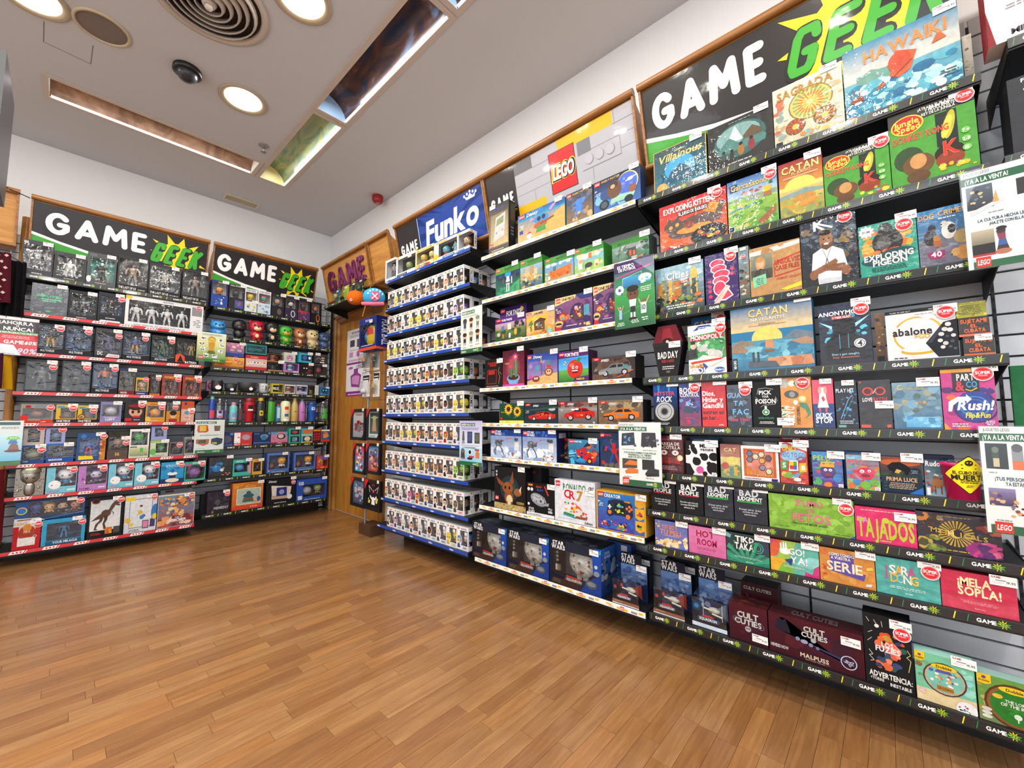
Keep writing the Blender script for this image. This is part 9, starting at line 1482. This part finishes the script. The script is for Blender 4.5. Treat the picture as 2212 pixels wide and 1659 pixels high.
sheet('B', XF+0.04, -40, 909, 43, 1004, 'blue toy sheet with green and brown creatures at left edge',
 'g 0 0 100 70 4ab0d8 c8e4ec;r 0 70 100 100 d8dcdc;r 40 90 92 97 1f4c4c;f 44 82 96 87 2 4a6a6c;p 8ac83a 60 58 96 58 90 64 66 64;e 78 60 12 5 7ac03a;c 72 61 2 fff;c 78 61.5 2 fff;c 84 61 2 fff;p 3a78c8 66 48 90 48 86 56 70 56;p 8a5a48 66 34 94 34 90 46 72 46;e 80 44 9 5 8a6050;e 80 32 22 3 6a3434;r 0 0 100 10 3a6a34;b 60 4 100 12 6 10 4a8a3c,2c5a2c')

# ------------------------------------------------------------------ around the door
sh = shelf('R', -4.83, -3.86, 2.405, YF+0.06, 0.29, 'game', 'F', 1, 1)
sh['label'] = 'black metal shelf above the wooden door'; sh['group'] = 'shelf above the door'; del sh['group']
def blister(u, y, z, w_, h, d, label, card, bub, fig, dsl, rz=0.0, name='blister_pack', group=None, cat='toy', tl=0.0):
    t = empty(name, (u, y, z), rz); tag(t, label, cat, group)
    b = MB(); b.box(-w_/2, 0, 0, w_/2, 0.003, h, card); b.obj('backing_card', 'card', t)
    Art(w_, h).run(dsl, 4).obj('card_print', 'print', t)
    bx = w_*0.40; b0, b1 = h*0.10, h*0.66
    b = MB()
    for P in ([(-bx, -d, b0), (bx, -d, b0), (bx, -d, b1), (-bx, -d, b1)], [(-bx, 0, b0), (-bx, -d, b0), (-bx, -d, b1), (-bx, 0, b1)], [(bx, -d, b0), (bx, 0, b0), (bx, 0, b1), (bx, -d, b1)], [(-bx, -d, b1), (bx, -d, b1), (bx, 0, b1), (-bx, 0, b1)]): b.face(P, 'fff')
    b.obj('clear_bubble', 'clear', t)
    if fig:
        W_, D_, H_, cx, cy, cz = figsize(fig); s = min((b1-b0)*0.9/H_, bx*1.8/W_, d*0.85/D_); f = link('figurine', fig, t, (-cx*s, -d*0.5-cy*s, b0+0.002-cz*s)); f.scale = (s, s, s)
    return t
zsh = 2.405+0.017; DG = 'small toy packs on the shelf above the door'
for k, (px, c, fig, lab) in enumerate(((722, '3a5a7c', chib('8ab04a', 'b8c8d0', '5a8a5c'), 'toy pack with green and white figure, leftmost above the door'), (740, 'a8c83a', man('a8c83a', '8ab82c', '5a9ad0'), 'lime toy pack, second above the door'), (757, '26302f', man('2a3c3c', '26302f', '4ab0a8'), 'black and teal toy pack, third above the door'), (772, '1f2a2c', ball('2a3434', '3a8a88'), 'dark cylindrical toy pack, fourth above the door'))):
    pl = YF+0.025; u = U_on('R', pl, zsh, px)
    blister(u, pl+0.04, zsh, 0.10, 0.135, 0.05, lab, c, None, fig, 'b 0 0 100 50 12 24 4a8ab0,3a9a5c,26303c,c8d83a;r 10 80 60 92 e8e8e8', group=DG)
# plush hats hanging from a hook rail beside the figure bay
def hat(px, py, plane, r, label, c, brim, spots=None):
    P = on_y(px, py, plane); t = empty('plush_hat', P, 0.85); tag(t, label, 'hat', 'plush character hats')
    b = MB(); b.sup(0, 0, 0, r, r*0.8, r*0.82, c, 0.95, 20, 10); b.obj('crown', 'fabric', t)
    if brim:
        b = MB(); b.tube([(-r*0.9, -r*0.35, -r*0.72), (-r*0.4, -r*0.85, -r*0.86), (r*0.3, -r*0.92, -r*0.86), (r*0.95, -r*0.5, -r*0.72)], r*0.17, brim, 8); b.obj('brim', 'fabric', t)
    b = MB()
    for x, z, rr, col in (spots or []):
        y = -0.8*r*math.sqrt(max(0.05, 1-(x*x)-(z/0.82)**2*0.9))-0.004; n = 14
        b.face([(x*r+rr*r*math.cos(2*PI*q/n), y+0.28*rr*r*abs(math.cos(2*PI*q/n))*abs(x)*1.2-0.003*(1 if rr < 0.15 else 0), z*r+rr*r*math.sin(2*PI*q/n)) for q in range(n)], col)
    if spots:
        if brim: b.tube([(r*0.02, -r*0.92, r*0.10), (r*0.5, -r*0.80, -r*0.42)], r*0.07, 'f0d0d8', 6); b.tube([(r*0.5, -r*0.80, r*0.10), (r*0.02, -r*0.92, -r*0.42)], r*0.07, 'f0d0d8', 6)
        b.obj('patches', 'fabric', t)
    b = MB(); b.tube([(0, 0.02, r*0.8), (0.005, 0.03, r*0.8+0.06)], 0.003, '2a1c1c', 5); b.obj('hanging_loop', 'fabric', t); return t
hat(768, 643, YF-0.02, 0.088, 'orange plush hat hanging at the door corner', 'd8681c', None, [(-0.3, -0.45, 0.14, 'e8e4e0'), (-0.3, -0.45, 0.08, '2a3a6c')])
hat(808, 642, YF-0.12, 0.098, 'blue plush hat with white dots, pink patch and pink brim', '3aa0d0', 'e0708c', [(0.25, -0.12, 0.44, 'd85a7c')]+[(0.25+0.66*math.cos(a), -0.12+0.62*math.sin(a), 0.085, 'f0f2f4') for a in (0.5, 0.95, 1.4, 1.85, 2.3, 2.75)])
b = MB(); P = on_y(790, 600, YF-0.05); b.tube([P, P+Vector((0.03, 0.05, -0.03)), P+Vector((-0.10, 0.03, -0.36))], 0.006, 'b86a30', 6)
tag(b.obj('wooden_stick', 'oakv'), 'thin orange-brown stick dangling between the plush hats', 'stick')
# hanging boxed ball
P0, P1 = on_y(777, 690, YF-0.02), on_y(812, 752, YF-0.02); w_ = P1.x-P0.x; zt_, zb_ = on_y(795, 686, YF-0.02).z, on_y(795, 756, YF-0.02).z; h = zt_-zb_
t = package('R', YF-0.02, zb_, P0.x, P1.x, h, '1c2f78', 'navy hanging box with red, yellow and blue ball in open front', 'r 0 0 100 9 d8502c;r 0 9 100 12 1c2f78;T PIXAR 50 91 7 c8d0e8 40;c 22 74 11 c84a3c;c 22 74 8 e8c83a;f 10 14 90 18 1 e8e8f0', dict(win='8 16 92 80', d=0.13, ins='1a1a24', P=(70, 86), right='16276c', side='v PIXAR_BALL 70 52 22 e8ecf4 76;r 0 0 100 7 d8502c', g=None, name='ball_box', top='16276c'), 501)
b = MB(); r = min(w_, h)*0.33; b.sup(0, 0.055, h*0.46, r, 0.045, r*1.1, 'd8b81c', 1, 18, 9); b.sup(0, 0.05, h*0.46, r*0.9, 0.046, r*0.95, 'c82c22', 1, 14, 6, 0.1, 0.9); b.sup(-r*0.55, 0.045, h*0.44, r*0.38, 0.04, r*0.6, '2a7ac0', 1, 12, 6); b.obj('ball', 'plastic', t)
b = MB(); b.tube([(-0.03, 0.06, h), (-0.015, 0.06, h+0.20)], 0.002, '3a1c1c', 5); b.tube([(0.02, 0.06, h), (-0.015, 0.06, h+0.20)], 0.002, '3a1c1c', 5); b.obj('hanging_string', 'fabric', t)
# poster on the door
A, B = on_y(751, 716, YR-0.014), on_y(797, 853, YR-0.014)
b = MB(); w_, h = B.x-A.x, A.z-B.z; b.box(-w_/2, 0, 0, w_/2, 0.001, h, 'dcdadc'); t = b.obj('door_poster', 'flat', None, ((A.x+B.x)/2, YR-0.014, B.z))
Art(w_, h).run('r 0 0 100 100 dedce0;r 0 0 100 7 8a2c80;r 0 47 100 50 8a2c80;t REPARAMOS 40 95 3.4 55505c 66;f 10 88 70 92 2 8a8890;r 14 74 34 84 4a4650;r 44 72 60 84 5a4e54;f 10 68 60 70 1 8a8890;r 12 58 28 66 c88ac0;c 50 62 7 b05aa8;r 72 56 90 68 c88ac0;f 6 52 94 55 2 8a2c80;e 20 42 10 2 b05aa8;f 40 40 90 46 3 6a5a70;p 8a3a88 24 14 60 12 66 30 44 36 20 30;p c88ac0 28 18 56 16 60 28 44 32 26 28;r 34 30 52 40 8a3a88;f 6 2 80 5 1 e8d0e8;f 70 20 94 34 5 8a8890', 5).obj('poster_print', 'flat', t)
tag(t, 'white and purple repair service poster taped to the wooden door', 'poster')
A = on_x(705, 842, XF-0.1)
# clear card packs on metal hooks left of the figure bay
def hook(px, py, plane, lab, L=0.20):
    P = on_y(px, py, plane); b = MB(); b.tube([(P.x, P.y, P.z), (P.x, P.y+L, P.z+0.01)], 0.004, '888', 6); b.tube([(P.x, P.y, P.z), (P.x, P.y-0.012, P.z+0.012)], 0.004, '888', 6)
    t = b.obj('display_hook', 'steel'); tag(t, f'metal display hook beside the door, {lab}', 'hook', 'display hooks beside the door'); return t
for px, py, lab in ((790, 802, 'upper left'), (800, 806, 'upper right'), (782, 860, 'lower left'), (800, 864, 'lower right')): hook(px, py, YF, lab)
for k, (px, py, w_, h, fig, lab) in enumerate(((791, 800, 0.13, 0.24, man('c89a5c', '3a4a5c', 'd8b090'), 'clear pack with tan figure on upper hook by the door'), (813, 800, 0.11, 0.25, man('3a4a50', '26303c', 'c8d0d0'), 'clear pack with grey figure next to the blue-railed bay'), (790, 857, 0.14, 0.22, ball('d8d8dc', 'a8a8b0'), 'white card pack on lower hook by the door'), (812, 857, 0.12, 0.24, man('b8a070', '8a7a58', 'c8b890'), 'white-bordered pack with beige figure on lower hook'))):
    P = on_y(px, py, YF+0.06+0.02*(k % 2)); blister(P.x, P.y, P.z, w_, h, 0.06, lab, 'dcdad6' if k > 1 else 'a8a8a4', None, fig, 'r 4 74 96 96 26282c;f 10 80 86 90 1 e8e8e8;l e8e8e8 2 6 10 6 70;r 4 4 96 9 e8e8e4;c 84 70 8 c8302c', group='hanging toy packs beside the door')
# black framed pictures hanging on a rack in front of the door
FR = [(760, 884, 790, 952, 'grey-red masked figure print', 'g 0 0 100 100 8a8a90 b8b4b4;b 10 20 90 70 26 24 5a1c24,26242a,a82c34,6a6a70;f 20 86 80 94 1 8a3a44'),
      (794, 884, 822, 952, 'small brown robed creature print on teal', 'r 0 0 100 100 b8c4c4;g 8 14 92 96 4a5a5a 2c3838;p a8865c 30 24 70 24 62 70 38 70;e 50 76 20 8 9aa06a;p 9aa06a 10 78 30 74 30 80;p 9aa06a 90 78 70 74 70 80;f 10 4 60 10 1 4a5a5c'),
      (765, 957, 790, 1026, 'blue and red comic print', 'g 0 0 100 100 3a9ac8 c84a7c;b 0 0 100 100 34 26 d83a4c,3ab0d8,f0d04a,2a2a5c,e8e8f0'),
      (793, 957, 822, 1027, 'crowded brown and blue adventure print', 'g 0 0 100 100 a83a3c 5a9ac8;b 4 10 96 90 40 22 c8785c,8a4a3c,e0b080,3a5a98,6a2c34;T BALL 50 12 9 e8a83a 60'),
      (760, 1029, 790, 1099, 'blue curved fighter print', 'g 0 0 100 100 3a4a5c 5a7a9c;b 10 10 90 90 30 26 a8a0a8,8a3a44,3a5a88,c8b0a8'),
      (790, 1034, 823, 1108, 'black and white eared mascot print with yellow', 'r 0 0 100 100 141216;e 48 44 26 16 f0eef2;e 48 56 30 14 1a181c;p 1a181c 20 60 10 88 38 68;p 1a181c 76 60 88 88 60 68;l e8e8ec 2 20 60 10 88 38 70;l e8e8ec 2 76 60 88 88 60 70;c 48 66 6 e83a8c;e 38 44 6 5 1a181c;e 58 44 6 5 1a181c;p f0eef2 34 10 62 10 58 32 38 32;b 64 14 92 44 6 16 e8d83a,c8c83a;b 8 14 30 36 4 14 d8d04a;T NAME 46 92 6 d83a5c 34')]
for k, (x0, y0, x1, y1, lab, dsl) in enumerate(FR):
    pl = YF+0.05; A, B = on_y(x0, y0, pl), on_y(x1, y1, pl); w_, h = B.x-A.x, A.z-B.z; ang = 0.5 if k % 2 == 0 else 0.0
    w_ *= 0.98
    t = empty('framed_picture', ((A.x+B.x)/2, pl, B.z), 0.0); tag(t, f'black frame with {lab} hanging beside the door', 'picture', 'framed pictures by the door')
    b = MB(); fwid = w_*0.10
    for q in ((-w_/2, 0, -w_/2+fwid, h), (w_/2-fwid, 0, w_/2, h), (-w_/2+fwid, 0, w_/2-fwid, fwid), (-w_/2+fwid, h-fwid, w_/2-fwid, h)): b.box(q[0], -0.012, q[1], q[2], 0.014, q[3], '17171a')
    b.obj('frame', 'plastic', t)
    iw, ih = w_-2*fwid, h-2*fwid; Art(iw, ih).run('r 0 0 100 100 1c1c20;'+dsl, k+3).obj('picture_print', 'sign', t, (0, 0.004, fwid))
    b = MB(); b.face([(-iw/2, 0.006, fwid), (iw/2, 0.006, fwid), (iw/2, 0.006, h-fwid), (-iw/2, 0.006, h-fwid)], '1c1c20'); b.obj('mount', 'flat', t)
    b = MB()
    for cx, cz, sx, sz in ((-w_/2, h, 1, -1), (w_/2, 0, -1, 1)): b.face([(cx, -0.0125, cz), (cx+sx*w_*0.26, -0.0125, cz), (cx, -0.0125, cz+sz*w_*0.34)][::(-1 if sx*sz > 0 else 1)], 'c0241f' if sx > 0 else '101012')
    b.obj('corner_protector', 'flat', t)
    link('price_label', PSMALL, t, (w_*0.36, -0.0135, h*0.93)).scale = (1.3, 1, 1.3)
P = on_y(792, 990, YF+0.10)
b = MB(); b.tube([(P.x, P.y, 0.10), (P.x, P.y, 1.38)], 0.011, '888', 10); t = b.obj('rack_pole', 'steel'); b = MB(); b.box(P.x-0.06, P.y-0.03, 0.0, P.x+0.16, P.y+0.12, 0.10, '4a3020'); tag(t, 'slim metal rack pole behind the framed pictures', 'rack'); b.obj('rack_base', 'vinyl', t)
# extinguisher sign and red box in the corner
for (x0, y0, x1, y1, lab, dsl) in ((706, 861, 717, 912, 'red fire extinguisher sign in the corner', 'r 0 0 100 100 b81c20;r 8 40 92 92 c8242a;e 50 66 26 18 f0e0e0;e 50 66 16 10 c8242a;f 10 8 90 30 3 f0d8d8'), (707, 823, 718, 842, 'small red alarm call point in the corner', 'r 0 0 100 100 a81c20;r 20 20 80 80 c83034'), (711, 775, 718, 793, 'small cream switch plate in the corner', 'r 0 0 100 100 d8d4c4;r 36 30 64 70 c0bcac')):
    A, B = on_x(x0, y0, XS+0.02), on_x(x1, y1, XS+0.02); w_, h = B.y-A.y, A.z-B.z
    b = MB(); b.box(-w_/2, 0, 0, w_/2, 0.018, h, dsl.split()[5].split(';')[0]); t = b.obj('wall_plate', 'plastic', None, (XS+0.02, (A.y+B.y)/2, B.z), PI/2)
    Art(w_, h).run(dsl, 1).obj('plate_print', 'flat', t); tag(t, lab, 'sign')

# ------------------------------------------------------------------ garments and small stock at the far left edge
def garment(y0, y1, z0, z1, x, label, c, dsl, folds=5, name='hanging_garment'):
    t = empty(name, (x, (y0+y1)/2, z0), PI/2); tag(t, label, 'clothing', 'garments hanging at the left edge'); w_, h = y1-y0, z1-z0
    b = MB(); n = 22; rows = []
    for j in range(7):
        v = j/6; rows.append([((i/n-0.5)*w_*(1+0.12*(1-v)), 0.022*math.sin(i/n*2*PI*folds+v)*(1.1-0.6*v), v*h) for i in range(n+1)])
    b.grid(rows, c); b.obj('cloth', 'fabric', t)
    b = MB(); R6 = random.Random(4)
    if dsl:
        for i in range(7):
            for j in range(8):
                cx, cz = (i+0.5+0.5*(j % 2))/7.5-0.5, (j+0.5)/8
                k = int((cx+0.5)*n); yy = 0.022*math.sin((cx+0.5)*2*PI*folds+cz)*(1.1-0.6*cz)-0.004; s = 0.012
                b.face([(cx*w_-s, yy, cz*h), (cx*w_, yy, cz*h-s), (cx*w_+s, yy, cz*h), (cx*w_, yy, cz*h+s)], dsl)
        b.obj('printed_skulls', 'fabric', t)
    b = MB(); b.tube([(-w_*0.4, 0, h-0.01), (0, 0, h+0.03), (w_*0.4, 0, h-0.01)], 0.004, '222', 6); b.tube([(0, 0, h+0.03), (0, 0, h+0.07)], 0.003, '888', 6); b.obj('hanger', 'plastic', t)
garment(-0.62, -0.31, 1.98, 2.36, XF+0.10, 'dark red cloth with repeated pale motif, top left edge', '4a1420', 'b8a89c')
garment(-0.40, -0.235, 1.88, 2.33, XF+0.02, 'black cloth hanging behind the dark red one', '111114', None)
garment(-0.70, -0.27, 1.34, 1.62, XF+0.02, 'yellow and purple jersey hanging below the discount sheet', 'b88a14', None)
garment(-0.42, -0.30, 1.34, 1.60, XF+0.10, 'dark violet jersey beside the yellow one', '3a1430', None)
garment(-0.60, -0.245, 0.22, 0.74, XF+0.02, 'dark red garment low at the left edge', '5a141c', None)
garment(-0.60, -0.28, 0.24, 0.70, XF+0.12, 'navy garment low at the left edge', '14202c', None)
# glass-sided display edge at the upper left corner of picture
P = on_x(4, 400, -2.6)
b = MB(); b.box(0, 0, 0, 0.4, 0.02, 0.46, '3a3c42'); t = b.obj('display_case', 'plastic', None, (-2.75, P.y-0.02, 2.02)); tag(t, 'grey edge of a hanging display case at upper left', 'display')

# ------------------------------------------------------------------ cut-off bay at the right edge
XZ = on_y(2150, 92, YF-0.06)
s1 = shelf('R', 0.335, 1.5, XZ.z-0.02, YF-0.06, YS-YF+0.06, 'game', 'X', 1, 3)
t = package('R', YF-0.045, XZ.z, XZ.x-0.012, XZ.x+0.26, 0.30, 'd8d6da', 'white headphone box with red corner on the cut-off top shelf', 'r 0 0 100 100 dcdade;p 8a1c28 0 0 6 0 0 40;e 30 80 12 8 4a4a50;l 4a4a50 2 30 80 50 92 70 86;t dts 22 54 8 3a3a40 20;t X 36 54 9 c8302c 8;f 14 34 60 40 2 8a8a90;f 14 44 40 48 1 4a4a50;T MINIO 30 8 6 2a2a30 40', dict(d=0.085, left='8a1c28', P=None, name='headphone_box', g=None), 601)
P = on_y(2190, 332, YF-0.02)
s2 = shelf('R', P.x-0.02, 1.5, P.z-0.02, YF-0.03, YS-YF+0.03, 'game', 'X', 2, 3)
package('R', YF-0.02, P.z, P.x, P.x+0.26, 0.24, '26282e', 'dark grey box standing at the right edge', 'r 0 0 100 100 2c2e34;f 10 80 60 90 2 c8c8cc;T F 12 94 5 d8d8dc 10;b 10 10 90 60 10 24 3a3c44,1c1e22', dict(d=0.12, P=None, left='1c1e22', g=None, name='boxed_accessory'), 602)
P = on_y(2194, 925, YF+0.05); Q = on_y(2194, 790, YF+0.05)
package('R', YF+0.05, P.z, P.x, P.x+0.2, Q.z-P.z, '1f6a3c', 'green folder edge at the right border of picture', 'r 0 0 100 100 1f6a3c', dict(d=0.02, P=None, g=None, name='green_folder', cat='folder'), 603)
